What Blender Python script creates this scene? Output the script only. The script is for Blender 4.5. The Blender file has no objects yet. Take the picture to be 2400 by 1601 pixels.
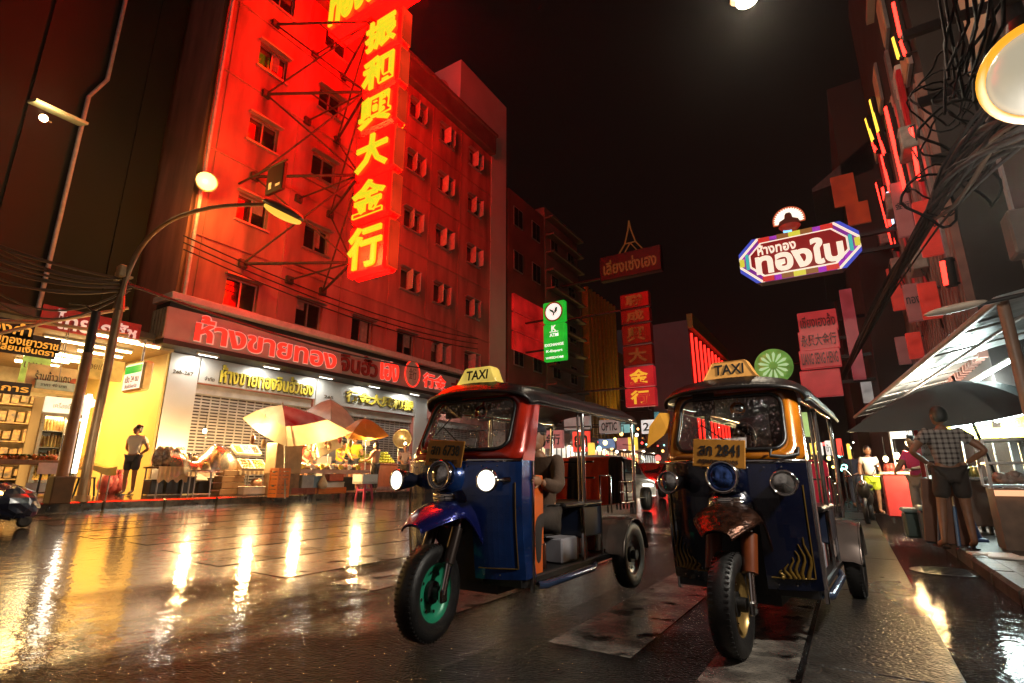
import bpy, bmesh, math, random
from math import sin, cos, pi, radians, sqrt
from mathutils import Vector as V, Matrix
random.seed(7)
SC = bpy.context.scene
# ---------------------------------------------------------------- camera, world, exposure
F_PX, PITCH, YAW, HC = 1228.0, radians(14.49), radians(32.1), 1.0
cd = bpy.data.cameras.new('camera'); cam = bpy.data.objects.new('camera', cd); SC.collection.objects.link(cam)
cd.sensor_width = 36.0; cd.lens = F_PX / 2400 * 36.0; cd.clip_end = 1000; cd.clip_start = .05
cam.location = (0, 0, HC); cam.rotation_euler = (pi/2 + PITCH, 0, YAW)
SC.camera = cam
w = bpy.data.worlds.new('World'); SC.world = w; w.use_nodes = True
_n = w.node_tree.nodes; _l = w.node_tree.links; _bg = _n['Background']; _bg.inputs[1].default_value = 1.0
# night sky: almost black, with fill glow added behind the camera for the taxi fronts
_tc = _n.new('ShaderNodeTexCoord'); _dt = _n.new('ShaderNodeVectorMath'); _dt.operation = 'DOT_PRODUCT'; _dt.inputs[1].default_value = (-.18, -.96, .22)
_l.new(_tc.outputs['Generated'], _dt.inputs[0])
_mr = _n.new('ShaderNodeMapRange'); _mr.interpolation_type = 'SMOOTHSTEP'; _mr.inputs[1].default_value = .62; _mr.inputs[2].default_value = 1.0
_l.new(_dt.outputs['Value'], _mr.inputs[0])
_mx = _n.new('ShaderNodeMix'); _mx.data_type = 'RGBA'; _l.new(_mr.outputs[0], _mx.inputs[0])
_mx.inputs[6].default_value = (.0045, .0017, .0013, 1); _mx.inputs[7].default_value = (.20, .16, .14, 1)
_l.new(_mx.outputs[2], _bg.inputs[0])
SC.view_settings.view_transform = 'Standard'; SC.view_settings.look = 'None'
SC.view_settings.exposure = 0.0; SC.view_settings.gamma = 1
SC.cycles.use_denoising = True
SC.cycles.max_bounces = 6; SC.cycles.diffuse_bounces = 2; SC.cycles.glossy_bounces = 4
SC.cycles.transmission_bounces = 6; SC.cycles.transparent_max_bounces = 12; SC.cycles.volume_bounces = 0
SC.cycles.sample_clamp_indirect = 4; SC.cycles.sample_clamp_direct = 0
SC.cycles.caustics_refractive = False; SC.cycles.caustics_reflective = False

# ---------------------------------------------------------------- pixel -> point on a real plane
def ray(px, py):
    u = px-1200; v = py-800.5
    up = F_PX*sin(PITCH)-v*cos(PITCH); fw = F_PX*cos(PITCH)+v*sin(PITCH)
    return V((u*cos(YAW)-fw*sin(YAW), u*sin(YAW)+fw*cos(YAW), up))
CP = V((0, 0, HC))
def AX(px, py, x): r = ray(px, py); return CP + r*(x/r.x)
def AY(px, py, y): r = ray(px, py); return CP + r*(y/r.y)
def AZ(px, py, z): r = ray(px, py); return CP + r*((z-HC)/r.z)
KX = -13.4                                             # left kerb line
def gz(x): return .03*(-2-x) if x < -2 else 0.0        # the road climbs to the left kerb
def pz(x): return gz(x)+.16                            # left pavement
def GP(px, py, off=.16):
    r = ray(px, py); t = (1+.06-off)/(-r.z-.03*r.x); return CP + r*t

# ---------------------------------------------------------------- materials
def _new(name):
    m = bpy.data.materials.new(name); m.use_nodes = True
    return m, m.node_tree, m.node_tree.nodes['Principled BSDF']
MATS = {}
def pm(name, col, rough=.5, metal=0., var=.25, scale=6., bump=0., bscale=40., coat=0., spec=.5, dirt=None, stretch=None):
    """painted / plain material with two-tone procedural variation and optional bump"""
    if name in MATS: return MATS[name]
    m, nt, b = _new(name); N = nt.nodes; L = nt.links
    tc = N.new('ShaderNodeTexCoord')
    nz = N.new('ShaderNodeTexNoise'); nz.inputs['Scale'].default_value = scale; nz.inputs['Detail'].default_value = 5
    src = tc.outputs['Object']
    if stretch:
        mp = N.new('ShaderNodeMapping'); mp.inputs['Scale'].default_value = stretch; L.new(src, mp.inputs[0]); src = mp.outputs[0]
    L.new(src, nz.inputs['Vector'])
    rp = N.new('ShaderNodeValToRGB'); e = rp.color_ramp.elements
    e[0].position = .3; e[1].position = .72
    d = dirt or tuple(c*(1-var) for c in col)
    e[0].color = (*d, 1); e[1].color = (*[min(1, c*(1+var*.4)) for c in col], 1)
    L.new(nz.outputs['Fac'], rp.inputs[0]); L.new(rp.outputs[0], b.inputs['Base Color'])
    mr = N.new('ShaderNodeMapRange'); mr.inputs[3].default_value = max(.02, rough*.75); mr.inputs[4].default_value = min(1, rough*1.25)
    L.new(nz.outputs['Fac'], mr.inputs[0]); L.new(mr.outputs[0], b.inputs['Roughness'])
    b.inputs['Metallic'].default_value = metal; b.inputs['Coat Weight'].default_value = coat
    b.inputs['Coat Roughness'].default_value = .06
    b.inputs['Specular IOR Level'].default_value = spec
    if bump:
        n2 = N.new('ShaderNodeTexNoise'); n2.inputs['Scale'].default_value = bscale; n2.inputs['Detail'].default_value = 4
        L.new(tc.outputs['Object'], n2.inputs['Vector'])
        bp = N.new('ShaderNodeBump'); bp.inputs['Strength'].default_value = bump; bp.inputs['Distance'].default_value = .02
        L.new(n2.outputs['Fac'], bp.inputs['Height']); L.new(bp.outputs[0], b.inputs['Normal'])
    MATS[name] = m; return m
def em(name, col, s=1., base=(.05, .05, .05)):
    if name in MATS: return MATS[name]
    m, nt, b = _new(name)
    b.inputs['Base Color'].default_value = (*base, 1); b.inputs['Roughness'].default_value = .35
    b.inputs['Emission Color'].default_value = (*col, 1); b.inputs['Emission Strength'].default_value = s
    MATS[name] = m; return m
def lightbox(name, col, s=1., var=.35, scale=3.):
    """back-lit plastic: emission uneven like tubes behind a sheet"""
    if name in MATS: return MATS[name]
    m, nt, b = _new(name); N = nt.nodes; L = nt.links
    tc = N.new('ShaderNodeTexCoord'); nz = N.new('ShaderNodeTexNoise'); nz.inputs['Scale'].default_value = scale
    L.new(tc.outputs['Object'], nz.inputs['Vector'])
    mr = N.new('ShaderNodeMapRange'); mr.inputs[1].default_value = .3; mr.inputs[2].default_value = .7
    mr.inputs[3].default_value = s*(1-var); mr.inputs[4].default_value = s*(1+var*.5)
    L.new(nz.outputs['Fac'], mr.inputs[0]); L.new(mr.outputs[0], b.inputs['Emission Strength'])
    b.inputs['Base Color'].default_value = (*[c*.5 for c in col], 1); b.inputs['Roughness'].default_value = .3
    b.inputs['Emission Color'].default_value = (*col, 1)
    MATS[name] = m; return m
def glass(name, tint=(1, 1, 1), opac=.12, rough=.03):
    if name in MATS: return MATS[name]
    m, nt, b = _new(name); N = nt.nodes; L = nt.links
    out = N['Material Output']; tr = N.new('ShaderNodeBsdfTransparent'); tr.inputs[0].default_value = (*tint, 1)
    gl = N.new('ShaderNodeBsdfGlossy'); gl.inputs['Roughness'].default_value = rough
    lw = N.new('ShaderNodeLayerWeight'); lw.inputs[0].default_value = .25
    mr = N.new('ShaderNodeMapRange'); mr.inputs[3].default_value = opac*.5; mr.inputs[4].default_value = .40
    L.new(lw.outputs['Fresnel'], mr.inputs[0])
    mx = N.new('ShaderNodeMixShader'); L.new(mr.outputs[0], mx.inputs[0]); L.new(tr.outputs[0], mx.inputs[1]); L.new(gl.outputs[0], mx.inputs[2])
    L.new(mx.outputs[0], out.inputs[0]); MATS[name] = m; return m

# ---------------------------------------------------------------- mesh builder
def frame(z, up=V((0, 0, 1))):
    z = V(z).normalized()
    if abs(z.dot(up)) > .99: up = V((0, 1, 0))
    x = up.cross(z).normalized(); y = z.cross(x)
    return x, y, z
TMP = bpy.data.scenes.new('workbench')
def _bake(o):
    TMP.collection.objects.link(o); vl = TMP.view_layers[0]; vl.update()
    dg = vl.depsgraph
    me = bpy.data.meshes.new_from_object(o.evaluated_get(dg))
    vs = [v.co.copy() for v in me.vertices]; fs = [tuple(p.vertices) for p in me.polygons]
    bpy.data.meshes.remove(me); TMP.collection.objects.unlink(o); bpy.data.objects.remove(o)
    return vs, fs
_tc = {}
def text_mesh(s, off, extr):
    k = (s, off, extr)
    if k not in _tc:
        c = bpy.data.curves.new('lettering', 'FONT'); c.body = s; c.offset = off; c.extrude = extr; c.resolution_u = 2
        o = bpy.data.objects.new('lettering', c); _tc[k] = _bake(o); bpy.data.curves.remove(c)
    return _tc[k]
class MB:
    def __init__(s): s.v = []; s.f = []; s.sm = []
    def add(s, vs, fs, smooth=False):
        n = len(s.v); s.v += [V(p) for p in vs]
        for f in fs: s.f.append(tuple(i+n for i in f)); s.sm.append(smooth)
        return s
    def quad(s, a, b, c, d): return s.add([a, b, c, d], [(0, 1, 2, 3)])
    def box(s, c, d, rot=None, bev=0.):
        """box with centre c, size d; rot a 3x3 Matrix; bev chamfers all edges"""
        c = V(c); R = rot or Matrix.Identity(3); h = [x/2 for x in d]
        if bev <= 0:
            vs = [c+R@V((sx*h[0], sy*h[1], sz*h[2])) for sx in (-1, 1) for sy in (-1, 1) for sz in (-1, 1)]
            return s.add(vs, [(0, 1, 3, 2), (4, 6, 7, 5), (0, 4, 5, 1), (2, 3, 7, 6), (0, 2, 6, 4), (1, 5, 7, 3)])
        b = min(bev, min(h)*.98); vs = []; idx = {}
        for sx in (-1, 1):
            for sy in (-1, 1):
                for sz in (-1, 1):
                    for ax in range(3):
                        q = [sx*(h[0]-(b if ax != 0 else 0)), sy*(h[1]-(b if ax != 1 else 0)), sz*(h[2]-(b if ax != 2 else 0))]
                        idx[sx, sy, sz, ax] = len(vs); vs.append(c+R@V(q))
        fs = []
        g = lambda a, q: idx[q[0], q[1], q[2], a]
        for ax in range(3):
            o1, o2 = [k for k in range(3) if k != ax]
            for sg in (-1, 1):
                def m(p, q):
                    t = [0, 0, 0]; t[ax] = sg; t[o1] = p; t[o2] = q; return g(ax, t)
                fs.append((m(-1, -1), m(1, -1), m(1, 1), m(-1, 1)))
            for p in (-1, 1):
                for q in (-1, 1):
                    t1 = [0, 0, 0]; t1[ax] = -1; t1[o1] = p; t1[o2] = q; t2 = list(t1); t2[ax] = 1
                    fs.append((g(o1, t1), g(o1, t2), g(o2, t2), g(o2, t1)))
        for sx in (-1, 1):
            for sy in (-1, 1):
                for sz in (-1, 1): fs.append(tuple(g(a, (sx, sy, sz)) for a in range(3)))
        return s.add(vs, fs)
    def bx(s, x0, x1, y0, y1, z0, z1, bev=0.):
        return s.box(((x0+x1)/2, (y0+y1)/2, (z0+z1)/2), (abs(x1-x0), abs(y1-y0), abs(z1-z0)), None, bev)
    def cyl(s, p0, p1, r0, r1=None, n=12, caps=True):
        r1 = r0 if r1 is None else r1; p0 = V(p0); p1 = V(p1); x, y, z = frame(p1-p0)
        vs = [p+(x*cos(2*pi*i/n)+y*sin(2*pi*i/n))*r for p, r in ((p0, r0), (p1, r1)) for i in range(n)]
        s.add(vs, [(i, (i+1) % n, n+(i+1) % n, n+i) for i in range(n)], True)
        if caps:
            if r0 > 1e-4: s.add(vs[:n], [tuple(range(n))[::-1]])
            if r1 > 1e-4: s.add(vs[n:], [tuple(range(n))])
        return s
    def tube(s, pts, r, n=8, closed=False):
        pts = [V(p) for p in pts]; m = len(pts); vs = []; px = None
        for i, p in enumerate(pts):
            a = pts[(i-1) % m] if (closed or i > 0) else p; b = pts[(i+1) % m] if (closed or i < m-1) else p
            t = (b-a).normalized()
            if px is None: px, _, _ = frame(t)
            px = (px-t*px.dot(t)).normalized(); py = t.cross(px); rr = r[i] if isinstance(r, (list, tuple)) else r
            vs += [p+(px*cos(2*pi*k/n)+py*sin(2*pi*k/n))*rr for k in range(n)]
        fs = []
        for i in range(m if closed else m-1):
            j = (i+1) % m
            fs += [(i*n+k, i*n+(k+1) % n, j*n+(k+1) % n, j*n+k) for k in range(n)]
        s.add(vs, fs, True)
        if not closed: s.add(vs[:n], [tuple(range(n))[::-1]]); s.add(vs[-n:], [tuple(range(n))])
        return s
    def lathe(s, prof, o, axis, n=24, smooth=True):
        """prof [(r, h)] turned about axis through o"""
        x, y, z = frame(axis); o = V(o); vs = []; fs = []
        for r, h in prof: vs += [o+z*h+(x*cos(2*pi*k/n)+y*sin(2*pi*k/n))*max(r, 1e-4) for k in range(n)]
        for i in range(len(prof)-1): fs += [(i*n+k, i*n+(k+1) % n, (i+1)*n+(k+1) % n, (i+1)*n+k) for k in range(n)]
        return s.add(vs, fs, smooth)
    def ell(s, c, r, n=12, m=8, rot=None, jit=0., zmin=-1.):
        c = V(c); R = rot or Matrix.Identity(3); vs = []; fs = []
        if isinstance(r, (int, float)): r = (r, r, r)
        for i in range(m+1):
            t = pi*i/m
            for k in range(n):
                a = 2*pi*k/n; j = 1+random.uniform(-jit, jit)
                vs.append(c+R@V((r[0]*sin(t)*cos(a)*j, r[1]*sin(t)*sin(a)*j, r[2]*max(zmin, cos(t))*j)))
        for i in range(m): fs += [(i*n+k, (i+1)*n+k, (i+1)*n+(k+1) % n, i*n+(k+1) % n) for k in range(n)]
        return s.add(vs, fs, True)
    def loft(s, secs, closed=False, smooth=True, caps=False):
        n = len(secs[0]); vs = [p for q in secs for p in q]; fs = []
        for i in range(len(secs)-1):
            for k in range(n if closed else n-1):
                fs.append((i*n+k, i*n+(k+1) % n, (i+1)*n+(k+1) % n, (i+1)*n+k))
        s.add(vs, fs, smooth)
        if caps: s.add(secs[0], [tuple(range(n))[::-1]]); s.add(secs[-1], [tuple(range(n))])
        return s
    def prism(s, poly, o, x, y, d):
        """2-D polygon laid out on axes x, y from o, extruded by d along x cross y"""
        o = V(o); x = V(x); y = V(y); z = x.cross(y).normalized()*d; n = len(poly)
        a = [o+x*p[0]+y*p[1] for p in poly]; b = [p+z for p in a]
        s.add(a+b, [tuple(range(n))[::-1], tuple(range(n, 2*n))])
        return s.add(a+b, [(i, (i+1) % n, n+(i+1) % n, n+i) for i in range(n)])
    def text(s, t, c, right, up, w=None, h=None, off=0., ext=.01):
        """lettering centred at c, fitted to width w and height h (metres)"""
        vs, fs = text_mesh(t, off, .05); right = V(right).normalized(); up = V(up).normalized(); nr = right.cross(up)
        x0 = min(p.x for p in vs); x1 = max(p.x for p in vs); y0 = min(p.y for p in vs); y1 = max(p.y for p in vs)
        k = None
        if w and h: kx, ky = w/(x1-x0), h/(y1-y0)
        elif h: kx = ky = h/(y1-y0)
        else: kx = ky = w/(x1-x0)
        c = V(c)
        return s.add([c+right*((p.x-(x0+x1)/2)*kx)+up*((p.y-(y0+y1)/2)*ky)+nr*(p.z*20*ext/2) for p in vs], fs)
    def blob(s, c, r, jit=.12, n=10, m=7): return s.ell(c, r, n, m, None, jit)

# ---------------------------------------------------------------- objects
def inv(p):
    M = Matrix.Identity(4)
    while p is not None: M = p.matrix_basis @ M; p = p.parent
    return M.inverted()
def put(mb, name, m, parent=None, local=False, mods=None, smooth_angle=None):
    """link the mesh; geometry is given in world space unless local"""
    me = bpy.data.meshes.new(name)
    M = Matrix.Identity(4) if (local or parent is None) else inv(parent)
    vs = mb.v if (local or parent is None) else [M @ p for p in mb.v]
    me.from_pydata([tuple(p) for p in vs], [], mb.f); me.polygons.foreach_set('use_smooth', mb.sm)
    me.materials.append(m); me.update()
    bm = bmesh.new(); bm.from_mesh(me); bmesh.ops.recalc_face_normals(bm, faces=bm.faces); bm.to_mesh(me); bm.free()
    o = bpy.data.objects.new(name, me); SC.collection.objects.link(o); o.parent = parent
    return o
def thing(name, label, cat, loc=(0, 0, 0), rz=0., group=None):
    o = bpy.data.objects.new(name, None); SC.collection.objects.link(o); o.empty_display_size = .1
    o.location = loc; o.rotation_euler = (0, 0, rz); o.matrix_basis = Matrix.Translation(V(loc)) @ Matrix.Rotation(rz, 4, 'Z')
    return tag(o, label, cat, group)
def tag(o, label, cat, group=None, kind=None):
    if label: o['label'] = label
    if cat: o['category'] = cat
    if group: o['group'] = group
    if kind: o['kind'] = kind
    return o
def one(mb, name, m, label, cat, group=None, base=None):
    """a thing that is one mesh, its origin at its base"""
    if base is None:
        n = len(mb.v); base = V((sum(p.x for p in mb.v)/n, sum(p.y for p in mb.v)/n, min(p.z for p in mb.v)))
    mb.v = [p-V(base) for p in mb.v]
    o = put(mb, name, m); o.location = base; return tag(o, label, cat, group)
def struct(mb, name, m): o = put(mb, name, m); o['kind'] = 'structure'; return o
def kids(o): return [c for c in bpy.data.objects if c.parent == o]
_ch = {}
def dup(root, loc, rz=0., label=None, group=None, sc=None):
    def rec(o, par):
        c = o.copy(); SC.collection.objects.link(c); c.parent = par
        for k in list(o.children): rec(k, c)
        return c
    r = rec(root, None); r.location = loc; r.rotation_euler = (0, 0, rz)
    if sc: r.scale = sc
    if label: r['label'] = label
    if group: r['group'] = group
    return r
LK = 2.6
def lamp(kind, name, loc, col, e, parent=None, size=.1, size_y=None, aim=None, spot=None, blend=.5):
    l = bpy.data.lights.new(name, kind); l.color = col; l.energy = e*LK
    if kind == 'AREA':
        l.size = size
        if size_y: l.shape = 'RECTANGLE'; l.size_y = size_y
    else: l.shadow_soft_size = size
    if kind == 'SPOT': l.spot_size = spot or 2.; l.spot_blend = blend
    o = bpy.data.objects.new(name, l); SC.collection.objects.link(o)
    M = Matrix.Translation(V(loc))
    if aim is not None: M = M @ (V(aim)-V(loc)).to_track_quat('-Z', 'Y').to_matrix().to_4x4()
    o.parent = parent
    o.matrix_basis = (inv(parent) @ M) if parent else M
    return o
X, Y_, Z = V((1, 0, 0)), V((0, 1, 0)), V((0, 0, 1))
def wall_holes(mb, u0, u1, v0, v1, holes, P, depth, nrm):
    """wall sheet with openings: P(u, v) -> point; reveals go in by depth against nrm"""
    us = sorted({u0, u1, *[h[0] for h in holes], *[h[1] for h in holes]}); vs = sorted({v0, v1, *[h[2] for h in holes], *[h[3] for h in holes]})
    for i in range(len(us)-1):
        for j in range(len(vs)-1):
            a, b, c, d = us[i], us[i+1], vs[j], vs[j+1]; mu, mv = (a+b)/2, (c+d)/2
            if any(h[0] < mu < h[1] and h[2] < mv < h[3] for h in holes): continue
            mb.quad(P(a, c), P(b, c), P(b, d), P(a, d))
    k = V(nrm)*-depth
    for a, b, c, d in holes:
        q = [P(a, c), P(b, c), P(b, d), P(a, d)]
        for i in range(4): mb.quad(q[i], q[(i+1) % 4], q[(i+1) % 4]+k, q[i]+k)
    return mb
# ================================================================ ground
def wet(name, base, worn=None, rough=(.05, .32), bump=.5, bscale=75., puddle=.0, joints=False, rip=1., bd=.014):
    m, nt, b = _new(name); N = nt.nodes; L = nt.links
    g = N.new('ShaderNodeNewGeometry'); pos = g.outputs['Position']
    def noise(s, d=3, mp=None):
        n = N.new('ShaderNodeTexNoise'); n.inputs['Scale'].default_value = s; n.inputs['Detail'].default_value = d
        if mp:
            k = N.new('ShaderNodeMapping'); k.inputs['Scale'].default_value = mp; L.new(pos, k.inputs[0]); L.new(k.outputs[0], n.inputs['Vector'])
        else: L.new(pos, n.inputs['Vector'])
        return n.outputs['Fac']
    def mth(op, a, c):
        k = N.new('ShaderNodeMath'); k.operation = op
        for i, q in enumerate((a, c)):
            if isinstance(q, (int, float)): k.inputs[i].default_value = q
            else: L.new(q, k.inputs[i])
        return k.outputs[0]
    def mrg(x, a, c, d=0., e=1.):
        k = N.new('ShaderNodeMapRange'); L.new(x, k.inputs[0])
        for i, q in enumerate((a, c, d, e)): k.inputs[i+1].default_value = q
        return k.outputs[0]
    sx = N.new('ShaderNodeSeparateXYZ'); L.new(pos, sx.inputs[0])
    pud = noise(.55, 5, (1., .45, 1.))
    # the carriageway away from the near kerb lies lower and holds a film of water
    pud = mth('ADD', pud, mrg(sx.outputs[0], -2.6, -5.5, -.14, .17)); pud = mth('ADD', pud, mth('MULTIPLY', mrg(sx.outputs[1], 1.2, 4.0, -.20, .05), mrg(sx.outputs[0], -4.6, -2.2, .15, 1.)))
    wetm = mrg(pud, .46-puddle, .62-puddle)
    r = mrg(wetm, 0., 1., rough[1], rough[0]); L.new(r, b.inputs['Roughness'])
    fine = noise(9., 6)
    cr = N.new('ShaderNodeValToRGB'); cr.color_ramp.elements[0].color = (*[c*.55 for c in base], 1); cr.color_ramp.elements[1].color = (*[c*1.5 for c in base], 1)
    cr.color_ramp.elements[0].position = .3; cr.color_ramp.elements[1].position = .75
    L.new(fine, cr.inputs[0]); col = cr.outputs[0]
    if worn:
        mx = N.new('ShaderNodeMix'); mx.data_type = 'RGBA'; L.new(mrg(noise(3.5, 8), .38, .62), mx.inputs[0])
        L.new(col, mx.inputs[6]); mx.inputs[7].default_value = (*worn, 1); col = mx.outputs[2]
    L.new(col, b.inputs['Base Color']); L.new(mrg(wetm, 0., 1., .20, .8), b.inputs['Specular IOR Level']); b.inputs['IOR'].default_value = 1.4
    b.inputs['Coat IOR'].default_value = 1.62; b.inputs['Coat Roughness'].default_value = .035
    L.new(mrg(wetm, 0., 1., .06, 1.), b.inputs['Coat Weight'])
    cb = N.new('ShaderNodeBump'); cb.inputs['Strength'].default_value = .34*rip; cb.inputs['Distance'].default_value = .012
    L.new(mth('ADD', mth('MULTIPLY', noise(26., 3), .35), noise(7., 2)), cb.inputs['Height']); L.new(cb.outputs[0], b.inputs['Coat Normal'])
    vo = N.new('ShaderNodeTexVoronoi'); vo.inputs['Scale'].default_value = bscale; L.new(pos, vo.inputs['Vector'])
    hgt = mth('ADD', mth('MULTIPLY', vo.outputs['Distance'], -1.0), mth('ADD', mth('MULTIPLY', noise(bscale*.4, 4), 1.2), mth('MULTIPLY', noise(bscale*2.4, 2), .35)))
    k = mrg(wetm, 0., 1., 1., .05); hgt = mth('MULTIPLY', hgt, k)
    hgt = mth('ADD', hgt, mth('MULTIPLY', noise(5., 3, (1., 1., 1.)), .55*rip))
    bp = N.new('ShaderNodeBump'); bp.inputs['Strength'].default_value = bump; bp.inputs['Distance'].default_value = bd
    L.new(hgt, bp.inputs['Height']); L.new(bp.outputs[0], b.inputs['Normal'])
    if worn:                                     # paint worn through to the road in places
        tr = N.new('ShaderNodeBsdfTransparent'); ms = N.new('ShaderNodeMixShader')
        L.new(mrg(noise(4.2, 9), .57, .66), ms.inputs[0]); L.new(b.outputs[0], ms.inputs[1]); L.new(tr.outputs[0], ms.inputs[2])
        if 'paint' in name: L.new(ms.outputs[0], N['Material Output'].inputs[0])
    MATS[name] = m; return m
asph = wet('wet asphalt', (.007, .006, .0055), rough=(.24, .09), bump=1.0, bscale=66, puddle=.05, bd=.02)
paint = wet('worn crossing paint', (.20, .175, .15), worn=(.06, .053, .047), rough=(.20, .16), bump=.30, bscale=55, puddle=.08)
conc = wet('wet concrete gutter', (.035, .031, .028), rough=(.10, .30), bump=.35, bscale=45, puddle=.0, rip=1.6)
tiles = wet('wet red paving', (.24, .11, .07), worn=(.13, .06, .04), rough=(.08, .3), bump=.2, bscale=30, puddle=.1)
pav2 = wet('wet pavement', (.03, .028, .027), rough=(.06, .30), bump=.6, bscale=38, puddle=.06, rip=2.)
kerbm = wet('kerb stone', (.10, .085, .07), worn=(.03, .026, .022), rough=(.15, .4), bump=.3, puddle=0)

b = MB(); b.quad((-65, -40, -1.2), (55, -40, -1.2), (55, 210, -1.2), (-65, 210, -1.2))
struct(b, 'ground', pm('far ground', (.02, .018, .016), .7))
b = MB(); y0, y1 = -30, 200; xs = [KX, -10, -7, -4.5, -2, 0, 1.02]
for a, c in zip(xs, xs[1:]):
    b.add([(a, y0, gz(a)), (c, y0, gz(c)), (c, y1, gz(c)), (a, y1, gz(a))], [(0, 1, 2, 3)], True)
struct(b, 'road', asph)
b = MB()                                           # zebra bars run along the street, one after another across it
def bar(mb, xa, xb, ya, yb, sk=0.):
    mb.quad((xa, ya, gz(xa)+.004), (xb, ya+sk, gz(xb)+.004), (xb, yb, gz(xb)+.004), (xa, yb, gz(xa)+.004))
bar(b, -1.74, -1.2, 3.2, 8.3, -.02); bar(b, -.80, -.38, 3.0, 8.2)
x = -2.62
k = 0
while x > KX+.6:
    bar(b, x-.52, x, 3.38+.12*sin(k*1.7), 8.3+.1*cos(k*2.3), .03); x -= 1.0; k += 1
# give-way line and lane dashes beyond the crossing
bar(b, KX+.5, -2.6, 9.6, 9.95)
for yy in range(12, 120, 6): bar(b, -5.1, -4.98, yy, yy+2.6); bar(b, -8.9, -8.78, yy, yy+2.6)
struct(b, 'crosswalk', paint)
b = MB(); yy = -6.
while yy < 90:
    b.box((.0, yy+1.2, .0), (.70, 2.385, .016), None, .006); yy += 2.4
struct(b, 'gutter', conc)
b = MB(); xs = [-30, -22, -18, KX-.22]
for a, c in zip(xs, xs[1:]): b.quad((a, y0, pz(a)), (c, y0, pz(c)), (c, 200, pz(c)), (a, 200, pz(a)))
struct(b, 'pavement_left', tiles)
b = MB(); yy = -20.
while yy < 150:
    b.box((KX-.11, yy+.6, gz(KX)+.02), (.22, 1.19, .30), None, .025); yy += 1.2
struct(b, 'kerb_left', kerbm)
b = MB(); b.quad((1.2, -20, .13), (30, -20, .13), (30, 160, .13), (1.2, 160, .13)); struct(b, 'pavement_right', pav2)
b = MB(); yy = -10.
while yy < 120:
    b.box((1.11-.004*max(0, yy-6), yy+.5, .05), (.20, .99, .175), None, .03); yy += 1.
struct(b, 'kerb_right', kerbm)

# ================================================================ the red-lit gold shop building
FX = -18.0
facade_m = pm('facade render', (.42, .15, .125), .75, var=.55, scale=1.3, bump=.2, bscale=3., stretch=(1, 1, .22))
dark_m = pm('dark recess', (.012, .010, .009), .6)
alu = pm('aluminium frame', (.42, .40, .38), .35, .6, var=.2)
pane_m = pm('dark window glass', (.015, .012, .012), .08, 0, var=.3, spec=.8)
sash_m = pm('open sash glass', (.55, .50, .48), .25, 0, var=.2)
bld = thing('gold_shop_building', 'tall corner building whose upper floors are flooded with red light, above a long shop fascia', 'building', (FX, 8.05, pz(FX)))
cols = [10.1, 13.0, 15.85, 18.7, 21.25, 24.15]; rows = [7.45, 10.8, 14.2, 17.6, 20.9]
P = lambda u, v: V((FX, u, v))
holes = [(cy-.62, cy+.62, rz-.56, rz+.56) for cy in cols for rz in rows] + [(9.0, 13.6, .72, 4.02), (14.92, 19.5, .72, 3.9), (20.4, 25.4, .72, 3.9)]
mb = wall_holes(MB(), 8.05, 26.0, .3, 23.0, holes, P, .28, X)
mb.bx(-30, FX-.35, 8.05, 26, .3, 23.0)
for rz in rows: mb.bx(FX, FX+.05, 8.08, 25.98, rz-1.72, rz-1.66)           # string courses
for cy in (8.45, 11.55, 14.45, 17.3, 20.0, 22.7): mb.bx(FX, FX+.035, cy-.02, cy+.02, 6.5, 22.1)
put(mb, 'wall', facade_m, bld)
mb = MB(); mb.bx(-30, FX+.45, 7.95, 26.0, 22.25, 23.75, .05); mb.bx(-30, FX+.6, 7.9, 26.0, 23.5, 23.7)
put(mb, 'cornice', pm('shade-dark cornice', (.14, .09, .08), .8, var=.4, scale=1.2), bld)  # darker base colour stands for the shading of the eave
for ci, cy in enumerate(cols):
    for ri, rz in enumerate(rows):
        mb = MB(); x0 = FX-.20
        for u in (-.60, -.02, .58): mb.bx(x0, x0+.08, cy+u-.02, cy+u+.04, rz-.55, rz+.55)
        for v in (-.54, .5): mb.bx(x0+.002, x0+.075, cy-.6, cy+.6, rz+v, rz+v+.05)
        mb.bx(FX+.0, FX+.10, cy-.70, cy+.70, rz-.63, rz-.56)                # sill
        mb.bx(FX+.0, FX+.22, cy-.72, cy+.72, rz+.58, rz+.63)                # hood
        wd = put(mb, 'window', alu, bld)
        mb = MB()
        mb.quad((x0+.03, cy-.6, rz-.55), (x0+.03, cy+.6, rz-.55), (x0+.03, cy+.6, rz+.55), (x0+.03, cy-.6, rz+.55)); put(mb, 'pane', pane_m, wd)
        rc_ = random.Random(ci*7+ri)
        if rc_.random() < .45:
            mb = MB(); a_ = -.56 if rc_.random() < .5 else .04; w_c = rc_.uniform(.18, .5); top_ = rz+.5; n_c = 8
            mb.loft([[V((x0+.05+.012*(k % 2), cy+a_+w_c*k/n_c, z_)) for k in range(n_c+1)] for z_ in (rz-rc_.uniform(-.2, .5), top_)]); put(mb, 'curtain', pm('faded curtain', (.30, .24, .20), .8, var=.4), wd)
        if (ci >= 3 and ri >= 1) or (ci >= 4) or (ci == 2 and ri >= 3):    # casements standing open
            for hy, sg in ((cy-.04, 1), (cy+.6, 1)):
                mb = MB(); a = radians(78+random.uniform(-14, 10)); d = V((sin(a), -cos(a), 0)); c = V((FX-.1, hy, rz))+d*.26
                mb.box(c, (.035, .52, 1.02), Matrix.Rotation(-(pi/2-a)-pi/2, 3, 'Z')); put(mb, 'sash', sash_m, wd)
mb = MB(); mb.bx(-30, FX+.04, 26.0, 27.85, .3, 27.4); mb.bx(-26, FX+.04, 22.4, 26.0, 23.75, 27.4)
put(mb, 'tower', pm('pale tower render', (.50, .46, .44), .8, var=.15, scale=.5), bld)
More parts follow.
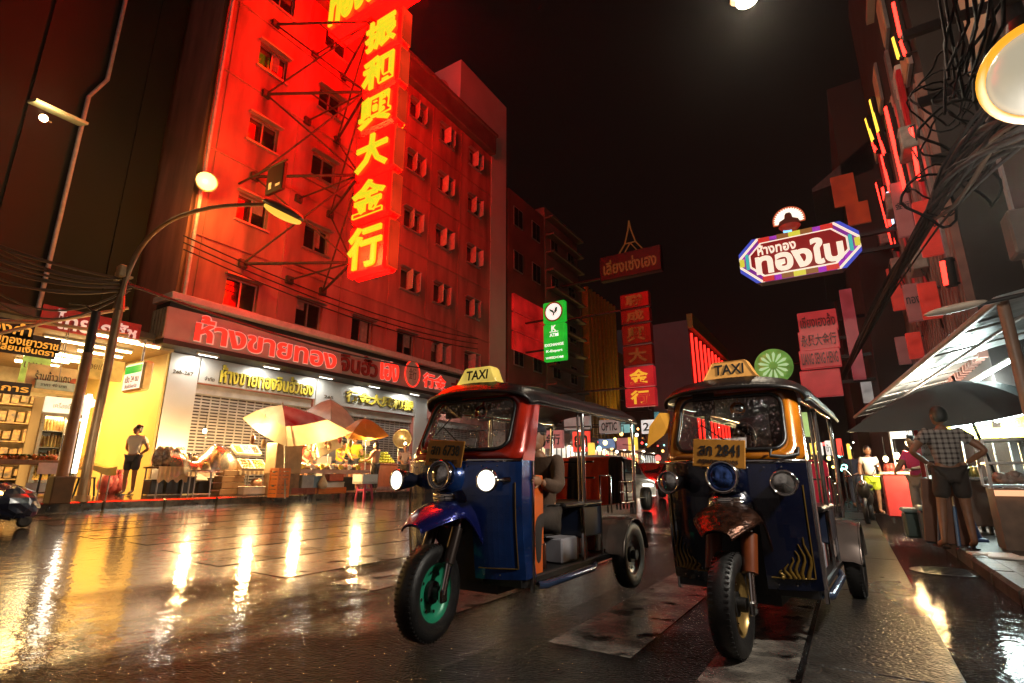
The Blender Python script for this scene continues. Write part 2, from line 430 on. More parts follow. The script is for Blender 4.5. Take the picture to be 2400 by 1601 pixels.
mb = MB(); mb.lathe([(1.18, 0), (1.25, .08), (1.35, .08), (1.42, 0)], (-20.3, 22.39, 25.4), (0, -1, 0), 32)
put(mb, 'ring_moulding', facade_m, bld)
mb = MB(); mb.prism([(-.5, -.4), (.5, -.4), (0, .6)], (-20.3, 22.37, 25.2), X, Z, -.03); put(mb, 'vent', dark_m, bld)
mb = MB(); mb.cyl((FX+.12, 8.12, 6.5), (FX+.12, 8.12, 22.2), .06, n=8); put(mb, 'drain_pipe', pm('pale drain pipe', (.55, .50, .55), .4), bld)
# fascia over the pavement
pink = pm('fascia panel', (.42, .36, .34), .45, .1, var=.2, scale=1.5)
fas = MB(); fas.bx(-17.98, -17.0, 7.35, 31, 5.06, 6.06); put(fas, 'fascia', pink, bld)
mb = MB(); mb.bx(-17.98, -16.78, 7.28, 31, 6.28, 6.50, .02); put(mb, 'fascia_cap', pm('cap sheet', (.55, .48, .46), .4, var=.2), bld)
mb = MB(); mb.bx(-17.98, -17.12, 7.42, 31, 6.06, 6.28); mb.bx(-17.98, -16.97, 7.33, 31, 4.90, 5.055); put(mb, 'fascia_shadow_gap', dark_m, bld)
mb = MB()
for i in range(5): mb.bx(-17.9+i*.19, -17.76+i*.19, 7.30, 7.352, 5.08, 6.05, .015)
put(mb, 'fascia_end', pm('brushed end panel', (.55, .45, .28), .3, .7), bld)
redlet = em('lit red letter', (1., .03, .015), 1.3, (.6, .03, .02)); whlet = em('white letter edge', (1., .75, .6), .22, (.75, .7, .65))
dklet = pm('unlit red letter', (.22, .02, .02), .4)
for s, ya, yb, m, e in (('ห้างขายทอง', 8.2, 13.75, redlet, 1), ('จินฮั้ว', 13.95, 16.0, dklet, 0), ('เฮง', 16.15, 17.3, redlet, 1), ('行金', 18.95, 20.7, redlet, 1), ('大興和振', 21.1, 25.2, dklet, 0)):
    h = .86 if ord(s[0]) < 0x3000 else .72
    if e: t = MB(); t.text(s, (-16.985, (ya+yb)/2, 5.60), Y_, Z, yb-ya, h+.07, .05, .03); put(t, 'letter_backing', whlet, bld)
    t = MB(); t.text(s, (-16.95, (ya+yb)/2-.03, 5.59), Y_, Z, yb-ya-.04, h, .022, .06); put(t, 'letters', m, bld)
mb = MB(); mb.lathe([(0, .05), (.46, .05), (.52, .0)], (-16.99, 18.15, 5.72), X, 28)
mb.v = [V((p.x, p.y, 5.72+(p.z-5.72)*1.25)) for p in mb.v]
ob = put(mb, 'oval_badge', pm('cream enamel', (.7, .62, .52), .3), bld)
mb = MB(); mb.tube([(-16.93, 18.15+.5*cos(a), 5.72+.62*sin(a)) for a in [2*pi*i/32 for i in range(32)]], .028, 6, True); put(mb, 'rim', redlet, ob)
mb = MB(); mb.text('金行', (-16.93, 18.15, 5.72), Y_, Z, .5, .55, 0, .01); put(mb, 'characters', pm('grey print', (.2, .16, .14), .5), ob)
steel = pm('stainless cladding', (.50, .50, .50), .34, .55, var=.10, scale=.8)
mb = MB(); mb.bx(FX, FX+.06, 8.06, 8.98, .6, 4.88); mb.bx(FX, FX+.08, 9.0, 13.6, 4.04, 4.88); mb.bx(FX, FX+.10, 13.62, 14.9, .6, 4.88); mb.bx(FX, FX+.08, 14.92, 19.5, 3.92, 4.88); mb.bx(FX, FX+.10, 19.52, 20.38, .6, 4.88)
put(mb, 'cladding', steel, bld)
gold = pm('brass lettering', (.62, .50, .06), .35, .2)
for t_, y_c, w_t, h_t, z_c in (('ห้างขายทองจินฮั้วเฮง', 11.57, 3.82, .68, 4.43), ('行金大興和振', 17.22, 4.26, .58, 4.36)): mb = MB(); mb.text(t_, (FX+.10, y_c, z_c), Y_, Z, w_t, h_t, .04, .04); put(mb, 'shop_name_backing', pm('dark letter sides', (.05, .045, .02), .5), bld)  # dark backing letters form the sides of the name
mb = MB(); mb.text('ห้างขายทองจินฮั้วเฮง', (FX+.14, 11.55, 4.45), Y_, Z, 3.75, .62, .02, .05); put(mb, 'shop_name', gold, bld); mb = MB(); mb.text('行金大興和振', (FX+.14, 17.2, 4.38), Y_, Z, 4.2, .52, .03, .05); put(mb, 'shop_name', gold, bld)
mb = MB(); mb.text('265-267', (FX+.075, 8.5, 4.28), Y_, Z, .62, .12, 0, .02); mb.text('จำกัด', (FX+.09, 9.35, 4.2), Y_, Z, .32, .14, 0, .02); mb.text('265', (FX+.115, 14.25, 4.2), Y_, Z, .45, .12, 0, .02)
put(mb, 'house_number', pm('dark lettering', (.05, .04, .03), .4), bld)
for ya, yb, zt in ((9.0, 13.6, 4.02), (14.92, 19.5, 3.9), (20.4, 25.4, 3.9)):
    mb = MB(); xx = FX-.22; n = int((zt-.9)/.105)
    for i in range(n): mb.bx(xx, xx+.03, ya, yb, .72+i*.105, .72+i*.105+.055)
    for i in range(int((yb-ya)/.32)+1): mb.bx(xx-.012, xx-.002, ya+i*.32, ya+i*.32+.05, .72, zt-.2)
    mb.bx(xx-.02, xx+.12, ya+.01, yb-.01, zt-.32, zt-.01)
    sh = put(mb, 'roller_shutter', pm('galvanised shutter', (.40, .38, .37), .38, .5, var=.25, scale=3.), bld)
    mb = MB(); mb.quad((FX-.33, ya, .7), (FX-.33, yb, .7), (FX-.33, yb, zt), (FX-.33, ya, zt)); put(mb, 'dark_interior', pm('dim shop interior', (.03, .014, .012), .35), sh)

# ---- the vertical sign on its steel brackets
sy = 11.7
red_p = lightbox('red sign panel', (1., .0002, .0001), 44., .25, .9); yel_c = em('yellow neon letter', (1., .86, .02), .82, (.01, .01, .0)); red_s = lightbox('orange sign flank', (1., .05, .012), .55, .4, 1.)
zs = [AY(905, 628, sy).z, AY(908, 500, sy).z, AY(913, 392, sy).z, AY(920, 283, sy).z, AY(926, 191, sy).z, AY(935, 96, sy).z, AY(945, 4, sy).z]
xl = AY(812, 615, sy).x; xr = AY(902, 615, sy).x
sign = thing('neon_sign', 'tall vertical red neon sign with six yellow Chinese characters, bracketed out from the red building', 'sign', (xl, sy, zs[0]))
for i, ch in enumerate('行金大興和振'):
    mb = MB(); mb.bx(xl, xr, sy, sy+.33, zs[i]+.04, zs[i+1]-.04, .13); pn = put(mb, 'sign_box', red_p, sign)
    mb = MB(); mb.bx(xl+.02, xr-.02, sy+.335, sy+.62, zs[i]+.05, zs[i+1]-.05, .10); put(mb, 'rear_panel', lightbox('dim red rear panel', (1., .0003, .0002), 11., .4, .9), pn)
    mb = MB(); hh = (zs[i+1]-zs[i])*.78; cx = (xl+xr)/2
    mb.text(ch, (cx-.05, sy-.05, (zs[i]+zs[i+1])/2), X, Z, (xr-xl)*.86, hh, .024, .08); put(mb, 'character', yel_c, pn); mb = MB(); mb.text(ch, (cx, sy+.68, (zs[i]+zs[i+1])/2), -X, Z, (xr-xl)*.86, hh, .024, .06)
    put(mb, 'rear_character', yel_c, pn)
    mb = MB(); mb.bx(xr+.004, xr+.05, sy+.04, sy+.58, zs[i]+.12, zs[i+1]-.12, .02); put(mb, 'side_panel', red_s, pn)
mb = MB(); lv = [8.6, 12.2, 15.95, 19.4]
for i, z in enumerate(lv):
    S = V((xl-.05, sy+.3, z)); a = V((FX+.05, 9.95, z)); c = V((FX+.05, 13.5, z)); e = V((FX+.05, 11.9, z))
    for q in (a, c): mb.tube([q, S], .055, 6)
    mb.tube([e, S], .035, 6); mb.tube([a+(S-a)*.45, c+(S-c)*.45], .035, 6)
    for q in (a, c, e): mb.box(q, (.16, .3, .3))
    mb.box(S, (.25, .35, .25))
    if i < 3:
        z2 = lv[i+1]
        for q in (a, c):
            mb.tube([q, V((xl-.05, sy+.3, z2))], .035, 6); mb.tube([S, V((q.x, q.y, z2))], .035, 6)
mb.tube([(xl-.12, sy+.3, 8.4), (xl-.12, sy+.3, 22)], .07, 6)
put(mb, 'bracket_frame', pm('rusty angle iron', (.09, .05, .04), .7, .4, var=.5), sign)
tb = thing('top_sign_board', 'wide red board with yellow Thai lettering, cut by the top of the picture', 'sign', (-14.8, 11.6, 20))
q = AY(768, 62, 11.5); q2 = AY(952, 4, 11.5); zb = (q.z+q2.z)/2+.2
mb = MB(); mb.bx(q.x, q2.x+.1, 11.5, 12.4, zb, zb+2.6, .12); put(mb, 'board', red_p, tb)
mb = MB(); mb.text('ทองเฮง', ((q.x+q2.x)/2-.2, 11.44, zb+1.05), X, Z, (q2.x-q.x)*.86, 1.5, .04, .08); put(mb, 'letters', yel_c, tb)
# small dark street sign on an arm
c = AX(648, 420, -15.6)
hs = thing('hanging_sign', 'small black hanging sign box on a bar in front of the red facade', 'sign', c)
mb = MB(); mb.box(c, (.95, .16, 1.05), None, .03); put(mb, 'case', pm('black painted case', (.02, .018, .016), .4), hs)
mb = MB(); mb.bx(c.x-.28, c.x-.12, c.y-.09, c.y-.082, c.z-.38, c.z-.12); mb.bx(c.x+.1, c.x+.36, c.y-.09, c.y-.082, c.z-.36, c.z-.26); put(mb, 'white_mark', pm('white print', (.7, .7, .65), .5), hs)
mb = MB(); mb.tube([(FX, c.y, c.z+.6), (c.x+.5, c.y, c.z+.6)], .04, 6); mb.tube([(c.x-.3, c.y, c.z+.6), (c.x-.3, c.y, c.z+.5)], .02, 6); mb.tube([(c.x+.3, c.y, c.z+.6), (c.x+.3, c.y, c.z+.5)], .02, 6); put(mb, 'arm', pm('dark iron', (.04, .035, .03), .5, .6), hs)

# ================================================================ dark neighbour and the open shop under it
nb = thing('dark_shophouse', 'dark unlit shophouse at the left with an open bright shop under it', 'building', (FX-.4, 7.9, pz(FX)))
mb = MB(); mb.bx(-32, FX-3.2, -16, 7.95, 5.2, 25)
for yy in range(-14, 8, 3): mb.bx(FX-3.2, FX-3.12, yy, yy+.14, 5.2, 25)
put(mb, 'upper_wall', pm('near-black render', (.022, .014, .011), .85, var=.5, scale=.6), nb)  # near-black base with random tone
for yy in (-1.5, 2.2, 5.4): mb = MB(); mb.tube([(FX-3.05, yy, 5.2), (FX-3.05, yy, 14), (FX-3.05, yy+.4, 15), (FX-3.05, yy+.4, 24)], .07, 6); put(mb, 'drain_pipe', MATS['pale drain pipe'], nb)
mb = MB(); mb.bx(-23, -17.3, -16, 7.25, 5.02, 5.2); put(mb, 'awning_slab', pm('dark slab', (.06, .045, .035), .7), nb)
wall_y = pm('yellow washed wall', (.62, .47, .17), .55, var=.15, scale=1.2); tilew = pm('shop wall tile', (.5, .43, .30), .5, var=.2)
mb = MB(); mb.bx(-25, FX+.02, 7.98, 8.045, .5, 5.02); put(mb, 'side_wall', wall_y, nb)
mb = MB(); mb.bx(-25.2, -25, -16, 8, .5, 5.0); mb.bx(-25, -24.6, -4, 7.9, .9, 2.9); put(mb, 'back_wall', tilew, nb)
mb = MB(); mb.bx(-25, -17.6, -16, 7.97, 4.82, 5.015); put(mb, 'ceiling', pm('ceiling board', (.35, .27, .16), .6, var=.3), nb)
mb = MB()
for k in range(5):                                  # goods shelving along the back
    for j in range(46): mb.box((-24.3+random.uniform(0, .15), -3.6+j*.25, 1.15+k*.62), (.25, .19, random.uniform(.2, .45)))
    mb.bx(-24.5, -23.9, -4, 7.9, .9+k*.62, .94+k*.62)
put(mb, 'goods_shelves', pm('mixed packets', (.40, .26, .12), .5, var=.85, scale=6., dirt=(.05, .06, .10)), nb)
tube_w = em('warm fluorescent tube', (1., .74, .33), 24.)
fixm = pm('white lamp tray', (.6, .56, .48), .4)
lamps = [(165, 802, 0), (268, 792, 0), (322, 806, 0), (256, 818, 0), (236, 830, 0), (95, 822, 1), (150, 832, 1), (110, 842, 1), (170, 845, 1), (88, 852, 1), (392, 803, 2)]
fl = None; names = {0: 'row under the awning edge', 1: 'bright cluster over the white fridge', 2: 'corner of the yellow wall'}
for i, (px, py, g) in enumerate(lamps):
    c = AZ(px, py, 4.72)
    if c.x < -24: c = AX(px, py, -23.5)
    if g == 2: c = AX(px, py, -17.7)
    t = thing('fluorescent_lamp', '', 'lamp', c, 0, 'fluorescent lamps of the open shop')
    mb = MB(); mb.box(c+V((0, 0, .05)), (.14, 1.24 if g < 2 else .4, .05)); put(mb, 'tray', fixm, t)
    mb = MB(); mb.cyl(c-V((0, .58 if g < 2 else .18, 0)), c+V((0, .58 if g < 2 else .18, 0)), .035 if g != 1 else .05, n=8); put(mb, 'tube', tube_w, t)
    t['label'] = ('shop tube lamp, %s, %s' % (names[g], ('nearest the street pole', 'above the white board', 'left end', 'middle', 'right end', 'far left', 'front right', 'centre', 'rearmost', 'lowest', 'alone')[i]))
for yy in (-3., 1.5, 5.8): lamp('AREA', 'shop_light', (-20.6, yy, 4.6), (1., .58, .16), 340, nb, 2.4, 2.4, (-20.6, yy, 0))

for i, yy in enumerate((8.9, 11.2, 13.6, 16.2, 18.8, 22.)):     # lamps tucked under the fascia
    c = V((-17.35, yy, 4.84)); o = thing('soffit_lamp', 'small white lamp under the gold shop fascia, ' + ('over the street number', 'over the left end of the shop name', 'over the right end of the shop name', 'over the Chinese name, left', 'over the Chinese name, right', 'behind the blue tuk-tuk roof')[i], 'lamp', c, 0, 'lamps under the fascia')
    mb = MB(); mb.box(c+V((0, 0, .035)), (.12, .7, .05)); put(mb, 'tray', fixm, o); mb = MB(); mb.cyl(c-V((0, .3, 0)), c+V((0, .3, 0)), .02, n=8); put(mb, 'tube', em('soffit tube', (.95, .95, .85), 5.), o)
    lamp('AREA', 'soffit_light', c-V((0, 0, .04)), (.95, .93, .80), 17, o, .1, .6, c+V((-.35, 0, -2)))
# ================================================================ three-wheeled taxis
chrome = pm('chrome', (.72, .70, .68), .12, 1., var=.15, scale=8.); rubber = pm('tyre rubber', (.012, .011, .011), .45, 0, var=.4, scale=20., bump=.2, bscale=120.)
blk = pm('black vinyl', (.010, .009, .009), .32, 0, var=.4, scale=9., bump=.15, bscale=60.); blkp = pm('black underbody', (.008, .007, .007), .5)
def droplet(name):
    m, nt, b = _new(name); b.inputs['Base Color'].default_value = (1, 1, 1, 1); b.inputs['Roughness'].default_value = .02
    b.inputs['Transmission Weight'].default_value = 1.; b.inputs['IOR'].default_value = 1.5; b.inputs['Coat Weight'].default_value = 1.; b.inputs['Coat IOR'].default_value = 1.8; MATS[name] = m; return m
drop_m = glass('raindrop water', (1, 1, 1), .5, .02); ws_glass = glass('rainy windscreen', (.85, .88, .86), .10)
lamp_glass = pm('headlamp lens', (.55, .54, .52), .08, .85, var=.5, scale=30.)
plate_m = pm('orange number plate', (.48, .20, .025), .4, .2, var=.2, scale=12.); ink = pm('black ink', (.01, .01, .01), .5)
gold_l = pm('gold pinstripe', (.20, .115, .02), .35, .5)
def paint_m(name, col, flake=.25):
    m = pm(name, col, .20, flake, var=.6, scale=3.2, coat=1., bump=.10, bscale=120.); return m
def arc_pts(n, f): return [f(i/n) for i in range(n+1)]
def rrect(hw, hh, r, n=6, cx=0., cy=0.):
    pts = []
    for qx, qy, a0 in ((1, 1, 0), (-1, 1, pi/2), (-1, -1, pi), (1, -1, 3*pi/2)):
        for i in range(n+1):
            a = a0+pi/2*i/n; pts.append((cx+qx*(hw-r)+r*cos(a), cy+qy*(hh-r)+r*sin(a)))
    return pts
def tuktuk(label, loc, rz, hw, blue, surround, rimcol, steer, lit, taxi_e, plate_txt, seat_m, decals, fendm):
    T = thing('tuk_tuk', label, 'tuk-tuk', loc, rz, 'tuk-tuk taxis waiting side by side')
    pp = lambda mb, n, m, par=T: put(mb, n, m, par, True)
    FXO = .055 if lit else .02
    fy = lambda t: .27+.12*abs(t)**3.2-.05*math.exp(-(t/.22)**2)
    # ---- front panel
    mb = MB(); NX, NZ = 28, 10; g = {}
    for i in range(NX+1):
        t = -1+2*i/NX
        for j in range(NZ+1):
            v = j/NZ; z = .33+.77*v
            g[i, j] = V((hw*t, fy(t)+.05*(1-v)**2-.012*sin(pi*v), z))
    for i in range(NX):
        for j in range(NZ):
            t = -1+2*(i+.5)/NX
            if abs(t*hw) < .165 and j < 5: continue
            mb.add([g[i, j], g[i+1, j], g[i+1, j+1], g[i, j+1]], [(0, 1, 2, 3)], True)
    for s in (0, NX):                                    # wrapped sides
        for j in range(NZ):
            a, c = g[s, j], g[s, j+1]; k = V((0, .13, 0)); mb.add([a, a+k, c+k, c], [(0, 1, 2, 3)], True)
    pp(mb, 'front_panel', blue)
    mb = MB(); mb.bx(-.20, .20, .38, .52, .30, .80); mb.bx(-hw+.03, hw-.03, .42, .54, .28, .36); pp(mb, 'wheel_arch', blkp)
    mb = MB(); mb.loft([[V((hw*(-1+2*i/NX), fy(-1+2*i/NX)-.004-q_, 1.10+dz)) for i in range(NX+1)] for q_, dz in ((-.004, -.012), (.006, -.006), (.006, .006), (-.004, .012))]); pp(mb, 'belt_trim', chrome)
    mb = MB()
    for i in range(3, NX-2, 3):
        for z_, v_ in ((.36, .04), (1.06, .95)):
            if abs(-1+2*i/NX)*hw > .19 or z_ > 1: mb.ell((hw*(-1+2*i/NX), fy(-1+2*i/NX)+.05*(1-v_)**2-.014, z_), .006, 6, 4)
    pp(mb, 'panel_screws', chrome)
    for s in (-1, 1):
        mb = MB(); mb.bx(s*hw-.018, s*hw+.012, .51, .54, .24, 1.10, .006); pp(mb, 'edge_trim', chrome)
        mb = MB(); L_ = [(.42, .40), (.93, .40), (.93, 1.03)]
        pts = []
        for (ta, za), (tb, zb) in zip(L_, L_[1:]):
            for q in range(8):
                t = ta+(tb-ta)*q/8; z = za+(zb-za)*q/8; v = (z-.33)/.77
                pts.append((s*hw*t, fy(t)+.05*(1-v)**2-.012*sin(pi*v)-.006, z))
        mb.tube(pts, .0045, 5); pp(mb, 'pinstripe', gold_l)
    if decals:
        for s in (-1, 1):
            mb = MB()
            for k in range(6):
                t0 = .55+.065*k; pts = []
                for q in range(7):
                    t = t0+.03*sin(q*1.1+k); z = .40+(.015+.013*k)*q/2.; v = (z-.33)/.77
                    pts.append((s*hw*t, fy(t)+.05*(1-v)**2-.012*sin(pi*v)-.005, z))
                mb.tube(pts, [.012*(1-q/7)+.002 for q in range(7)], 5)
            pp(mb, 'flame_decal', gold_l)
    # ---- windscreen surround
    wx = lambda u, v: hw*u*(1-.07*v)
    S = lambda u, v, d=0.: V((wx(u, v), .28+.12*abs(u)**3+.22*v+d, 1.10+.50*v))
    out = rrect(1., .5, .12, 6, 0, .5); inn = rrect(.80, .38, .17, 6, -.01, .535)
    mid = [((a[0]+c[0])/2, (a[1]+c[1])/2) for a, c in zip(out, inn)]
    mb = MB(); mb.loft([[S(*p, .05) for p in out], [S(*p) for p in out], [S(*p, -.018) for p in mid], [S(*p) for p in inn], [S(*p, .05) for p in inn]], True)
    for s in (-1, 1):
        mb.loft([[S(s, v/6, 0) for v in range(7)], [S(s, v/6, .16-.05*v/6) for v in range(7)]])
    sur = pp(mb, 'windscreen_surround', surround)
    mb = MB(); mb.tube([S(*p, -.004) for p in inn], .014, 6, True); pp(mb, 'rubber_seal', blk, sur)
    mb = MB(); ring = [S(p[0], p[1], .015) for p in inn]; c0 = sum(ring, V((0, 0, 0)))/len(ring)
    mb.add(ring+[c0], [(i, (i+1) % len(ring), len(ring)) for i in range(len(ring))]); wsx = pp(mb, 'windscreen', ws_glass)
    mb = MB(); rnd = random.Random(3)
    for k in range(520):
        a = rnd.uniform(0, 2*pi); q = rnd.random()**.35
        u = -.01+.76*q*max(-1, min(1, 1.25*cos(a))); v = .535+.35*q*max(-1, min(1, 1.25*sin(a)))
        r = rnd.choice((.003, .004, .005, .006, .008, .010)); mb.ell(S(u, v, .012), (r, r*.6, r*rnd.uniform(1, 1.5)), 6, 4)
    ro = pp(mb, 'raindrops', drop_m, wsx); ro['kind'] = 'stuff'
    for u, wdt in ((-.18, .15), (.10, .14)):
        mb = MB(); c = S(u, .24, .05); mb.box(c, (wdt, .004, .085), Matrix.Rotation(radians(-20), 3, 'X')); pp(mb, 'permit_card', pm('printed card', (.55, .48, .47), .5, var=.3, scale=30.))
    mb = MB(); mb.tube([S(.25, .17, -.012), S(-.05, .30, -.014), S(-.40, .52, -.012)], .005, 5); mb.tube([S(-.52, .38, -.012), S(-.28, .66, -.012)], .004, 5); pp(mb, 'wiper', blkp)
    mb = MB(); mb.box(S(-.42, .84, .05), (.16, .012, .17), None, .004); pp(mb, 'sun_visor', pm('brown visor', (.05, .03, .02), .6))
    mb = MB(); mb.tube([S(.1, .95, .1), S(.12, .80, .09)], .008, 6); mb.lathe([(0, 0), (.05, .003), (.055, .02), (0, .03)], S(.12, .74, .1), (0, -1, 0), 20); pp(mb, 'mirror', chrome)
    mb = MB(); mb.tube([(-.26, .62, .98), (-.18, .56, 1.02), (.18, .56, 1.02), (.26, .62, .98)], .014, 8); mb.cyl((0, .36, .6), (0, .56, 1.02), .03); pp(mb, 'handlebar', blkp)
    # ---- number plate
    c = V((-.03, .215, 1.15)); R = Matrix.Rotation(radians(-8), 3, 'X') @ Matrix.Rotation(radians(4), 3, 'Y')
    mb = MB(); mb.box(c, (.335, .012, .185), R, .004); pl = pp(mb, 'number_plate', plate_m)
    mb = MB(); rx = R @ X; rz_ = R @ Z
    mb.text(plate_txt, c+R @ V((.005, -.009, .022)), rx, rz_, .26, .075, .012, .004); mb.text('กรุงเทพมหานคร', c+R @ V((0, -.009, -.06)), rx, rz_, .25, .035, 0, .004)
    pp(mb, 'plate_lettering', ink, pl)
    # ---- lamps and nose
    mb = MB(); mb.ell((0, .29, .985), (.13, .16, .14), 18, 12); mb.ell((0, .27, .80), (.15, .10, .16), 18, 12); pp(mb, 'nose', blue)
    mb = MB(); mb.lathe([(.02, -.12), (.085, -.09), (.104, 0), (.100, .02), (.088, .022), (.086, .0)], (0, .135, 1.0), (0, -1, .05), 28); hl = pp(mb, 'headlight', chrome)
    mb = MB(); mb.lathe([(.086, .0), (.065, .018), (.03, .026), (0, .028)], (0, .135, 1.0), (0, -1, .05), 24); pp(mb, 'lens', pm('bluish headlamp lens', (.10, .20, .62), .08, .8, var=.95, scale=26.) if decals else lamp_glass, hl)
    if decals:
        mb = MB(); a, c = S(.60, .04), S(.93, .06); mb.tube([a+V((0, -.01, .05)), a+V((0, -.04, .01)), (a+c)/2+V((0, -.045, 0)), c+V((0, -.04, .01)), c+V((0, -.01, .05))], .012, 8); pp(mb, 'grab_handle', blkp)
    mb = MB()
    for zz in (.865, .845): mb.tube([(-.09, .19, zz), (-.05, .155, zz), (.05, .155, zz), (.09, .19, zz)], .012, 8)
    mb.bx(-.045, .045, .135, .15, .846, .866, .006); pp(mb, 'chrome_badge', chrome)
    for s in (-1, 1):
        o = V((s*.435*hw/.56, .13, .965)); dr = V((s*.12, -1, 0))
        mb = MB(); mb.lathe([(.012, -.22), (.03, -.21), (.055, -.13), (.070, -.04), (.078, 0), (.074, .012), (.066, .012), (.066, .0)], o, dr, 24); mb.tube([o-dr.normalized()*.15, V((s*.48*hw/.55, .34, .97))], .02, 8)
        sl = pp(mb, 'side_lamp', chrome)
        mb = MB(); mb.lathe([(.068, .0), (.05, .012), (0, .016)], o, dr, 20); pp(mb, 'lens', em('lit side lamp', (1., .93, .78), 2.6) if lit else lamp_glass, sl)
    # ---- mudguard
    mb = MB(); secs = []
    for i in range(13):
        q = i/12; y = -.19+.50*q; top = .70+.15*sin(min(1, q*1.25)*pi/2)-.02*max(0, q-.8)
        wdt = .05+.145*sin(min(1, q*1.5+.12)*pi/2); drop = .04+.10*q**1.3+(.42*(q-.55)**1.2 if q > .55 else 0)
        secs.append([V((FXO+wdt*cos(a), y, top-drop+drop*sin(a))) for a in [pi*k/14 for k in range(15)]])
    mb.loft(secs); mb.loft([[p-V((0, 0, .012)) for p in s] for s in secs])
    for s in (0, 14): mb.tube([p[s] for p in secs], .007, 6)
    mb.tube(secs[0], .007, 6); pp(mb, 'mudguard', fendm)
    # ---- fork and steered wheel
    for s in (-1, 1):
        mb = MB(); mb.cyl((FXO+s*.105, .055, .46), (FXO+s*.10, .20, .80), .032, n=14); mb.cyl((FXO+s*.115, -.01, .28), (FXO+s*.105, .06, .47), .024, n=12); mb.box((FXO+s*.117, -.008, .275), (.03, .07, .08), None, .01)
        fk = pp(mb, 'fork_leg', chrome)
        mb = MB(); mb.cyl((FXO+s*.105, .05, .45), (FXO+s*.1025, .14, .66), .046 if decals else .038, .05 if decals else .038, n=14); pp(mb, 'fork_shroud', pm('orange fork shroud', (.15, .032, .007), .35) if decals else pm('fork shroud', (.05, .035, .03), .3, .6), fk)
    wh = bpy.data.objects.new('front_wheel', None); SC.collection.objects.link(wh); wh.parent = T; wh.location = (FXO, 0, .285); wh.rotation_euler = (0, 0, steer)
    def wheel(par, R0, wd, rim, n=40):
        h = wd/2; mb = MB()
        prof = [(R0*.60, -h*.72), (R0*.78, -h*.98), (R0*.93, -h*.9), (R0*.985, -h*.6), (R0, 0), (R0*.985, h*.6), (R0*.93, h*.9), (R0*.78, h*.98), (R0*.60, h*.72)]
        mb.lathe(prof, (0, 0, 0), X, n)
        for k in range(56):
            a = 2*pi*k/56
            for s in (-1, 1):
                mb.box((s*h*.60, cos(a)*R0*.972, sin(a)*R0*.972), (h*.30, .010, .012), Matrix.Rotation(a-pi/2, 3, 'X'))
        put(mb, 'tyre', rubber, par, True)
        mb = MB(); mb.lathe([(R0*.61, -h*.74), (R0*.58, -h*.5), (R0*.50, -h*.25), (R0*.3, -h*.1), (.03, -h*.1), (.03, h*.1), (R0*.3, h*.1), (R0*.50, h*.25), (R0*.58, h*.5), (R0*.61, h*.74)], (0, 0, 0), X, n)
        put(mb, 'rim', rim, par, True)
        mb = MB(); mb.cyl((-h*1.15, 0, 0), (h*1.15, 0, 0), R0*.14, n=14); mb.cyl((-h*.5, 0, 0), (h*.5, 0, 0), R0*.24, n=16); put(mb, 'hub', blkp, par, True)
        mb = MB()
        for k in range(8):
            a = 2*pi*k/8+.2
            for s in (-1, 1): mb.cyl((s*h*.1, cos(a)*R0*.41, sin(a)*R0*.41), (s*h*.34, cos(a)*R0*.41, sin(a)*R0*.41), .011, n=6)
        put(mb, 'wheel_nuts', chrome, par, True)
    wheel(wh, .285, .145, rimcol)
    for s in (-1, 1):
        rw = bpy.data.objects.new('rear_wheel', None); SC.collection.objects.link(rw); rw.parent = T; rw.location = (s*(hw+.045), 2.24, .29)
        wheel(rw, .29, .135, pm('dull steel rim', (.16, .14, .13), .35, .7), 32)
        mb = MB(); secs = []
        for k in range(11):
            a = radians(8+164*k/10); secs.append([V((s*(hw-.05+.17*j/3), 2.24-.34*cos(a), .29+.34*sin(a)+(0 if j < 3 else -.02))) for j in range(4)])
        mb.loft(secs); mb.loft([[p-V((0, 0, .012)) for p in q] for q in secs]); mb.tube([q[-1] for q in secs], .009, 6); pp(mb, 'rear_mudguard', pm('rear guard metal', (.22, .17, .15), .25, .6))
        mb = MB(); mb.bx(s*(hw-.06)-.012, s*(hw-.06)+.012, 1.72, 2.78, .36, .74, .008); pp(mb, 'rear_side_panel', chrome if not decals else blue)
        mb = MB(); mb.bx(s*(hw+.02)-.07, s*(hw+.02)+.07, 2.50, 2.515, .12, .42); pp(mb, 'mud_flap', blk)
    # ---- floor, sills, seat boxes
    mb = MB(); mb.bx(-hw+.02, hw-.02, .6, 2.8, .28, .335, .01); mb.bx(-.18, .18, .6, 2.6, .18, .28); mb.cyl((-hw, 2.24, .29), (hw, 2.24, .29), .035); pp(mb, 'chassis', blkp)
    for s in (-1, 1):
        mb = MB(); mb.tube([(s*(hw-.02), .62, .27), (s*(hw+.005), .7, .262), (s*(hw+.005), 1.5, .262), (s*(hw-.02), 1.6, .28)], .026, 8); pp(mb, 'side_step', pm('step tube', (.10, .16, .32), .2, .8))
    mb = MB(); mb.bx(-hw+.03, hw-.03, 1.40, 1.78, .50, .75, .015); sb = pp(mb, 'driver_seat_box', pm('dark blue panel', (.012, .018, .04), .3, coat=.6))
    mb = MB(); mb.bx(-hw+.01, hw-.01, 1.05, 1.80, .75, .79, .015); pp(mb, 'top_pad', blk, sb)
    for s in (-1, 1):
        for yy in (1.40, 1.775): mb = MB(); mb.bx(s*(hw-.025)-.012, s*(hw-.025)+.012, yy-.012, yy+.012, .335, .75, .004); pp(mb, 'corner_trim', chrome, sb)
    mb = MB(); mb.bx(hw-.05, hw-.03, .56, .74, .52, 1.0, .008); mb.bx(hw-.05, hw-.03, .58, .72, .336, .52, .004); pp(mb, 'orange_side_panel', MATS['orange plastic taxi'] if 'orange plastic taxi' in MATS else pm('orange plastic taxi', (.75, .13, .02), .4))
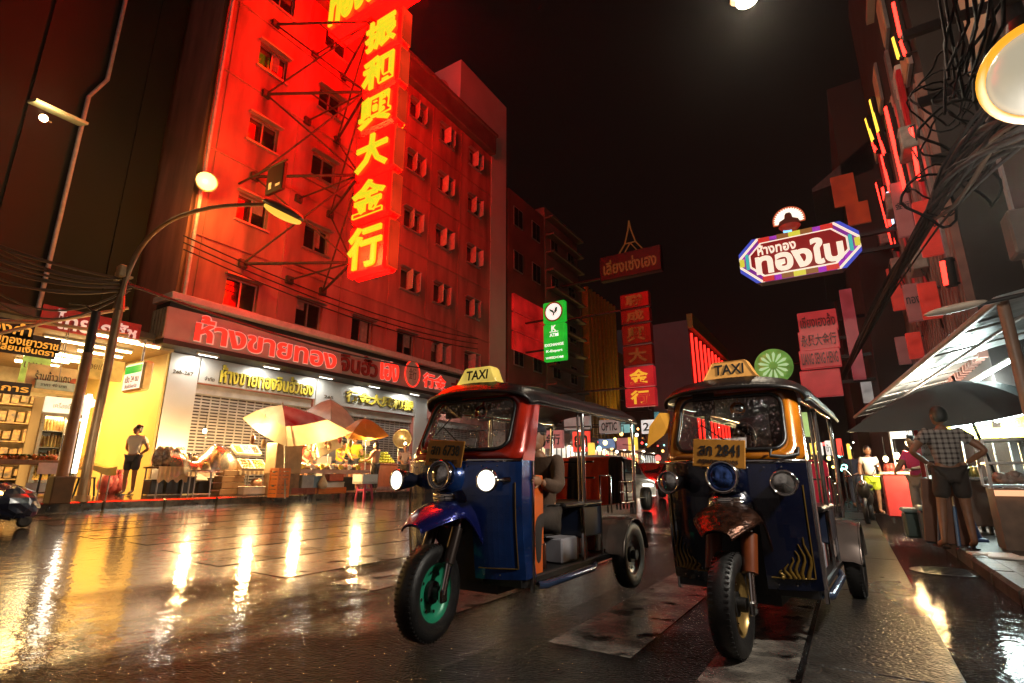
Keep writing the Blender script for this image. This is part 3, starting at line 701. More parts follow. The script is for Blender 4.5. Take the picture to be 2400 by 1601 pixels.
    mb = MB(); mb.bx(hw-.27, hw-.07, 1.10, 1.38, .337, .52, .012); bt = pp(mb, 'battery', pm('grey battery case', (.38, .36, .40), .5))
    mb = MB(); mb.bx(hw-.272, hw-.068, 1.38, 1.388, .35, .51); pp(mb, 'terminal', pm('red terminal', (.3, .06, .04), .5), bt)
    mb = MB(); mb.lathe([(.0, 0), (.045, 0), (.045, .16), (.03, .19), (.014, .21), (.014, .25), (0, .25)], (hw-.13, .86, .337), Z, 14); pp(mb, 'fuel_bottle', pm('brown bottle', (.10, .03, .015), .15, coat=.5))
    mb = MB(); mb.cyl((hw-.12, 1.56, .337), (hw-.12, 1.56, .5), .05, n=14); pp(mb, 'gas_cylinder', chrome)
    mb = MB(); mb.bx(-.20, .30, .80, 1.17, .52, .60, .03); mb.bx(-.15, .25, .84, 1.15, .335, .52); pp(mb, 'driver_seat', blk)
    mb = MB(); mb.bx(-hw+.08, hw-.08, 1.98, 2.50, .335, .56, .02); mb.bx(-hw+.08, hw-.08, 1.95, 2.45, .56, .66, .04); pp(mb, 'passenger_seat', seat_m)
    mb = MB(); mb.box((0, 2.52, .90), (2*hw-.16, .10, .52), Matrix.Rotation(radians(-6), 3, 'X'), .03); pp(mb, 'backrest', seat_m)
    # ---- chrome frame
    for s in (-1, 1):
        x0 = s*(hw-.03)
        mb = MB(); mb.tube([(x0, 1.45, .76), (x0+s*.005, 1.45, 1.35), (x0-s*.0, 1.46, 1.555)], .018, 8); mb.tube([(x0-s*.03, 1.42, .76), (x0-s*.03, 1.43, 1.55)], .010, 6); pp(mb, 'post', chrome)
        mb = MB(); mb.tube([(x0, 2.68, .62), (x0+s*.01, 2.70, 1.2), (x0, 2.72, 1.57)], .018, 8); pp(mb, 'post', chrome)
        mb = MB(); mb.tube([(x0, .70, 1.525), (x0, 1.46, 1.55), (x0, 2.0, 1.56), (x0, 2.74, 1.575)], .017, 8); pp(mb, 'roof_rail', chrome)
        mb = MB(); mb.tube([(x0, 1.80, .78), (x0, 1.80, 1.0), (x0, 2.05, 1.0), (x0, 2.05, .66)], .008, 6); pp(mb, 'arm_rail', chrome)
        mb = MB()
        for zz in (.74, .84, .94): mb.tube([(x0, 2.28, zz), (x0, 2.66, zz)], .010, 6)
        for yy in (2.28, 2.47, 2.66): mb.tube([(x0, yy, .68), (x0, yy, .95)], .010, 6); pp(mb, 'side_rack', chrome)
    mb = MB()
    for zz in (.98, 1.12): mb.tube([(-hw+.05, 1.72, zz), (hw-.05, 1.72, zz)], .009, 6)
    mb.tube([(0, 1.72, .79), (0, 1.72, 1.14)], .012, 6); pp(mb, 'partition_rail', blkp)
    # ---- roof
    wr = max(.50, hw*.98); secs = []
    for i, y in enumerate((.56, .59, .65, .78, .95, 1.1, 1.4, 1.7, 2.0, 2.3, 2.6, 2.78, 2.84)):
        f = min(1, ((y-.53)/.16)**.6) if y < .69 else (1 if y < 2.75 else .8)
        ez = 1.565-.012*(i < 2)+.02*(y/2.8); h = (.155-.02*(y/2.8))*f+.012*cos(i*pi)*(2 < i < 12)
        secs.append([V((wr*(.93+.07*f)*cos(a), y-.17*sin(a)*(1 if y < .66 else max(0, (1.0-y)/.34) if y < 1.0 else 0), ez-.035*(1-sin(a))**3+h*sin(a)**.8)) for a in [pi*k/22 for k in range(23)]])
    mb = MB(); mb.loft(secs); mb.loft([[p-V((0, 0, .018)) for p in q] for q in secs]); rf = pp(mb, 'roof', blk)
    mb = MB(); mb.tube(secs[0], .016, 8); mb.tube([q[0] for q in secs], .012, 6); mb.tube([q[-1] for q in secs], .012, 6); pp(mb, 'edge_piping', blk, rf)
    mb = MB()
    for k in range(6):
        for s in (0, 22):
            p = secs[2+k*2 if 2+k*2 < 13 else 12][s]; mb.ell(p+V((0, 0, .004)), .009, 8, 6)
    pp(mb, 'studs', chrome, rf)
    # ---- roof sign
    o = V((.02, .56, 1.70)); prof = [(-.19, 0), (-.17, .03), (-.125, .12), (-.11, .13), (.11, .13), (.125, .12), (.17, .03), (.19, 0)]
    mb = MB(); rings = []
    for d, k in ((-.045, .93), (-.055, .97), (-.03, 1.0), (.05, 1.0), (.075, .95), (.07, .9)):
        rings.append([o+V((p[0]*k, d+.18*p[1], p[1]*k)) for p in prof])
    mb.loft(rings, True, False, True); ts = pp(mb, 'roof_sign', taxi_e)
    mb = MB(); mb.text('TAXI', o+V((0, -.052+.18*.065, .064)), X, V((0, .18, 1)), .205, .078, .018, .004); pp(mb, 'lettering', ink, ts)
    mb = MB(); mb.box(o+V((0, .02, -.02)), (.36, .09, .04), None, .01); pp(mb, 'sign_foot', blk, ts)
    return T
blue1 = paint_m('blue taxi paint', (.012, .055, .24), .35); blue2 = paint_m('dark blue taxi paint', (.003, .006, .024), .3)
red1 = paint_m('red taxi paint', (.62, .03, .012), .15); amb = paint_m('amber taxi paint', (.50, .15, .005), .1)
fend1 = paint_m('violet blue mudguard paint', (.014, .020, .17), .5); fend2 = pm('engraved copper mudguard', (.065, .024, .012), .25, .7, var=.8, scale=22., bump=.5, bscale=28.)
seat_r = pm('red vinyl seat', (.62, .035, .012), .35, var=.2, scale=5.); seat_c = pm('crimson vinyl seat', (.45, .012, .04), .3, var=.3)
taxi1 = lightbox('glowing taxi sign', (.95, .68, .13), .62, .25, 12.); taxi2 = lightbox('amber taxi sign', (.9, .42, .10), .30, .5, 12.)
T1P = (-2.41, 2.77, gz(-2.42)); T2P = (-.71, 3.52, 0.)
tk1 = tuktuk('blue tuk-tuk with red windscreen surround, lit side lamps and a green front wheel rim', T1P, 0., .51, blue1, red1, pm('green wheel rim', (.02, .30, .16), .35, .1, var=.25), radians(6), True, taxi1, 'สก 6738', seat_r, False, fend1)
tk2 = tuktuk('dark blue tuk-tuk with amber windscreen surround, flame decals and unlit lamps', T2P, radians(-3.5), .455, blue2, amb, pm('worn gold rim', (.35, .22, .07), .3, .6), radians(0), False, taxi2, 'สก 2841', seat_c, True, fend2)
# cloths over the back rest of the red-seated cab
for nm, x0, x1, m, lb in (('towel', -.45, -.16, pm('orange red towel', (.90, .08, .02), .85, var=.15, scale=14., bump=.4, bscale=80.), 'orange-red towel over the tuk-tuk backrest, nearer the driver'), ('towel', .02, .30, MATS['orange red towel'], 'broad red towel over the tuk-tuk backrest beside the chrome post'), ('towel', -.15, .015, pm('black towel', (.02, .015, .018), .9, var=.3, bump=.3, bscale=80.), 'black towel hanging between the two red towels'), ('towel', .305, .44, MATS['black towel'], 'black towel at the outer end of the tuk-tuk backrest')):
    mb = MB(); secs = []
    for i in range(9):
        t = x0+(x1-x0)*i/8; wv = .012*sin(i*1.9+x0*9)
        prof = [(2.40+wv, .66), (2.425+wv, .80), (2.445+wv*.6, .98), (2.465, 1.155), (2.51, 1.19), (2.56, 1.155), (2.58+wv, .9)]
        secs.append([V(T1P)+V((t, y, z)) for y, z in prof])
    mb.loft(secs); one(mb, nm, m, lb, 'towel')
# ================================================================ people
skin_m = pm('brown skin', (.36, .17, .09), .5, var=.2, scale=9.); skin_d = pm('tan skin', (.24, .11, .06), .5, var=.25, scale=9.)
hair_m = pm('black hair', (.010, .008, .007), .35, var=.4, scale=40., bump=.3, bscale=150.)
def skin_mesh(pts, edges, rad, sub=2):
    me = bpy.data.meshes.new('limbs'); me.from_pydata([tuple(p) for p in pts], edges, [])
    o = bpy.data.objects.new('limbs', me); md = o.modifiers.new('skin', 'SKIN'); md.use_smooth_shade = True
    if not me.skin_vertices: me.attributes.new('skin', 'FLOAT', 'POINT')
    for i, r in enumerate(rad): me.skin_vertices[0].data[i].radius = (r, r); me.skin_vertices[0].data[i].use_root = (i == 0)
    sm = o.modifiers.new('sub', 'SUBSURF'); sm.levels = sub; sm.render_levels = sub
    r = _bake(o); bpy.data.meshes.remove(me); return r
STAND = dict(pel=(0, 0, .93), wai=(0, 0, 1.08), che=(0, .005, 1.27), nkb=(0, .01, 1.41), nek=(0, -.005, 1.485), head=(0, -.02, 1.585),
             shL=(.165, .01, 1.37), elL=(.235, .03, 1.10), wrL=(.25, -.05, .86), shR=(-.165, .01, 1.37), elR=(-.235, .03, 1.10), wrR=(-.25, -.05, .86),
             hiL=(.085, 0, .88), knL=(.10, -.015, .48), anL=(.10, .02, .085), toL=(.115, -.15, .035), hiR=(-.085, 0, .88), knR=(-.10, -.015, .48), anR=(-.10, .02, .085), toR=(-.115, -.15, .035))
SIT = dict(pel=(0, .05, .10), wai=(0, .05, .25), che=(0, .03, .44), nkb=(0, .02, .58), nek=(0, 0, .655), head=(0, -.02, .755),
           shL=(.17, .03, .54), elL=(.26, -.14, .33), wrL=(.23, -.36, .38), shR=(-.17, .03, .54), elR=(-.26, -.14, .33), wrR=(-.23, -.36, .38),
           hiL=(.09, .03, .08), knL=(.14, -.36, .10), anL=(.14, -.34, -.28), toL=(.15, -.50, -.33), hiR=(-.09, .03, .08), knR=(-.14, -.36, .10), anR=(-.14, -.34, -.28), toR=(-.15, -.50, -.33))
RAD = dict(pel=.118, wai=.108, che=.125, nkb=.07, nek=.05, shL=.062, elL=.043, wrL=.029, hiL=.085, knL=.055, anL=.037, toL=.032)
for k in list(RAD):
    if k.endswith('L'): RAD[k[:-1]+'R'] = RAD[k]
EDG = [('pel', 'wai'), ('wai', 'che'), ('che', 'nkb'), ('nkb', 'nek'), ('che', 'shL'), ('shL', 'elL'), ('elL', 'wrL'), ('che', 'shR'), ('shR', 'elR'), ('elR', 'wrR'), ('pel', 'hiL'), ('hiL', 'knL'), ('knL', 'anL'), ('anL', 'toL'), ('pel', 'hiR'), ('hiR', 'knR'), ('knR', 'anR'), ('anR', 'toR')]
def person(label, loc, rz, top, bottom, base=STAND, pose={}, scale=1., skin=None, hair='short', long_legs=False, sleeves=.55, turn=0., cap=None, apron=None, female=False):
    J = {k: V(v)*1. for k, v in {**base, **pose}.items()}
    T = thing('person', label, 'person', loc, rz); T.scale = (scale,)*3; T.matrix_basis = Matrix.Translation(V(loc)) @ Matrix.Rotation(rz, 4, 'Z') @ Matrix.Scale(scale, 4)
    sk = skin or skin_m
    def graph(names, edges, add, cut={}):
        names = list(names); pts = []
        for n in names:
            p = J[n].copy()
            if n in cut: a, f = cut[n]; p = J[a]+(J[n]-J[a])*f
            pts.append(p)
        idx = {n: i for i, n in enumerate(names)}
        return skin_mesh(pts, [(idx[a], idx[b]) for a, b in edges], [RAD[n]+add.get(n, add['*']) for n in names])
    def flat(vs, yc):
        return [V((p.x, yc+(p.y-yc)*.80, p.z)) if abs(p.x) < .21 and p.z > J['pel'].z-.08 and p.z < J['nkb'].z+.02 and abs(p.y-yc) < .2 else p for p in vs]
    b = MB(); vs, fs = graph(RAD, EDG, {'*': 0}); yc = J['che'].y; b.add(flat(vs, yc), fs, True)
    # head with features, turned on the neck
    R = Matrix.Rotation(turn, 3, 'Z'); h = J['head']
    b.ell(h, (.074, .092, .112), 16, 12, R); b.ell(h+R @ V((0, -.025, -.055)), (.055, .066, .062), 14, 8, R)
    b.cyl(h+R @ V((0, -.085, .015)), h+R @ V((0, -.108, -.022)), .008, .015, 8); b.ell(h+R @ V((0, -.102, -.022)), (.016, .014, .011), 8, 6, R)
    for s in (-1, 1):
        b.ell(h+R @ V((s*.076, .005, -.005)), (.012, .02, .032), 8, 6, R)
        b.ell(h+R @ V((s*.03, -.079, .03)), (.02, .012, .008), 8, 5, R)
    b.ell(h+R @ V((0, -.084, -.055)), (.024, .012, .008), 8, 5, R)
    for s in 'LR':                                       # hands: palm, four fingers, thumb
        w_, e_ = J['wr'+s], J['el'+s]; d = (w_-e_).normalized(); sd = d.cross(V((0, -1, .2)));
        if sd.length < .1: sd = d.cross(Z)
        sd.normalize(); nn = sd.cross(d)*(1 if s == 'L' else -1); Rm = Matrix((sd, nn, d)).transposed()
        b.ell(w_+d*.048, (.038, .017, .052), 10, 8, Rm)
        for k, (o_, ln) in enumerate(((-.027, .062), (-.009, .074), (.010, .070), (.027, .054))):
            a0 = w_+d*.085+sd*o_; b.tube([a0, a0+d*ln*.45+nn*.006, a0+d*ln*.8+nn*.022, a0+d*ln+nn*.042], [.0085, .008, .0075, .006], 6)
        sg = -1; a0 = w_+d*.03+sd*.03*sg; b.tube([a0, a0+d*.03+sd*.024*sg+nn*.008, a0+d*.062+sd*.026*sg+nn*.022], [.010, .009, .007], 6)
    put(b, 'body', sk, T, True)
    mb = MB()
    for s in (-1, 1): mb.ell(h+R @ V((s*.03, -.086, .018)), (.011, .006, .006), 8, 5)
    put(mb, 'eyes', ink, T, True)
    mb = MB(); mb.ell(h+R @ V((0, .014, .028)), (.084, .094, .105), 16, 10, R, .03, -.12); mb.ell(h+R @ V((0, .036, .0)), (.081, .078, .112), 16, 10, R, .03, -.72)
    if hair == 'long': mb.ell(h+R @ V((0, .055, -.06)), (.075, .045, .15), 12, 8, R, .04); mb.ell(h+R @ V((.05, .02, -.05)), (.03, .05, .12), 8, 6, R); mb.ell(h+R @ V((-.05, .02, -.05)), (.03, .05, .12), 8, 6, R)
    if hair == 'bun': mb.ell(h+R @ V((0, .09, .07)), .045, 10, 8)
    put(mb, 'hair', hair_m, T, True)
    if cap:
        mb = MB(); mb.ell(h+R @ V((0, .005, .045)), (.09, .10, .085), 16, 8, R, 0, 0.); mb.box(h+R @ V((0, -.12, .045)), (.13, .09, .012), R, .005); put(mb, 'cap', cap, T, True)
    tn = ['pel', 'wai', 'che', 'nkb', 'shL', 'elL', 'shR', 'elR']; cut = {'elL': ('shL', sleeves), 'elR': ('shR', sleeves), 'nkb': ('che', .8)}
    ad = {'*': .02, 'nkb': .012, 'elL': .024+.015*(1-sleeves), 'elR': .024+.015*(1-sleeves), 'pel': .034, 'che': .018}
    if sleeves >= 1:
        tn += ['wrL', 'wrR']; cut.update({'wrL': ('elL', .93), 'wrR': ('elR', .93)}); cut.pop('elL'); cut.pop('elR')
    ee = [('wai', 'pel'), ('wai', 'che'), ('che', 'nkb'), ('che', 'shL'), ('shL', 'elL'), ('che', 'shR'), ('shR', 'elR')]+([('elL', 'wrL'), ('elR', 'wrR')] if sleeves >= 1 else [])
    vs, fs = graph(tn, ee, ad, cut); mb = MB(); vs = flat(vs, yc)
    vs = [p+V((.004*sin(p.z*55+p.x*20), .005*sin(p.z*47-p.x*30), 0)) for p in vs]; mb.add(vs, fs, True); put(mb, 'shirt', top, T, True)
    f = .97 if long_legs else .80
    bn = ['pel', 'hiL', 'knL', 'hiR', 'knR']+(['anL', 'anR'] if long_legs else []); cut = {} if long_legs else {'knL': ('hiL', f), 'knR': ('hiR', f)}
    if long_legs: cut = {'anL': ('knL', .92), 'anR': ('knR', .92)}
    be = [('pel', 'hiL'), ('hiL', 'knL'), ('pel', 'hiR'), ('hiR', 'knR')]+([('knL', 'anL'), ('knR', 'anR')] if long_legs else [])
    vs, fs = graph(bn, be, {'*': .024, 'pel': .012, 'knL': .04, 'knR': .04, 'anL': .03, 'anR': .03}, cut); mb = MB(); mb.add(flat(vs, yc), fs, True); put(mb, 'trousers' if long_legs else 'shorts', bottom, T, True)
    if apron:
        c = J['wai']; mb = MB(); mb.loft([[V((x_, c.y-.145+.10*abs(x_/.16)**2-.02*(z_ < 1), z_)) for x_ in [-.16+.32*k/8 for k in range(9)]] for z_ in (J['che'].z+.05, c.z, J['pel'].z-.02, J['pel'].z-.30)]); put(mb, 'apron', apron, T, True)
    if not long_legs or True:
        mb = MB()
        for s in 'LR':
            a, t = J['an'+s], J['to'+s]; d = (t-a); d.z = 0; d.normalize(); c = (a+t)/2+d*.02; yaw = math.atan2(d.y, d.x)-pi/2
            mb.box(V((c.x, c.y, t.z-.024)), (.085, .25, .018), Matrix.Rotation(yaw, 3, 'Z'), .006)
        put(mb, 'sandals', blk, T, True)
    return T
cl = lambda n, c, v=.25: pm(n, c, .8, var=v, scale=7., bump=.25, bscale=45.)
def plaid(name):
    m, nt, b = _new(name); N = nt.nodes; L = nt.links; tc = N.new('ShaderNodeTexCoord'); o = None
    for ax in ('X', 'Z'):
        wv = N.new('ShaderNodeTexWave'); wv.bands_direction = ax; wv.inputs['Scale'].default_value = 5.2; wv.inputs['Distortion'].default_value = .6; L.new(tc.outputs['Object'], wv.inputs[0])
        r = N.new('ShaderNodeMapRange'); r.inputs[1].default_value = .55; r.inputs[2].default_value = .8; L.new(wv.outputs['Fac'], r.inputs[0])
        if o is None: o = r.outputs[0]
        else:
            a = N.new('ShaderNodeMath'); a.operation = 'ADD'; L.new(o, a.inputs[0]); L.new(r.outputs[0], a.inputs[1]); o = a.outputs[0]
    cr = N.new('ShaderNodeValToRGB'); e = cr.color_ramp.elements; e[0].color = (.30, .27, .25, 1); e[1].color = (.035, .025, .022, 1); e[0].position = .05; e[1].position = .9
    mu = N.new('ShaderNodeMath'); mu.operation = 'MULTIPLY'; mu.inputs[1].default_value = .5; L.new(o, mu.inputs[0]); L.new(mu.outputs[0], cr.inputs[0]); L.new(cr.outputs[0], b.inputs['Base Color']); b.inputs['Roughness'].default_value = .85
    return m
dnim = cl('dark denim', (.03, .035, .05)); brwn = cl('dark brown cloth', (.035, .025, .02)); whit = cl('white cotton', (.66, .60, .52), .12)
akimbo = dict(elL=(.37, .10, 1.14), wrL=(.19, -.03, 1.0), elR=(-.37, .10, 1.14), wrR=(-.19, -.03, 1.0), knL=(.14, -.02, .48), anL=(.19, .03, .085), toL=(.21, -.13, .035), knR=(-.10, -.02, .48), anR=(-.10, .02, .085))
p = AZ(2262, 1288, .13)
person('man in checked shirt seen from behind, hands on hips, by the food stalls', p, pi+.15, plaid('brown and white checked cotton'), brwn, STAND, akimbo, 1.04, skin_d, turn=.35)
p = GP(297, 1160); p.z = pz(p.x); WOMAN = p.copy()
person('woman in white T-shirt and dark shorts standing by the yellow wall, hands behind back', p, radians(38), whit, dnim, STAND, dict(elL=(.27, .10, 1.12), wrL=(.08, .15, .98), elR=(-.25, .10, 1.12), wrR=(-.05, .16, .97)), 1.02, hair='bun', turn=-.5)
tan = cl('tan jacket', (.10, .055, .032)); nav = cl('navy shirt', (.02, .025, .05))
for P0, dx, rz, lb, tp, sk, cp in ((T1P, .30, 0., 'driver in a tan jacket and dark cap half hidden behind the red windscreen pillar', tan, skin_m, pm('dark cap cloth', (.02, .02, .03), .8)), (T2P, -.02, radians(-3.5), 'driver sitting in silhouette behind the windscreen of the amber tuk-tuk', nav, skin_d, None)):
    pos = V(P0)+Matrix.Rotation(rz, 3, 'Z') @ V((dx, .98, .60))
    person(lb, pos, rz, tp, brwn, SIT, {}, .92, sk, long_legs=True, sleeves=1., turn=.2 if cp else -.35, cap=cp)
# ================================================================ street market on the left pavement
def trans_m(name, col, tr=.5):
    m, nt, b = _new(name); N = nt.nodes; L = nt.links; out = N['Material Output']
    tl = N.new('ShaderNodeBsdfTranslucent'); tc = N.new('ShaderNodeTexCoord'); nz = N.new('ShaderNodeTexNoise'); nz.inputs['Scale'].default_value = 3.; L.new(tc.outputs['Object'], nz.inputs['Vector'])
    cr = N.new('ShaderNodeValToRGB'); cr.color_ramp.elements[0].color = (*[c*.75 for c in col], 1); cr.color_ramp.elements[1].color = (*col, 1); cr.color_ramp.elements[0].position = .3; cr.color_ramp.elements[1].position = .7
    L.new(nz.outputs['Fac'], cr.inputs[0]); L.new(cr.outputs[0], tl.inputs[0]); L.new(cr.outputs[0], b.inputs['Base Color']); b.inputs['Roughness'].default_value = .3
    mx = N.new('ShaderNodeMixShader'); mx.inputs[0].default_value = tr; L.new(b.outputs[0], mx.inputs[1]); L.new(tl.outputs[0], mx.inputs[2]); L.new(mx.outputs[0], out.inputs[0]); MATS[name] = m; return m
cream = trans_m('cream umbrella sheet', (.80, .66, .42)); whsh = trans_m('white umbrella sheet', (.62, .58, .58), .35); orsh = trans_m('orange umbrella sheet', (.70, .30, .05), .45)
redsh = pm('red printed plastic', (.34, .03, .04), .18, var=.3, scale=2.2, coat=.8, dirt=(.55, .42, .44)); bksh = pm('black umbrella sheet', (.03, .02, .025), .5)
clear = glass('clear plastic sheet', (.86, .74, .60), .75, .22)
wood = pm('worn wood', (.22, .12, .06), .6, var=.5, scale=8.); galv = pm('galvanised tube', (.45, .42, .40), .3, .8); card = pm('cardboard', (.42, .27, .14), .75, var=.25, scale=6.); styro = pm('white foam', (.72, .68, .62), .6, var=.12)
clth = pm('beige cloth', (.55, .42, .26), .75, var=.2, scale=5., bump=.3, bscale=20.); orng = pm('orange plastic', (.68, .17, .02), .35, var=.15); pinkp = pm('pink plastic', (.55, .07, .14), .35, var=.2)
def legs(mb, x0, x1, y0, y1, z0, z1, r=.018):
    for x in (x0, x1):
        for y in (y0, y1): mb.cyl((x, y, z0), (x, y, z1), r, n=8)
def table(label, px0, px1, py, xf, dep, cloth=None, drop=.3, top=None, group='market tables along the kerb'):
    a, c = AX(px0, py, xf), AX(px1, py, xf); z = (a.z+c.z)/2; x0 = xf-dep; g = pz(xf)
    T = thing('market_table', label, 'table', (xf-dep/2, (a.y+c.y)/2, g), 0, group)
    mb = MB(); mb.bx(x0, xf, a.y, c.y, z-.04, z, .008); put(mb, 'table_top', top or wood, T)
    for x in (x0+.06, xf-.06):
        for y in (a.y+.06, c.y-.06):
            mb = MB(); mb.cyl((x, y, pz(x)), (x, y, z-.04), .02, n=8); put(mb, 'leg', galv, T)
    if cloth:
        mb = MB(); n = 24; e = .015
        ring = [(xf+e, a.y+(c.y-a.y)*i/n) for i in range(n+1)]
        mb.loft([[V((x+.02*sin(i*1.7)*k, y, z+.006-drop*k*(1+.12*sin(i*.9)))) for i, (x, y) in enumerate(ring)] for k in (0, .5, 1)])
        mb.quad((x0, a.y, z+.006), (x0, c.y, z+.006), (xf+e, c.y, z+.006), (xf+e, a.y, z+.006)); put(mb, 'table_cloth', cloth, T)
    return T, x0, xf, a.y, c.y, z
def pile(mb, x0, x1, y0, y1, z, r, n, h=1, rnd=random):
    for k in range(n):
        rr = r*rnd.uniform(.8, 1.15); mb.ell((rnd.uniform(x0, x1), rnd.uniform(y0, y1), z+rr*.8+rnd.random()*rr*h), (rr, rr*rnd.uniform(.9, 1.2), rr*.9), 8, 5)
TA = table('small table under a beige cloth by the yellow wall', 372, 443, 1094, -14.6, .8, clth, .36)
TB = table('table covered with a clear plastic sheet over bagged goods', 446, 562, 1101, -14.4, .9, None, 0)
TC = table('table carrying the tilted trays of snacks', 560, 628, 1104, -14.2, .9, clth, .10)
TD = table('long table of snacks under the white and orange umbrellas', 690, 868, 1101, -13.6, 1.1, pm('pink oilcloth', (.60, .35, .28), .35, var=.3), .12)
TE = table('brown table of green fruit at the far end of the market', 850, 935, 1086, -15.0, 1.2, None, 0, pm('red brown panel', (.22, .07, .05), .5))
def sheet(T, ya, yb, name, m, hs, label=None, out=.06):
    _, x0, xf, y0, y1, z = T; n, k = 22, 9; rnd = random.Random(len(label)); mb = MB(); secs = []
    for i in range(n+1):
        y = ya+(yb-ya)*i/n; f = i/n; H = hs[int(f*(len(hs)-1))]*(1-(f*(len(hs)-1) % 1))+hs[min(len(hs)-1, int(f*(len(hs)-1))+1)]*(f*(len(hs)-1) % 1)
        row = []
        for j in range(k+1):
            u = j/k; x = x0-.02+(xf-x0+out+.02)*u; hh = H*sin(pi*min(1, max(0, .04+u*.98)))**.55+rnd.uniform(-.02, .02)
            row.append(V((x, y+rnd.uniform(-.02, .02), z+.01+hh if j < k else z-.16-.05*sin(i*1.3))))
        secs.append(row)
    mb.loft(secs); return one(mb, name, m, label, 'plastic sheet')
_, x0, xf, y0, y1, z = TB
bagm = [pm('packed snacks', (.40, .16, .08), .4, var=.8, scale=14.), pm('packed nuts', (.45, .28, .12), .4, var=.7, scale=16.), pm('packed fruit', (.42, .06, .05), .4, var=.7, scale=15.), pm('packed greens', (.30, .30, .08), .4, var=.6, scale=15.)]
sheet(TB, y0-.5, y1+.05, 'plastic_sheet', clear, (.55, .45, .22, .40, .70, .66, .34), 'crumpled clear plastic sheet thrown over the bagged goods')
for i in range(9):
    mb = MB(); c = V((x0+.3+.3*(i % 2), y0+.1+(y1-y0-.15)*i/8.5, z)); hh = (.40, .34, .20, .20, .34, .50, .56, .48, .26)[i]
    mb.ell(c+V((0, 0, hh*.5)), (.15, .12, hh*.55), 10, 7, None, .08); one(mb, 'snack_bag', bagm[i % 4], ('%s snack bag under the clear sheet, %s' % (('dark red brown', 'nut coloured', 'red', 'greenish')[i % 4], ('nearest the beige table', 'second from the beige table', 'third along', 'in the low dip', 'at the middle of the table', 'in the tall heap, left', 'in the tall heap, topmost', 'in the tall heap, right', 'nearest the tray rack')[i])), 'bag', 'bags under the plastic sheet')
_, ax0, axf, ay0, ay1, az = TA
mb = MB()
for i in range(5): mb.ell((ax0+.3+.1*(i % 2), ay0+.2+i*.13, az+.24), (.18, .15, .27), 10, 7, None, .12)
one(mb, 'bagged_goods', pm('grey bagged goods', (.25, .19, .17), .25, var=.7, scale=14., coat=.6), 'grey heap of bagged goods on the beige cloth table', 'bags')
mb = MB()
for i in range(4): mb.cyl((ax0+.25, ay0+.75+i*.12, az), (ax0+.25, ay0+.75+i*.12, az+.32), .045, n=10); mb.ell((ax0+.25, ay0+.75+i*.12, az+.34), .05, 8, 6)
one(mb, 'lidded_jars', pm('dark jars', (.05, .04, .05), .15, .3), 'row of dark lidded jars behind the plastic sheet', 'jars')
# trestles and cartons under the sheet
for i, (px, w_) in enumerate(((452, .42), (490, .38))):
    c = AX(px, 1160, -14.25); c.z = pz(c.x); T = thing('trestle', ('steel trestle with two splayed legs, nearer the beige cloth', 'steel trestle with rungs like a ladder beside the stacked cartons')[i], 'trestle', c)
    for s in (0, 1):
        mb = MB(); mb.tube([c+V((0, s*w_, 0)), c+V((-.06, s*w_*.9+.03, .62))], .016, 8); put(mb, 'leg', galv, T)
    for zz in ((.04, .6) if i == 0 else (.12, .32, .5, .6)): mb = MB(); mb.tube([c+V((-.01, .02, zz)), c+V((-.01, w_-.02, zz))], .012, 6); put(mb, 'rung', galv, T)
for k in range(4):
    a = AX(512, 1160, -14.2); mb = MB(); mb.box((-14.42, a.y+.36+.02*(k % 2), pz(-14.2)+.085+.165*k), (.42, .66-.02*k, .155), None, .01); one(mb, 'carton', card, 'cardboard carton under the plastic covered table, %s of its stack' % ('bottom', 'second from the bottom', 'third from the bottom', 'top')[k], 'carton', 'cartons stacked under the market tables')
# tilted snack trays
_, x0, xf, y0, y1, z = TC
traym = pm('white tray', (.66, .58, .48), .4, var=.1)
for i in range(5):
    row = 0 if i < 2 else 1; w_ = (y1-y0-.1)/(2 if row == 0 else 3); j = i if row == 0 else i-2
    c = V((xf-.2-.36*row, y0+.08+w_*(j+.5), z+.14+.42*row)); R = Matrix.Rotation(radians(38), 3, 'Y')
    T = thing('snack_tray', 'tilted white tray of %s, %s' % (('brown nuts', 'yellow snacks', 'orange dried fruit', 'pale crackers', 'dark red sweets')[i], ('front left', 'front right', 'back left', 'back middle', 'back right')[i]), 'tray', c-V((0, 0, .2)), 0, 'tilted snack trays')
    mb = MB(); mb.box(c, (.40, w_*.94, .02), R)
    for s in (-1, 1): mb.box(c+R @ V((0, s*w_*.46, .04)), (.40, .02, .08), R); mb.box(c+R @ V((s*.195, 0, .04)), (.02, w_*.94, .08), R)
    put(mb, 'tray', traym, T)
    mb = MB(); rnd = random.Random(i)
    for k in range(60):
        mb.ell(c+R @ V((rnd.uniform(-.17, .17), rnd.uniform(-.4, .4)*w_, .035)), rnd.uniform(.018, .034), 6, 4)
    f = put(mb, 'snacks', (bagm[1], pm('yellow snacks', (.55, .40, .08), .5, var=.3), pm('orange snacks', (.55, .22, .04), .5, var=.3), pm('pale crackers', (.62, .48, .28), .5, var=.3), bagm[2])[i], T); f['kind'] = 'stuff'
a = AX(566, 1158, -13.9); mb = MB(); mb.box((-14.1, a.y+.5, pz(-14.1)+.10), (.35, .85, .20), None, .02); mb.box((-14.1, a.y+.5, pz(-14.1)+.21), (.37, .87, .03), None, .01); one(mb, 'foam_box', styro, 'white foam box on the paving beneath the tray table', 'box', 'foam boxes at the market')
mb = MB(); mb.ell((-14.25, a.y+.62, pz(-14.1)+.30), (.14, .16, .14), 9, 6, None, .15); one(mb, 'carrier_bag', pm('flesh carrier bag', (.5, .25, .15), .4, var=.4), 'rumpled tan carrier bag on the white foam box', 'bag')
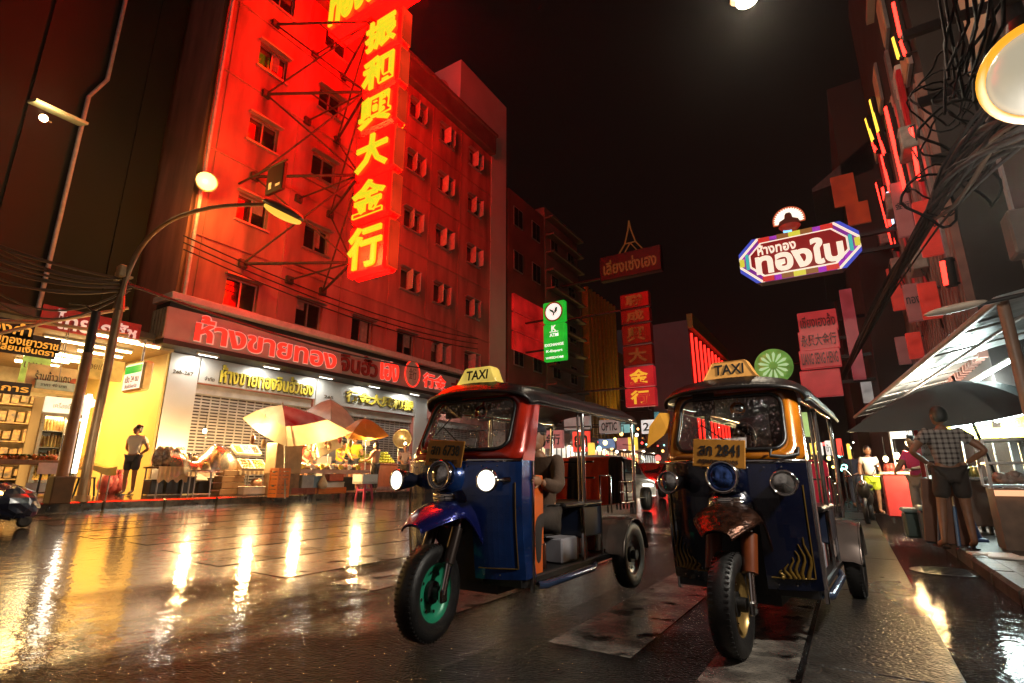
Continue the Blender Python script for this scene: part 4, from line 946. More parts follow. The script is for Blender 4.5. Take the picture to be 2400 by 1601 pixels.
def crate(label, c, sz, m, group='crates at the market'):
    T = thing('crate', label, 'crate', c, 0, group); sx, sy_, s_z = sz; mb = MB(); c = V(c)
    mb.box(c+V((0, 0, .012)), (sx, sy_, .024))
    for k in range(4):
        zz = c.z+.03+(s_z-.03)*k/3.2
        for s in (-1, 1):
            mb.box((c.x+s*(sx/2-.01), c.y, zz+.02), (.018, sy_, (s_z)/4.6)); mb.box((c.x, c.y+s*(sy_/2-.01), zz+.02), (sx-.04, .018, (s_z)/4.6))
    for s in (-1, 1):
        for q in (-1, 1): mb.box((c.x+s*(sx/2-.013), c.y+q*(sy_/2-.013), c.z+s_z/2), (.034, .034, s_z))
    put(mb, 'slatted_body', m, T)
    mb = MB()
    for s in (-1, 1): mb.box((c.x, c.y+s*(sy_/2-.002), c.z+s_z*.8), (sx*.3, .008, .035))
    put(mb, 'handle', dark_m, T); return T
q = GP(643, 1166); q.z = pz(q.x)
crate('orange plastic crate, lower of the pair beside the umbrella pole', (q.x, q.y+.1, q.z), (.36, .36, .36), orng); crate('orange plastic crate, upper of the pair beside the umbrella pole', (q.x, q.y+.1, q.z+.365), (.36, .36, .34), orng)
mb = MB(); c = AX(660, 1110, -13.7); mb.box((c.x-.1, c.y+.1, c.z+.42), (.5, .85, .84), None, .015); mb.box((c.x+.153, c.y+.1, c.z+.42), (.004, .06, .84)); one(mb, 'tall_carton', card, 'tall plain carton standing on end behind the umbrella pole', 'carton')
mb = MB(); mb.box((c.x-.1, c.y+.1, (c.z+pz(-13.7))/2), (.5, .8, c.z-pz(-13.7)-.002), None, .01); one(mb, 'wooden_chest', wood, 'dark wooden chest that carries the tall carton', 'chest')
# goods on and under the long table
_, x0, xf, y0, y1, z = TD; rnd = random.Random(5)
gm = [pm('fried snacks', (.50, .28, .10), .5, var=.4, scale=20.), pm('pink rolls', (.62, .36, .30), .5, var=.3, scale=20.), pm('red sausages', (.50, .08, .04), .3, var=.3), pm('bread rolls', (.62, .44, .22), .5, var=.3)]
for i in range(8):
    yc = y0+.3+(y1-y0-.5)*i/7.4; T = thing('food_basket', 'shallow basket of %s on the long table, %s' % (('fried snacks', 'pink rolls', 'red sausages', 'bread rolls')[i % 4], ('nearest the tall carton', 'second along', 'third along', 'left of the yellow shirt', 'under the yellow shirt', 'right of the yellow shirt', 'beside the girl', 'at the far end')[i]), 'basket', (xf-.45, yc, z), 0, 'food baskets on the long table')
    mb = MB(); mb.lathe([(.0, 0), (.2, 0), (.26, .09), (.25, .09), (.19, .012), (0, .012)], (xf-.45, yc, z+.01), Z, 16); put(mb, 'basket', wood, T)
    mb = MB(); pile(mb, xf-.6, xf-.3, yc-.16, yc+.16, z+.03, .045, 34, 2., rnd); f = put(mb, 'food', gm[i % 4], T); f['kind'] = 'stuff'
for i, (px, py, w_, h_, m, lb) in enumerate(((712, 1140, .42, .38, pm('grey plastic box', (.34, .34, .36), .4), 'grey plastic box under the long table'), (737, 1135, .4, .36, pm('pale blue plastic box', (.16, .26, .38), .4), 'pale blue plastic box under the long table'), (785, 1126, .55, .22, pm('red plastic box', (.5, .06, .03), .4), 'red box with white lettering panel under the long table'), (790, 1147, .50, .20, styro, 'white foam box under the red box'), (760, 1149, .36, .18, styro, 'small white foam box next to the hanging bag'))):
    c = AX(px, py, -13.75); zb = pz(-13.75)+.14 if i not in (2,) else pz(-13.75)+.36
    if i == 0 or i == 1: zb = pz(-13.75)+.16
    mb = MB(); mb.box((c.x-.05*i % .2, c.y, zb+h_/2), (.36, w_, h_), None, .015); mb.box((c.x-.05*i % .2, c.y, zb+h_-.02), (.385, w_+.02, .03), None, .008); one(mb, 'storage_box', m, lb, 'box', 'boxes under the long table')
for i, (px, m) in enumerate(((700, pm('dark red crate', (.25, .04, .02), .4)), (728, MATS['dark red crate']), (775, orng))):
    c = AX(px, 1160, -13.55); crate(('dark red crate at the kerb under the long table, left', 'dark red crate at the kerb under the long table, right', 'flat orange crate tray on the paving under the foam boxes')[i], (c.x-.2, c.y, pz(-13.7)), (.42, .50 if i < 2 else 1.15, .15), m)
c = AX(757, 1128, -13.5); mb = MB(); mb.lathe([(.0, -.22), (.12, -.2), (.15, -.08), (.08, .06), (.03, .16), (.05, .2)], c, Z, 12); one(mb, 'hanging_bag', pm('cream carrier bag', (.6, .45, .28), .4, var=.3), 'cream carrier bag hung from the edge of the long table', 'bag')
# stool with a foam box of food
q = GP(853, 1168); q.x = max(q.x, KX+.15); q = AX(853, 1168, -12.9); q.z = gz(-12.9)
st = thing('plastic_stool', 'pink plastic stool standing at the kerb in front of the girl', 'stool', q)
mb = MB(); mb.box(q+V((0, 0, .45)), (.30, .30, .03), None, .01); mb.cyl(q+V((0, 0, .466)), q+V((0, 0, .468)), .05, n=12); put(mb, 'seat', pinkp, st)
for sx in (-1, 1):
    for s2 in (-1, 1):
        mb = MB(); mb.loft([[q+V((sx*(.13+.05*k)+a_, s2*(.13+.05*k)+b_, .44*(1-k))) for a_, b_ in ((-.025, -.025), (.025, -.025), (.025, .025), (-.025, .025))] for k in (0, .5, 1)], True, False, True); put(mb, 'leg', pinkp, st)
mb = MB()
for s2 in (-1, 1): mb.box(q+V((s2*.15, 0, .28)), (.012, .28, .06)); mb.box(q+V((0, s2*.15, .28)), (.28, .012, .06))
put(mb, 'skirt', pinkp, st)
fb = thing('foam_box', 'open white foam box of food on the pink stool', 'box', q+V((0, 0, .47)), 0, 'foam boxes at the market'); c = q+V((0, .0, .47))
mb = MB(); mb.box(c+V((0, 0, .02)), (.45, .62, .04))
for s in (-1, 1): mb.box(c+V((s*.21, 0, .15)), (.03, .62, .26)); mb.box(c+V((0, s*.295, .15)), (.42, .03, .26))
put(mb, 'box', styro, fb); mb = MB(); pile(mb, c.x-.16, c.x+.16, c.y-.24, c.y+.24, c.z+.17, .05, 26, 1.2, rnd); put(mb, 'food', gm[0], fb)['kind'] = 'stuff'
# green fruit
_, x0, xf, y0, y1, z = TE
gf = pm('green fruit', (.32, .36, .03), .35, var=.35, scale=12.)
for k in range(3):
    mb = MB(); yc = y0+.35+k*(y1-y0-.6)/2.2
    for a_ in range(4):
        for b_ in range(5-a_):
            for c_ in range(5-a_): mb.ell((xf-.2-b_*.13-a_*.06, yc-.28+c_*.13+a_*.065, z+.07+a_*.11), (.068, .075, .062), 8, 6)
    one(mb, 'fruit_pyramid', gf, 'pyramid of green fruit on the brown table, %s' % ('nearest the girl', 'in the middle', 'nearest the metal drum')[k], 'fruit', 'green fruit pyramids')
for k in range(2):
    mb = MB(); mb.bx(x0+.1, x0+.16, y0+.15+k*.75, y0+.5+k*.75, z+.7, z+1.2); one(mb, 'price_card', styro, ('white price card above the green fruit, left', 'white price card above the green fruit, right')[k], 'card', 'price cards', )
mb = MB(); mb.bx(x0, xf-.03, y0+.02, y1-.02, pz(x0)+.06, z-.05); put(mb, 'front_panel', pm('red brown panel', (.22, .07, .05), .5), TE[0])
# steel drum and bulbs
c = AX(943, 1028, -15.0); dr = thing('metal_drum', 'round open metal drum lying on its side with a bulb before it', 'drum', c); d = V((.75, -.65, 0))
mb = MB(); mb.lathe([(.0, -.4), (.34, -.38), (.36, 0), (.39, .02), (.34, .03), (.33, -.34), (0, -.36)], c, d, 28); put(mb, 'drum', pm('dull brass drum', (.34, .27, .16), .3, .8), dr)
mb = MB()
for s in (-1, 1): mb.cyl(c+V((s*.2, 0, -.35)), V((c.x+s*.2, c.y, pz(c.x))), .02, n=8)
put(mb, 'stand', galv, dr)
bulb_m = em('hot bulb', (1., .78, .40), 24.)
def bulb(label, c, e, shade=False, col=(1., .63, .25), cat='lamp', group='bulbs hung over the market stalls'):
    T = thing('hanging_bulb', label, cat, c, 0, group); mb = MB(); mb.ell(c, (.05, .05, .065), 10, 8); put(mb, 'bulb', bulb_m, T)
    mb = MB(); mb.cyl(c+V((0, 0, .06)), c+V((0, 0, .14)), .022, n=8); mb.tube([c+V((0, 0, .14)), c+V((0, 0, .5))], .006, 5)
    if shade: mb.lathe([(.02, .16), (.06, .12), (.34, .02), (.36, .0), (.33, .012), (.05, .1)], c, Z, 20)
    put(mb, 'shade' if shade else 'holder', pm('cream lamp shade', (.7, .55, .32), .4) if shade else blkp, T)
    lamp('POINT', 'bulb_light', c-V((0, 0, .09)), col, e*1.9, T, .06); return T
bulb('cream shaded bulb under the orange umbrella', AX(855, 1027, -14.0), 60, True); bulb('bare bulb in front of the metal drum', AX(950, 1040, -14.6), 22); bulb('bare bulb under the cream umbrella lighting its sheet', AX(715, 1040, -14.0), 110); bulb('bare bulb over the tilted snack trays', AX(617, 1012, -14.1), 75); bulb('bare bulb above the plastic covered table', AX(480, 1010, -14.9), 60)
# umbrellas
def umb(label, A, E, mid, parts_, pole, pm_=galv):
    T = thing('market_umbrella', label, 'umbrella', pole, 0, 'umbrellas over the market'); n = len(E); A = V(A)
    def pt(i, f, t):
        a, c = E[i], E[(i+1) % n]; e = a+(c-a)*t; s = 4*t*(1-t); q = A+(e-A)*f
        return q+V((0, 0, .10*sin(pi*f)-.10*s*f*f))
    for nm, m, f0, f1, sel in parts_:
        mb = MB(); K = 8
        for i in sel:
            mb.loft([[pt(i, f0+(f1-f0)*r/6, k/K) for k in range(K+1)] for r in range(7)])
        put(mb, nm, m, T)
    mb = MB(); mb.tube([V(pole), (A+V(pole))/2+V((.02, .02, 0)), A+V((0, 0, .08))], .022, 8); put(mb, 'pole', pm_, T)
    for i in range(n):
        mb = MB(); mb.tube([pt(i, f, 0)-V((0, 0, .02)) for f in (0, .3, .6, .98)], .010, 6); put(mb, 'rib', pm_, T)
    return T
pb = GP(668, 1168); pb.z = pz(pb.x)
E1 = [AX(568, 980, -14.9), AX(672, 1046, -12.75), AX(826, 1014, -13.1), AX(760, 985, -15.6)]
umb('big umbrella with a red and white printed top and a glowing cream skirt', AX(662, 950, -13.9), E1, .55, (('canopy_top', whsh, 0, .62, (0, 3)), ('printed_panel', redsh, 0, .62, (1, 2)), ('skirt', cream, .62, 1, (0, 1, 2, 3))), pb)
umb('peaked white sheet umbrella behind the cream skirted one', AX(775, 936, -14.7), [AX(706, 974, -15.4), AX(775, 1010, -13.4), AX(832, 988, -14.0), AX(800, 975, -16.2)], .5, (('canopy', whsh, 0, 1, (0, 1, 2, 3)),), V((-14.7, AX(775, 1000, -14.7).y, pz(-14.7))))
umb('orange and black umbrella over the green fruit', AX(856, 981, -14.5), [AX(805, 1008, -15.4), AX(818, 1028, -13.5), AX(912, 1022, -14.0), AX(880, 1000, -16.)], .5, (('orange_panels', orsh, 0, 1, (0, 3)), ('front_panel', orsh, 0, 1, (1,)), ('black_panel', bksh, 0, 1, (2,))), V((-14.5, AX(862, 1020, -14.5).y, pz(-14.5))))
mb = MB(); R = Matrix.Rotation(radians(24), 3, 'X'); c = AX(770, 1042, -14.1); mb.box(c, (.10, 1.0, .52), R, .03); mb.box(c+V((.055, 0, 0)), (.006, .9, .02), R); one(mb, 'flattened_carton', pm('pale carton', (.55, .44, .27), .6), 'flattened pale carton held up behind the long table', 'carton')
# stallholders
yel = cl('yellow shirt', (.60, .46, .02), .15); redc = cl('red shirt', (.50, .03, .02), .2); orc = cl('salmon blouse', (.62, .30, .17), .15); gry = cl('grey blouse', (.20, .15, .16), .2)
bend = dict(wai=(0, -.04, 1.08), che=(0, -.16, 1.23), nkb=(0, -.24, 1.33), nek=(0, -.29, 1.39), head=(0, -.35, 1.47), shL=(.165, -.20, 1.31), elL=(.22, -.36, 1.10), wrL=(.16, -.55, 1.02), shR=(-.165, -.20, 1.31), elR=(-.22, -.36, 1.10), wrR=(-.14, -.55, 1.00))
reach = dict(elL=(.24, -.14, 1.12), wrL=(.15, -.38, 1.08), elR=(-.24, -.14, 1.12), wrR=(-.12, -.38, 1.06))
def at(px, xx, yoff=0): c = AX(px, 1120, xx); c.z = pz(xx); c.y += yoff; return c
person('stallholder in a red shirt bending behind the long table, left', at(709, -15.0), radians(70), redc, dnim, STAND, bend, .98)
person('stallholder in a yellow shirt stooping over the long table', at(790, -14.9), radians(80), yel, dnim, STAND, bend, 1.02)
person('taller stallholder in a yellow shirt standing upright behind the stooping one', at(826, -15.4), radians(60), yel, dnim, STAND, reach, 1.13)
p = GP(876, 1153); p = V((-13.75, AX(876, 1153, -13.75).y, pz(-13.75)))
person('girl with long hair in a salmon blouse reaching across the end of the long table', p, radians(-70), orc, brwn, STAND, reach, .97, hair='long', sleeves=.9, turn=.5, long_legs=True, apron=pm('white apron', (.6, .52, .46), .7))
person('woman in a grey blouse beside the metal drum', at(947, -14.2), radians(40), gry, brwn, STAND, reach, .97, hair='bun', long_legs=True)

# dark boxes added to stand for shade under the tables
for i, (T_, n_) in enumerate(((TA, 2), (TB, 3), (TD, 4))):
    _, x0, xf, y0, y1, z = T_
    for k in range(n_):
        yc = y0+(y1-y0)*(k+.5)/n_; mb = MB(); h_ = (.34, .42, .30, .38)[(k+i) % 4]; mb.box((x0+.28, yc, pz(x0+.28)+h_/2+.02), (.42, (y1-y0)/n_*.86, h_), None, .02); mb.box((x0+.28, yc, pz(x0+.28)+h_+.03), (.44, (y1-y0)/n_*.88, .03), None, .008)
        one(mb, 'storage_box', pm('shade black box', (.025, .018, .015), .45, var=.4), 'dark box added as shade under the %s, %s' % (('beige cloth table', 'plastic covered table', 'long snack table')[i], ('nearest the left end', 'second along', 'third along', 'farthest along')[k]), 'box', 'shade boxes under the market tables')

# more stock behind and above the tables
fo = 0
for i, (px, xx, n_, m_, nm, lb) in enumerate(((470, -16.6, 3, styro, 'foam_box', 'white foam box stacked against the shutter behind the plastic sheet'), (500, -16.7, 4, pm('blue plastic box', (.05, .12, .30), .4), 'storage_box', 'blue box stacked against the shutter behind the plastic sheet'), (540, -16.6, 3, card, 'carton', 'brown carton stacked against the shutter behind the tray rack'), (700, -16.4, 5, card, 'carton', 'brown carton stacked behind the red shirted stallholder'), (745, -16.5, 4, styro, 'foam_box', 'white foam box stacked behind the long table'))):
    yy = AX(px, 1100, xx).y; z_ = pz(xx)
    for k in range(n_):
        h_ = (.30, .26, .34, .28, .24)[(k+i) % 5]; mb = MB(); mb.box((xx+.03*(k % 2), yy+.04*((k*3) % 2), z_+h_/2), (.5, .62, h_-.005), Matrix.Rotation(.06*((k*5 % 3)-1), 3, 'Z'), .02); mb.box((xx+.03*(k % 2), yy+.04*((k*3) % 2), z_+h_-.03), (.53, .65, .03), Matrix.Rotation(.06*((k*5 % 3)-1), 3, 'Z'), .01)
        one(mb, nm, m_, lb+', '+('at the bottom', 'second up', 'third up', 'fourth up', 'on top')[k if k < n_-1 else 4], 'box', 'boxes stacked against the shutters'); z_ += h_+.001
for i in range(12):
    c = AX(592+i*20+(i % 3)*5, 1030+((i*7) % 5)*5, -13.9); mb = MB(); mb.ell(c, (.07, .06, .13), 8, 6, None, .1); mb.tube([c+V((0, 0, .12)), c+V((0, 0, .34))], .005, 4)
    one(mb, 'hanging_pack', bagm[i % 4], 'small %s pack hung under the umbrellas, %s' % (('brown', 'tan', 'red', 'green')[i % 4], ('over the front trays', 'over the right trays', 'beside the tall carton', 'left of the red shirt', 'over the red shirt', 'right of the red shirt', 'left of the pale carton', 'under the pale carton', 'right of the pale carton', 'over the yellow shirt', 'left of the shaded bulb', 'right of the shaded bulb')[i]), 'bag', 'packs hung under the umbrellas')
for i in range(7):
    c = V((TD[2]-.12, TD[3]+.35+i*(TD[4]-TD[3]-.6)/6.5, TD[5])); mb = MB(); mb.box(c+V((0, 0, .09)), (.01, .16, .13), Matrix.Rotation(-.25, 3, 'Y')); mb.box(c+V((-.03, 0, .02)), (.06, .03, .04))
    one(mb, 'price_card', MATS['white foam'] if i % 2 else pm('yellow price card', (.7, .55, .06), .5), '%s price card on the long table, %s' % (('yellow', 'white')[i % 2], ('first', 'second', 'third', 'fourth', 'fifth', 'sixth', 'last')[i]+' from the tall carton'), 'card', 'price cards')
# ================================================================ left foreground: fridge, carts, poles, signs, lamps, cables
white_p = pm('white enamel', (.72, .66, .54), .3, var=.12, scale=2.)
b0 = AX(60, 1146, -15.6); b1 = AX(176, 1140, -15.6); zt = AX(80, 965, -15.6).z; zt2 = AX(80, 925, -15.6).z; zg = pz(-15.6)
fr = thing('drinks_fridge', 'tall two door glass fridge with a glowing white header on the pavement', 'fridge', (-16, (b0.y+b1.y)/2, zg)); ya, yb = b0.y, b1.y; d0 = -16.35; d1 = -15.6
mb = MB(); mb.bx(d0, d1-.06, ya, ya+.05, zg+.05, zt2); mb.bx(d0, d1-.06, yb-.05, yb, zg+.05, zt2); mb.bx(d0, d0+.04, ya, yb, zg+.05, zt2); mb.bx(d0, d1-.06, ya+.05, yb-.05, zg+.05, zg+.3); mb.bx(d0, d1-.06, ya+.05, yb-.05, zt, zt+.04); put(mb, 'cabinet', white_p, fr)
mb = MB(); mb.bx(d1-.06, d1-.01, ya, yb, zt+.02, zt2, .02); hd = put(mb, 'header', lightbox('fridge header', (1., .86, .58), 1.25, .25), fr)
mb = MB(); mb.text('เครื่องดื่มเย็น', (d1-.004, (ya+yb)/2, (zt+zt2)/2), Y_, Z, (yb-ya)*.62, .13, 0, .004); put(mb, 'lettering', pm('faded green print', (.35, .45, .2), .5), hd)
mb = MB()
for k in range(4):
    zz = zg+.32+k*(zt-zg-.35)/4; mb.bx(d0+.05, d1-.1, ya+.05, yb-.05, zz, zz+.02)
put(mb, 'shelves', white_p, fr)
rnd = random.Random(2)
mb = MB()
for k in range(4):
    zz = zg+.345+k*(zt-zg-.35)/4
    for j in range(11): mb.cyl((d1-.2, ya+.13+j*(yb-ya-.25)/10, zz), (d1-.2, ya+.13+j*(yb-ya-.25)/10, zz+rnd.uniform(.2, .34)), .045, .03, 8)
put(mb, 'bottles', pm('mixed bottles', (.50, .36, .10), .25, var=.8, scale=5., dirt=(.20, .04, .02)), fr)['kind'] = 'stuff'
ym = (ya+yb)/2+.08
for a, c in ((ya+.01, ym-.01), (ym+.01, yb-.01)):
    mb = MB()
    for u0, u1, v0, v1 in ((a, a+.06, zg+.3, zt), (c-.06, c, zg+.3, zt), (a+.06, c-.06, zg+.3, zg+.37), (a+.06, c-.06, zt-.07, zt)): mb.bx(d1-.06, d1, u0, u1, v0, v1)
    dr = put(mb, 'door', pm('door frame alloy', (.55, .45, .28), .3, .5), fr)
    mb = MB(); mb.quad((d1-.03, a+.06, zg+.37), (d1-.03, c-.06, zg+.37), (d1-.03, c-.06, zt-.07), (d1-.03, a+.06, zt-.07)); put(mb, 'pane', glass('fridge glass', (.95, .93, .85), .08), dr)
    mb = MB(); mb.bx(d1, d1+.03, c-.05, c-.02, zg+1.0, zg+1.4, .008) if a < ym-.1 else mb.bx(d1, d1+.03, a+.02, a+.05, zg+1.0, zg+1.4, .008); put(mb, 'handle', chrome, dr)
    mb = MB(); mb.cyl((d1-.12, a+.08, zt-.1), (d1-.12, c-.08, zt-.1), .02, n=8); mb.cyl((d1-.12, a+.08, zg+.33), (d1-.12, c-.08, zg+.33), .02, n=8); put(mb, 'strip_light', tube_w, dr)
lamp('AREA', 'fridge_light', (d1-.15, (ya+yb)/2, zt-.12), (1., .84, .5), 7, fr, .3, yb-ya-.2, (d1-.3, (ya+yb)/2, zg))
mb = MB()
for k, (px, py) in enumerate(((190, 930), (198, 942), (208, 934), (214, 945), (196, 960))):
    mb.ell(AX(px, py, -15.7), .09+.02*(k % 2), 10, 8)
one(mb, 'globe_lamps', em('white globe', (1., .84, .50), 3.), 'cluster of small white glowing globes beside the fridge header', 'lamp')
# produce cart in front of the fridge
c0, c1 = AX(-40, 1075, -14.9), AX(150, 1066, -14.9); g = pz(-14.9); zt = (c0.z+c1.z)/2
ct = thing('produce_cart', 'cart topped with red and green produce at the left edge in front of the fridge', 'cart', (-15, (c0.y+c1.y)/2, g))
mb = MB(); mb.bx(-15.6, -14.9, c0.y, c1.y, zt-.16, zt-.06, .01); put(mb, 'bench', wood, ct)
mb = MB(); mb.bx(-14.9, -14.88, c0.y+.9, c1.y-.02, zt-.36, zt-.12); put(mb, 'front_sheet', pm('lilac sheet', (.55, .42, .40), .5), ct)
mb = MB(); rnd = random.Random(9)
for i in range(90): mb.ell((rnd.uniform(-15.5, -14.95), rnd.uniform(c0.y+.05, c1.y-.1), zt-.04+rnd.random()*.06), rnd.uniform(.03, .06), 7, 5)
put(mb, 'red_produce', pm('red chillies', (.50, .07, .015), .35, var=.6, scale=9., dirt=(.45, .22, .03)), ct)['kind'] = 'stuff'
mb = MB()
for i in range(120):
    q = V((rnd.uniform(-15.55, -15.0), rnd.uniform(c0.y+.3, c1.y-.05), zt+.04)); mb.box(q, (.14, .05, .004), Matrix.Rotation(rnd.uniform(0, 6), 3, 'Z') @ Matrix.Rotation(rnd.uniform(-.9, .9), 3, 'X'))
put(mb, 'green_leaves', pm('dark leaves', (.04, .10, .015), .5, var=.5), ct)['kind'] = 'stuff'
mb = MB(); legs(mb, -15.5, -15.0, c0.y+.1, c1.y-.15, g, zt-.16, .022); mb.tube([(-15., c0.y+.1, g+.12), (-15., c1.y-.15, g+.12)], .015, 6); put(mb, 'frame', blkp, ct)
# cart under dark plastic at the road edge
q = GP(14, 1238, 0); q = V((q.x, q.y, gz(q.x)))
cc = thing('covered_cart', 'small two wheeled cart wrapped in shiny blue-black plastic on the road at the left edge', 'cart', q)
mb = MB(); rnd = random.Random(4)

for cx_, cy_, cz_, r_ in ((-.25, -.42, .36, .27), (-.08, -.20, .40, .25), (.02, .02, .36, .24), (-.25, -.05, .38, .26), (-.02, -.34, .30, .22), (.04, .14, .28, .17)): mb.ell(q+V((cx_, cy_, cz_)), (r_*.9, r_*1.1, r_), 15, 10, None, .085)
mb.sm = [False]*len(mb.sm); put(mb, 'plastic_cover', pm('blue black plastic', (.02, .035, .085), .3, var=.6, scale=5., bump=.8, bscale=5., coat=.35), cc)
for dx, dy in ((.10, -.30), (.10, .16)):
    w_ = bpy.data.objects.new('wheel', None); SC.collection.objects.link(w_); w_.parent = cc; w_.matrix_basis = Matrix.Translation(V((dx, dy, .09)))
    mb = MB(); mb.lathe([(.045, -.03), (.085, -.035), (.09, 0), (.085, .035), (.045, .03)], (0, 0, 0), X, 20); put(mb, 'tyre', rubber, w_, True); mb = MB(); mb.cyl((-.02, 0, 0), (.02, 0, 0), .047, n=14); put(mb, 'rim', blkp, w_, True)
# yellow covered table, stools, pink bags
a = AX(200, 1130, -16.0); g = pz(-16.)
yt = thing('folding_table', 'low table with a bright yellow cover behind the brown sign post', 'table', (a.x, a.y, g)); mb = MB(); mb.box((a.x, a.y, g+.62), (.6, .9, .03)); put(mb, 'top', wood, yt)
mb = MB(); mb.loft([[V((a.x+.32, a.y-.5+1.0*i/10, g+.66-.03*sin(i)-k*.22*(i/10))) for i in range(11)] for k in (0, 1)]); mb.loft([[V((a.x-.3+.62*k, a.y-.5+1.0*i/10, g+.66-.03*sin(i)+.5*(1-k)*(1-i/10))) for i in range(11)] for k in (0, .5, 1)]); put(mb, 'yellow_cover', pm('yellow sheet', (.72, .48, .03), .4), yt)
mb = MB(); legs(mb, a.x-.25, a.x+.25, a.y-.4, a.y+.4, g, g+.61); put(mb, 'legs', galv, yt)
for i in range(2):
    s0 = AX(178+20*i, 1150, -15.3); s0.z = pz(-15.3); so = thing('plastic_stool', ('dark green stool under the yellow table, nearer the brown post', 'dark green stool under the yellow table, nearer the street lamp')[i], 'stool', s0, 0, 'dark green stools'); dg = pm('dark green plastic', (.02, .07, .06), .35)
    mb = MB(); mb.box(s0+V((0, 0, .42)), (.28, .28, .03), None, .01); put(mb, 'seat', dg, so)
    for sx in (-1, 1):
        for s2 in (-1, 1): mb = MB(); mb.tube([s0+V((sx*.11, s2*.11, .41)), s0+V((sx*.15, s2*.15, 0))], .022, 6); put(mb, 'leg', dg, so)
for i, (px, py) in enumerate(((252, 1118), (268, 1112), (279, 1124))):
    c = AX(px, py, -16.4); mb = MB(); c.z = pz(-16.4); mb.ell(c+V((0, 0, .24)), (.2, .2, .26), 12, 9, None, .1); mb.lathe([(.04, .46), (.09, .6), (.07, .6)], c, Z, 8); one(mb, 'carrier_bag', pm('pink carrier bag', (.65, .16, .17), .35, var=.3, bump=.6, bscale=9.), ('full pink carrier bag nearest the lamp post', 'full pink carrier bag, tallest of three', 'full pink carrier bag next to the woman')[i], 'bag', 'pink carrier bags')
# person at the very edge reaching to the produce
person('person in a pale shirt reaching over the produce cart, cut by the left edge', AX(-14, 1130, -16.2)*1.0 if False else V((-16.2, AX(-62, 1100, -16.2).y, pz(-16.2))), radians(75), whit, dnim, STAND, reach, 1.0)
# brown sign post on its block with a vertical tube lamp
q = GP(137, 1182); q = V((-13.1, q.y, pz(-13.1)))
sp = thing('sign_post', 'brown post in a square concrete block, a white tube lamp strapped to it', 'post', q)
mb = MB(); mb.box(q+V((0, 0, .26)), (.34, .34, .52), None, .02); put(mb, 'concrete_block', pm('dark concrete block', (.08, .045, .03), .8, var=.4), sp)
mb = MB(); mb.cyl(q+V((0, 0, .5)), q+V((0, 0, 3.0)), .10, .09, 14); put(mb, 'post', pm('brown painted post', (.26, .11, .045), .45, var=.4, scale=4.), sp)
mb = MB(); mb.cyl(q+V((0, 0, 3.0)), q+V((0, 0, 3.9)), .085, .08, 14); mb.tube([q+V((0, 0, 3.85)), q+V((-.25, -.12, 4.05)), q+V((-.6, -.3, 4.1))], .02, 6); put(mb, 'upper_sleeve', blkp, sp)
mb = MB(); mb.cyl(q+V((.06, .16, .58)), q+V((.06, .16, 2.15)), .045, n=10); put(mb, 'tube_lamp', em('cool white tube', (1., .90, .72), 6.), sp)
# street lamp
q = GP(222, 1180); q = V((-12.95+KX-KX-.6, q.y, pz(-13.5)))
lp_m = pm('galvanised lamp post', (.36, .24, .13), .38, .6, var=.35, scale=3.)
A1 = AY(300, 800, q.y); lx = q.x
sl = thing('street_lamp', 'tall curved street lamp on the left pavement, its oval lantern glowing yellow over the road', 'street lamp', q)
top = 5.4; lant = AY(622, 480, q.y+.3); lend = AY(703, 521, q.y+.3)
mb = MB(); mb.cyl(q, q+V((0, 0, 4.2)), .095, .085, 16); mb.cyl(q+V((0, 0, 4.15)), q+V((0, 0, 4.5)), .12, .07, 16); mb.cyl(q, q+V((0, 0, .12)), .16, .14, 16); put(mb, 'pole', lp_m, sl)
pb = q+V((0, 0, 4.45)); pts = []
for i in range(15):
    t = i/14; p0, p1, p2, p3 = pb, q+V((.05, 0, 6.1)), V((lx+1.6, q.y+.1, lant.z+.9)), lant
    pts.append(p0*(1-t)**3+p1*3*t*(1-t)**2+p2*3*t*t*(1-t)+p3*t**3)
mb = MB(); mb.tube(pts, [.058-.02*i/14 for i in range(15)], 10); put(mb, 'arm', lp_m, sl)
dd = (lend-lant).normalized(); sx_, sy__, sz_ = frame(dd); ctr = (lant+lend)/2; ln = (lend-lant).length
mb = MB(); mb.ell(ctr+V((0, 0, .06)), (ln*.56, .17, .12), 16, 10, Matrix((dd, dd.cross(Z).normalized()*-1, (dd.cross(Z)).cross(dd).normalized())).transposed(), 0, -.2); put(mb, 'lantern_hood', lp_m, sl)
mb = MB(); mb.ell(ctr-V((0, 0, .01)), (ln*.5, .15, .10), 16, 10, Matrix((dd, dd.cross(Z).normalized()*-1, (dd.cross(Z)).cross(dd).normalized())).transposed()); put(mb, 'lens', em('sodium lens', (1., .55, .06), 1.15), sl)
mb = MB(); mb.box(q+V((.02, -.1, 5.05)), (.22, .14, .28), None, .02); mb.box(q+V((-.28, -.05, 5.0)), (.24, .04, .24)); mb.box(q+V((0, 0, 4.95)), (.24, .24, .04)); put(mb, 'junction_box', pm('weathered box', (.5, .34, .16), .5, var=.4), sl)
lamp('SPOT', 'lantern_light', ctr-V((0, 0, .15)), (1., .50, .12), 420, sl, .2, aim=ctr-V((1.5, -.5, 6)), spot=2.0, blend=.8)
